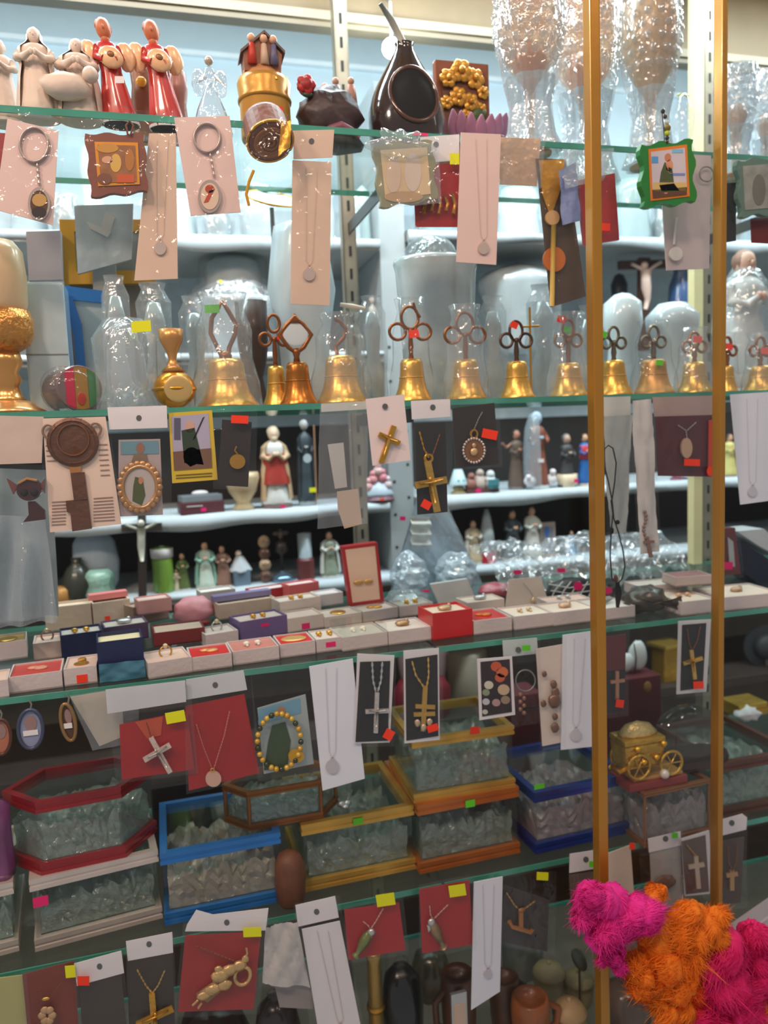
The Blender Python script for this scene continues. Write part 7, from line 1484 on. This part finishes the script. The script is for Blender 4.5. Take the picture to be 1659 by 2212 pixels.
t = card('cross_card', 'white edged brown card with pale cross left of narrow stile', 'cross card', [(1472, 1812), (1532, 1794), (1540, 1930), (1480, 1936)], .881, WB, seed=85, bag=[(1468, 1806), (1538, 1790), (1546, 1936), (1474, 1942)])
t.add('brown_panel', slab([(1472, 1818), (1524, 1804), (1532, 1926), (1482, 1932)], .8804, .0005), M((96, 74, 62), .55)); crossp(t, (1504, 1850), (1510, 1920), (1488, 1874), (1522, 1868), 9, .878, M((206, 184, 160), .35, .4), None); chainv(t, [(1482, 1824), (1504, 1850)], .878, 1.8, GOLDP, 4)
t = card('cross_card', 'brown card under white header with bronze cross, right of narrow stile', 'cross card', [(1556, 1818), (1608, 1808), (1600, 1950), (1556, 1956)], .884, M((78, 60, 50), .6, 0, .1, 60, .1), header=[(1554, 1772), (1604, 1758), (1614, 1766), (1612, 1792), (1556, 1806)], hole=(1581, 1778), bag=[(1552, 1764), (1614, 1756), (1610, 1960), (1550, 1964)], seed=86)
crossp(t, (1582, 1880), (1582, 1924), (1570, 1892), (1594, 1888), 9, .880, M((196, 152, 100), .35, .5), None); chainv(t, [(1572, 1828), (1574, 1862), (1582, 1882)], .880, 1.8, COPPER, 4); chainv(t, [(1592, 1826), (1590, 1862), (1582, 1882)], .880, 1.8, COPPER, 4)
t = card('white_paper', 'white paper sheet slanting behind the feather boa at right', 'paper', [(1560, 2010), (1690, 1920), (1690, 2030), (1600, 2060)], .890, M((206, 196, 198), .5, 0, .1, 30, .03), part='sheet'); t.add('fold', slab(seg((1620, 2010), (1690, 1960), 4), .8892, .0006), WHITE)

# ================================================================== things on the lowest shelf
def mug(label, x, yt, w, Y, col, hs=1):
    t = pot('wooden_mug', label, 'mug', x, yt, Y, Z5, [(w * .34, 0), (w * .4, .04), (w * .46, .4), (w * .5, .8), (w * .47, .97), (w * .40, 1.0), (w * .38, .9), (0, .86)], M(col, .4, 0, .4, 30, .2, .3), group='turned wooden mugs on the lowest shelf')
    t.add('handle', tube([t.b + Vector((hs * w * .44 * t.s, -.004, t.h * .85)), t.b + Vector((hs * w * .72 * t.s, -.006, t.h * .75)), t.b + Vector((hs * w * .70 * t.s, -.006, t.h * .5)), t.b + Vector((hs * w * .44 * t.s, -.004, t.h * .4))], .005, 8), M(col, .4), smooth=True)
mug('dark brown wooden mug left of the long white card, bottom', 992, 2098, 78, .965, (82, 50, 30), -1)
mug('brown wooden mug right of the long white card, bottom', 1090, 2106, 68, .99, (92, 58, 38))
mug('orange brown wooden mug at the bottom beside the cream jars', 1146, 2150, 84, .937, (150, 84, 40))
for i, (x, yt, w, Y, c, lb) in enumerate(((1186, 2080, 70, 1.03, (150, 138, 104), 'dull cream lidded jar behind the orange mug'), (1250, 2098, 66, 1.01, (146, 134, 100), 'dull cream lidded jar left of the wide gold stile'), (1230, 2160, 74, .94, (176, 146, 104), 'tan lidded jar nearest the lower edge of the picture'))):
    t = pot('lidded_jar', lb, 'jar', x, yt, Y, Z5, [(w * .36, 0), (w * .42, .05), (w * .48, .5), (w * .46, .68), (w * .5, .70), (w * .5, .76), (w * .36, .92), (w * .1, .99), (0, 1)], M(c, .5, 0, .2, 30, .1), group='lidded jars on the lowest shelf'); t.add('knob', blob(t.b + Vector((0, 0, t.h)), .004, 10, 8), M(c, .5), smooth=True)
t = T('green_leaf_ornament', 'dark green leaf ornament on a stalk near the wide gold stile', 'ornament', stand(1252, 2045, .98, Z5)[0]); b, h, s = stand(1252, 2045, .98, Z5); t.add('leaf', tilt(blob(O, (14 * s, 5 * s, 32 * s), 14, 10), b + Vector((0, 0, h - 30 * s)), Vector((.45, 0, -.9)).normalized()), M((58, 66, 50), .35, 0, .2, 40, .15, .4), smooth=True); t.add('stalk', tube([b, b + Vector((0, 0, h - 40 * s))], .002, 6), M((70, 60, 44), .5))
b, h, s = stand(812, 2052, .99, Z5)
t = T('gold_candlestick', 'slim golden candlestick below the long fish pendant card', 'candlestick', b); t.add('column', lathe(b, [(30 * s, 0), (31 * s, .004), (16 * s, .012), (13 * s, h * .2), (17 * s, h * .26), (15 * s, h * .9), (18 * s, h * .97), (14 * s, h)], 20), M((176, 146, 80), .3, .6, .1, 40, .1), smooth=True); t.add('ring', lathe(b, [(19 * s, h * .5), (20 * s, h * .52), (19 * s, h * .54)], 20), GOLD, smooth=True)
t = T('silver_picture', 'small silver framed picture standing before the dark brown mug', 'picture', stand(993, 2142, .93, Z5)[0]); b, h, s = stand(993, 2142, .93, Z5); t.add('frame', box(b, (36 * s, .006, h), 0, .001), SILVER); t.add('picture', box(b + Vector((0, -.0035, h * .62)), (26 * s, .001, h * .26)), M((206, 180, 160), .5)); t.add('foot', box(b + Vector((0, .012, 0)), (40 * s, .03, .004)), SILVER)
for i, (x, yt, w, Y, lb, c) in enumerate(((870, 2080, 90, 1.0, 'black glossy wrapped ornament right of the candlestick', (40, 38, 36)), (600, 2150, 100, 1.0, 'dark wrapped ornament under the crumpled white bag', (58, 48, 46)), (930, 2050, 80, 1.10, 'olive brown wrapped vase behind the segmented fish card', (84, 76, 60)), (1130, 1996, 90, 1.10, 'grey wrapped vase behind the anchor card', (118, 124, 120)), (1356, 2120, 100, .945, 'brown gift wrapped block right of the wide gold stile', (96, 74, 60)), (460, 2170, 150, 1.05, 'dark maroon wrapped block below the figure pendant card', (50, 34, 30)), (730, 2040, 70, 1.08, 'slate grey wrapped vase behind the candlestick', (70, 72, 68)))):
    t = pot('wrapped_ornament', lb, 'ornament', x, yt, Y, Z5, [(w * .4, 0), (w * .48, .1), (w * .5, .6), (w * .42, .85), (w * .2, .97), (0, 1)], M(c, .25, .1, .7, 30, .25, .4), fold=.08, fk=5, n=24, group='wrapped ornaments on the lowest shelf')
    t.add('bag_knot', crumple(t.b + Vector((0, 0, t.h)), (.010, .008, .010), i, 10, 8, .2), FILM, smooth=True)

# ================================================================== feather boa in front of the doors
YF = .752
sB = S(1450, 2050, YF)
pk = M((236, 44, 152), .8, 0, .3, 200, .10); og = M((252, 128, 20), .8, 0, .3, 200, .10); rd = M((246, 74, 26), .8, 0, .3, 200, .1); pr_ = M((232, 30, 112), .8, 0, .3, 200, .1)
t = T('feather_boa', 'fluffy pink and orange feather boa draped in front of the glass doors', 'feather boa', P(1290, 1980, YF))
path = [(1262, 1960), (1310, 1985), (1400, 2020), (1470, 2040), (1540, 2080), (1600, 2120), (1670, 2170), (1740, 2260), (1810, 2350)]
t.add('cord', tube([P(x, y, YF) for x, y in path], .004, 8), og)
def tuft(nm, x, y, r, mat, seed, n=4200):
    rnd = random.Random(seed); c0 = P(x, y, YF + rnd.uniform(-.005, .003)); R0_ = r * sB
    subs = [(c0, R0_ * .72, min(R0_ * .55, .028))]
    for i in range(7):
        a = rnd.uniform(0, 2 * PI); k = rnd.uniform(.35, .75); q = rnd.uniform(.32, .55)
        subs.append((c0 + Vector((R0_ * k * math.cos(a), rnd.uniform(-.014, .004), R0_ * k * math.sin(a))), R0_ * q, min(R0_ * q, .022)))
    V, F = merge(*[blob(c, (R * rnd.uniform(.8, 1.15), Ry, R * rnd.uniform(.8, 1.15)), 18, 12, .09, seed + i, 4) for i, (c, R, Ry) in enumerate(subs)])
    for v in V:
        if v.y > .785: v.y = .785
    lean0 = Vector((rnd.uniform(-1, 1), rnd.uniform(-.3, .1), rnd.uniform(-1, .5))).normalized()
    for i in range(n):
        si = rnd.randrange(len(subs)); c, R, Ry = subs[si]
        lean = (lean0 + Vector((math.cos(si * 2.1), 0, math.sin(si * 2.1))) * .9) * 1.5
        z = rnd.uniform(-1, 1); a = rnd.uniform(0, 2 * PI); q = math.sqrt(1 - z * z)
        d = Vector((q * math.cos(a), q * math.sin(a), z))
        tdir = (lean + Vector((rnd.gauss(0, .45), rnd.gauss(0, .3), rnd.gauss(0, .45)))).normalized()
        tdir = (tdir - d * tdir.dot(d) * .7).normalized()
        p0 = c + Vector((d.x * R * .88, d.y * Ry * .92, d.z * R * .88))
        L = R0_ * (rnd.uniform(.25, .55) if rnd.random() < .95 else rnd.uniform(.6, .9)); w = rnd.uniform(.0002, .0005)
        sd = d.cross(tdir)
        sd = sd.normalized() if sd.length > .01 else Vector((1, 0, 0))
        k = len(V)
        for j in range(4):
            f = j / 3
            p = p0 + d * (L * .42 * f * (1 - .4 * f)) + tdir * (L * (.3 * f + .65 * f * f))
            if p.y > .786: p.y = .786
            ww = w * (1 - .8 * f) * (1.0 + .8 * math.sin(f * PI))
            V += [p + sd * ww, p - sd * ww]
        F += [(k + 2 * j, k + 2 * j + 1, k + 2 * j + 3, k + 2 * j + 2) for j in range(3)]
    t.add(nm, (V, F), mat, smooth=True)
for i, (x, y, r, m) in enumerate(((1268, 1950, 44, pk), (1322, 1950, 58, pk), (1300, 2020, 50, pk), (1372, 1975, 46, pk), (1322, 2062, 30, pk), (1422, 2030, 62, og), (1486, 1990, 62, og), (1392, 2095, 54, og), (1462, 2085, 66, og), (1540, 1992, 40, og), (1414, 1930, 26, og), (1440, 2150, 50, og), (1500, 2150, 44, rd), (1560, 2070, 72, pr_), (1624, 2030, 56, pr_), (1540, 2150, 66, pr_), (1604, 2140, 66, pr_), (1655, 2105, 34, rd), (1650, 2170, 50, og), (1600, 2200, 34, rd), (1500, 2215, 56, pr_), (1560, 2225, 50, pr_), (1700, 2190, 60, og), (1680, 2260, 56, pr_), (1740, 2270, 62, pr_), (1800, 2340, 60, og))):
    tuft('pink_tuft' if m in (pk, pr_) else 'orange_tuft', x, y, r, m, i + 5)

for q in THINGS: q.done()
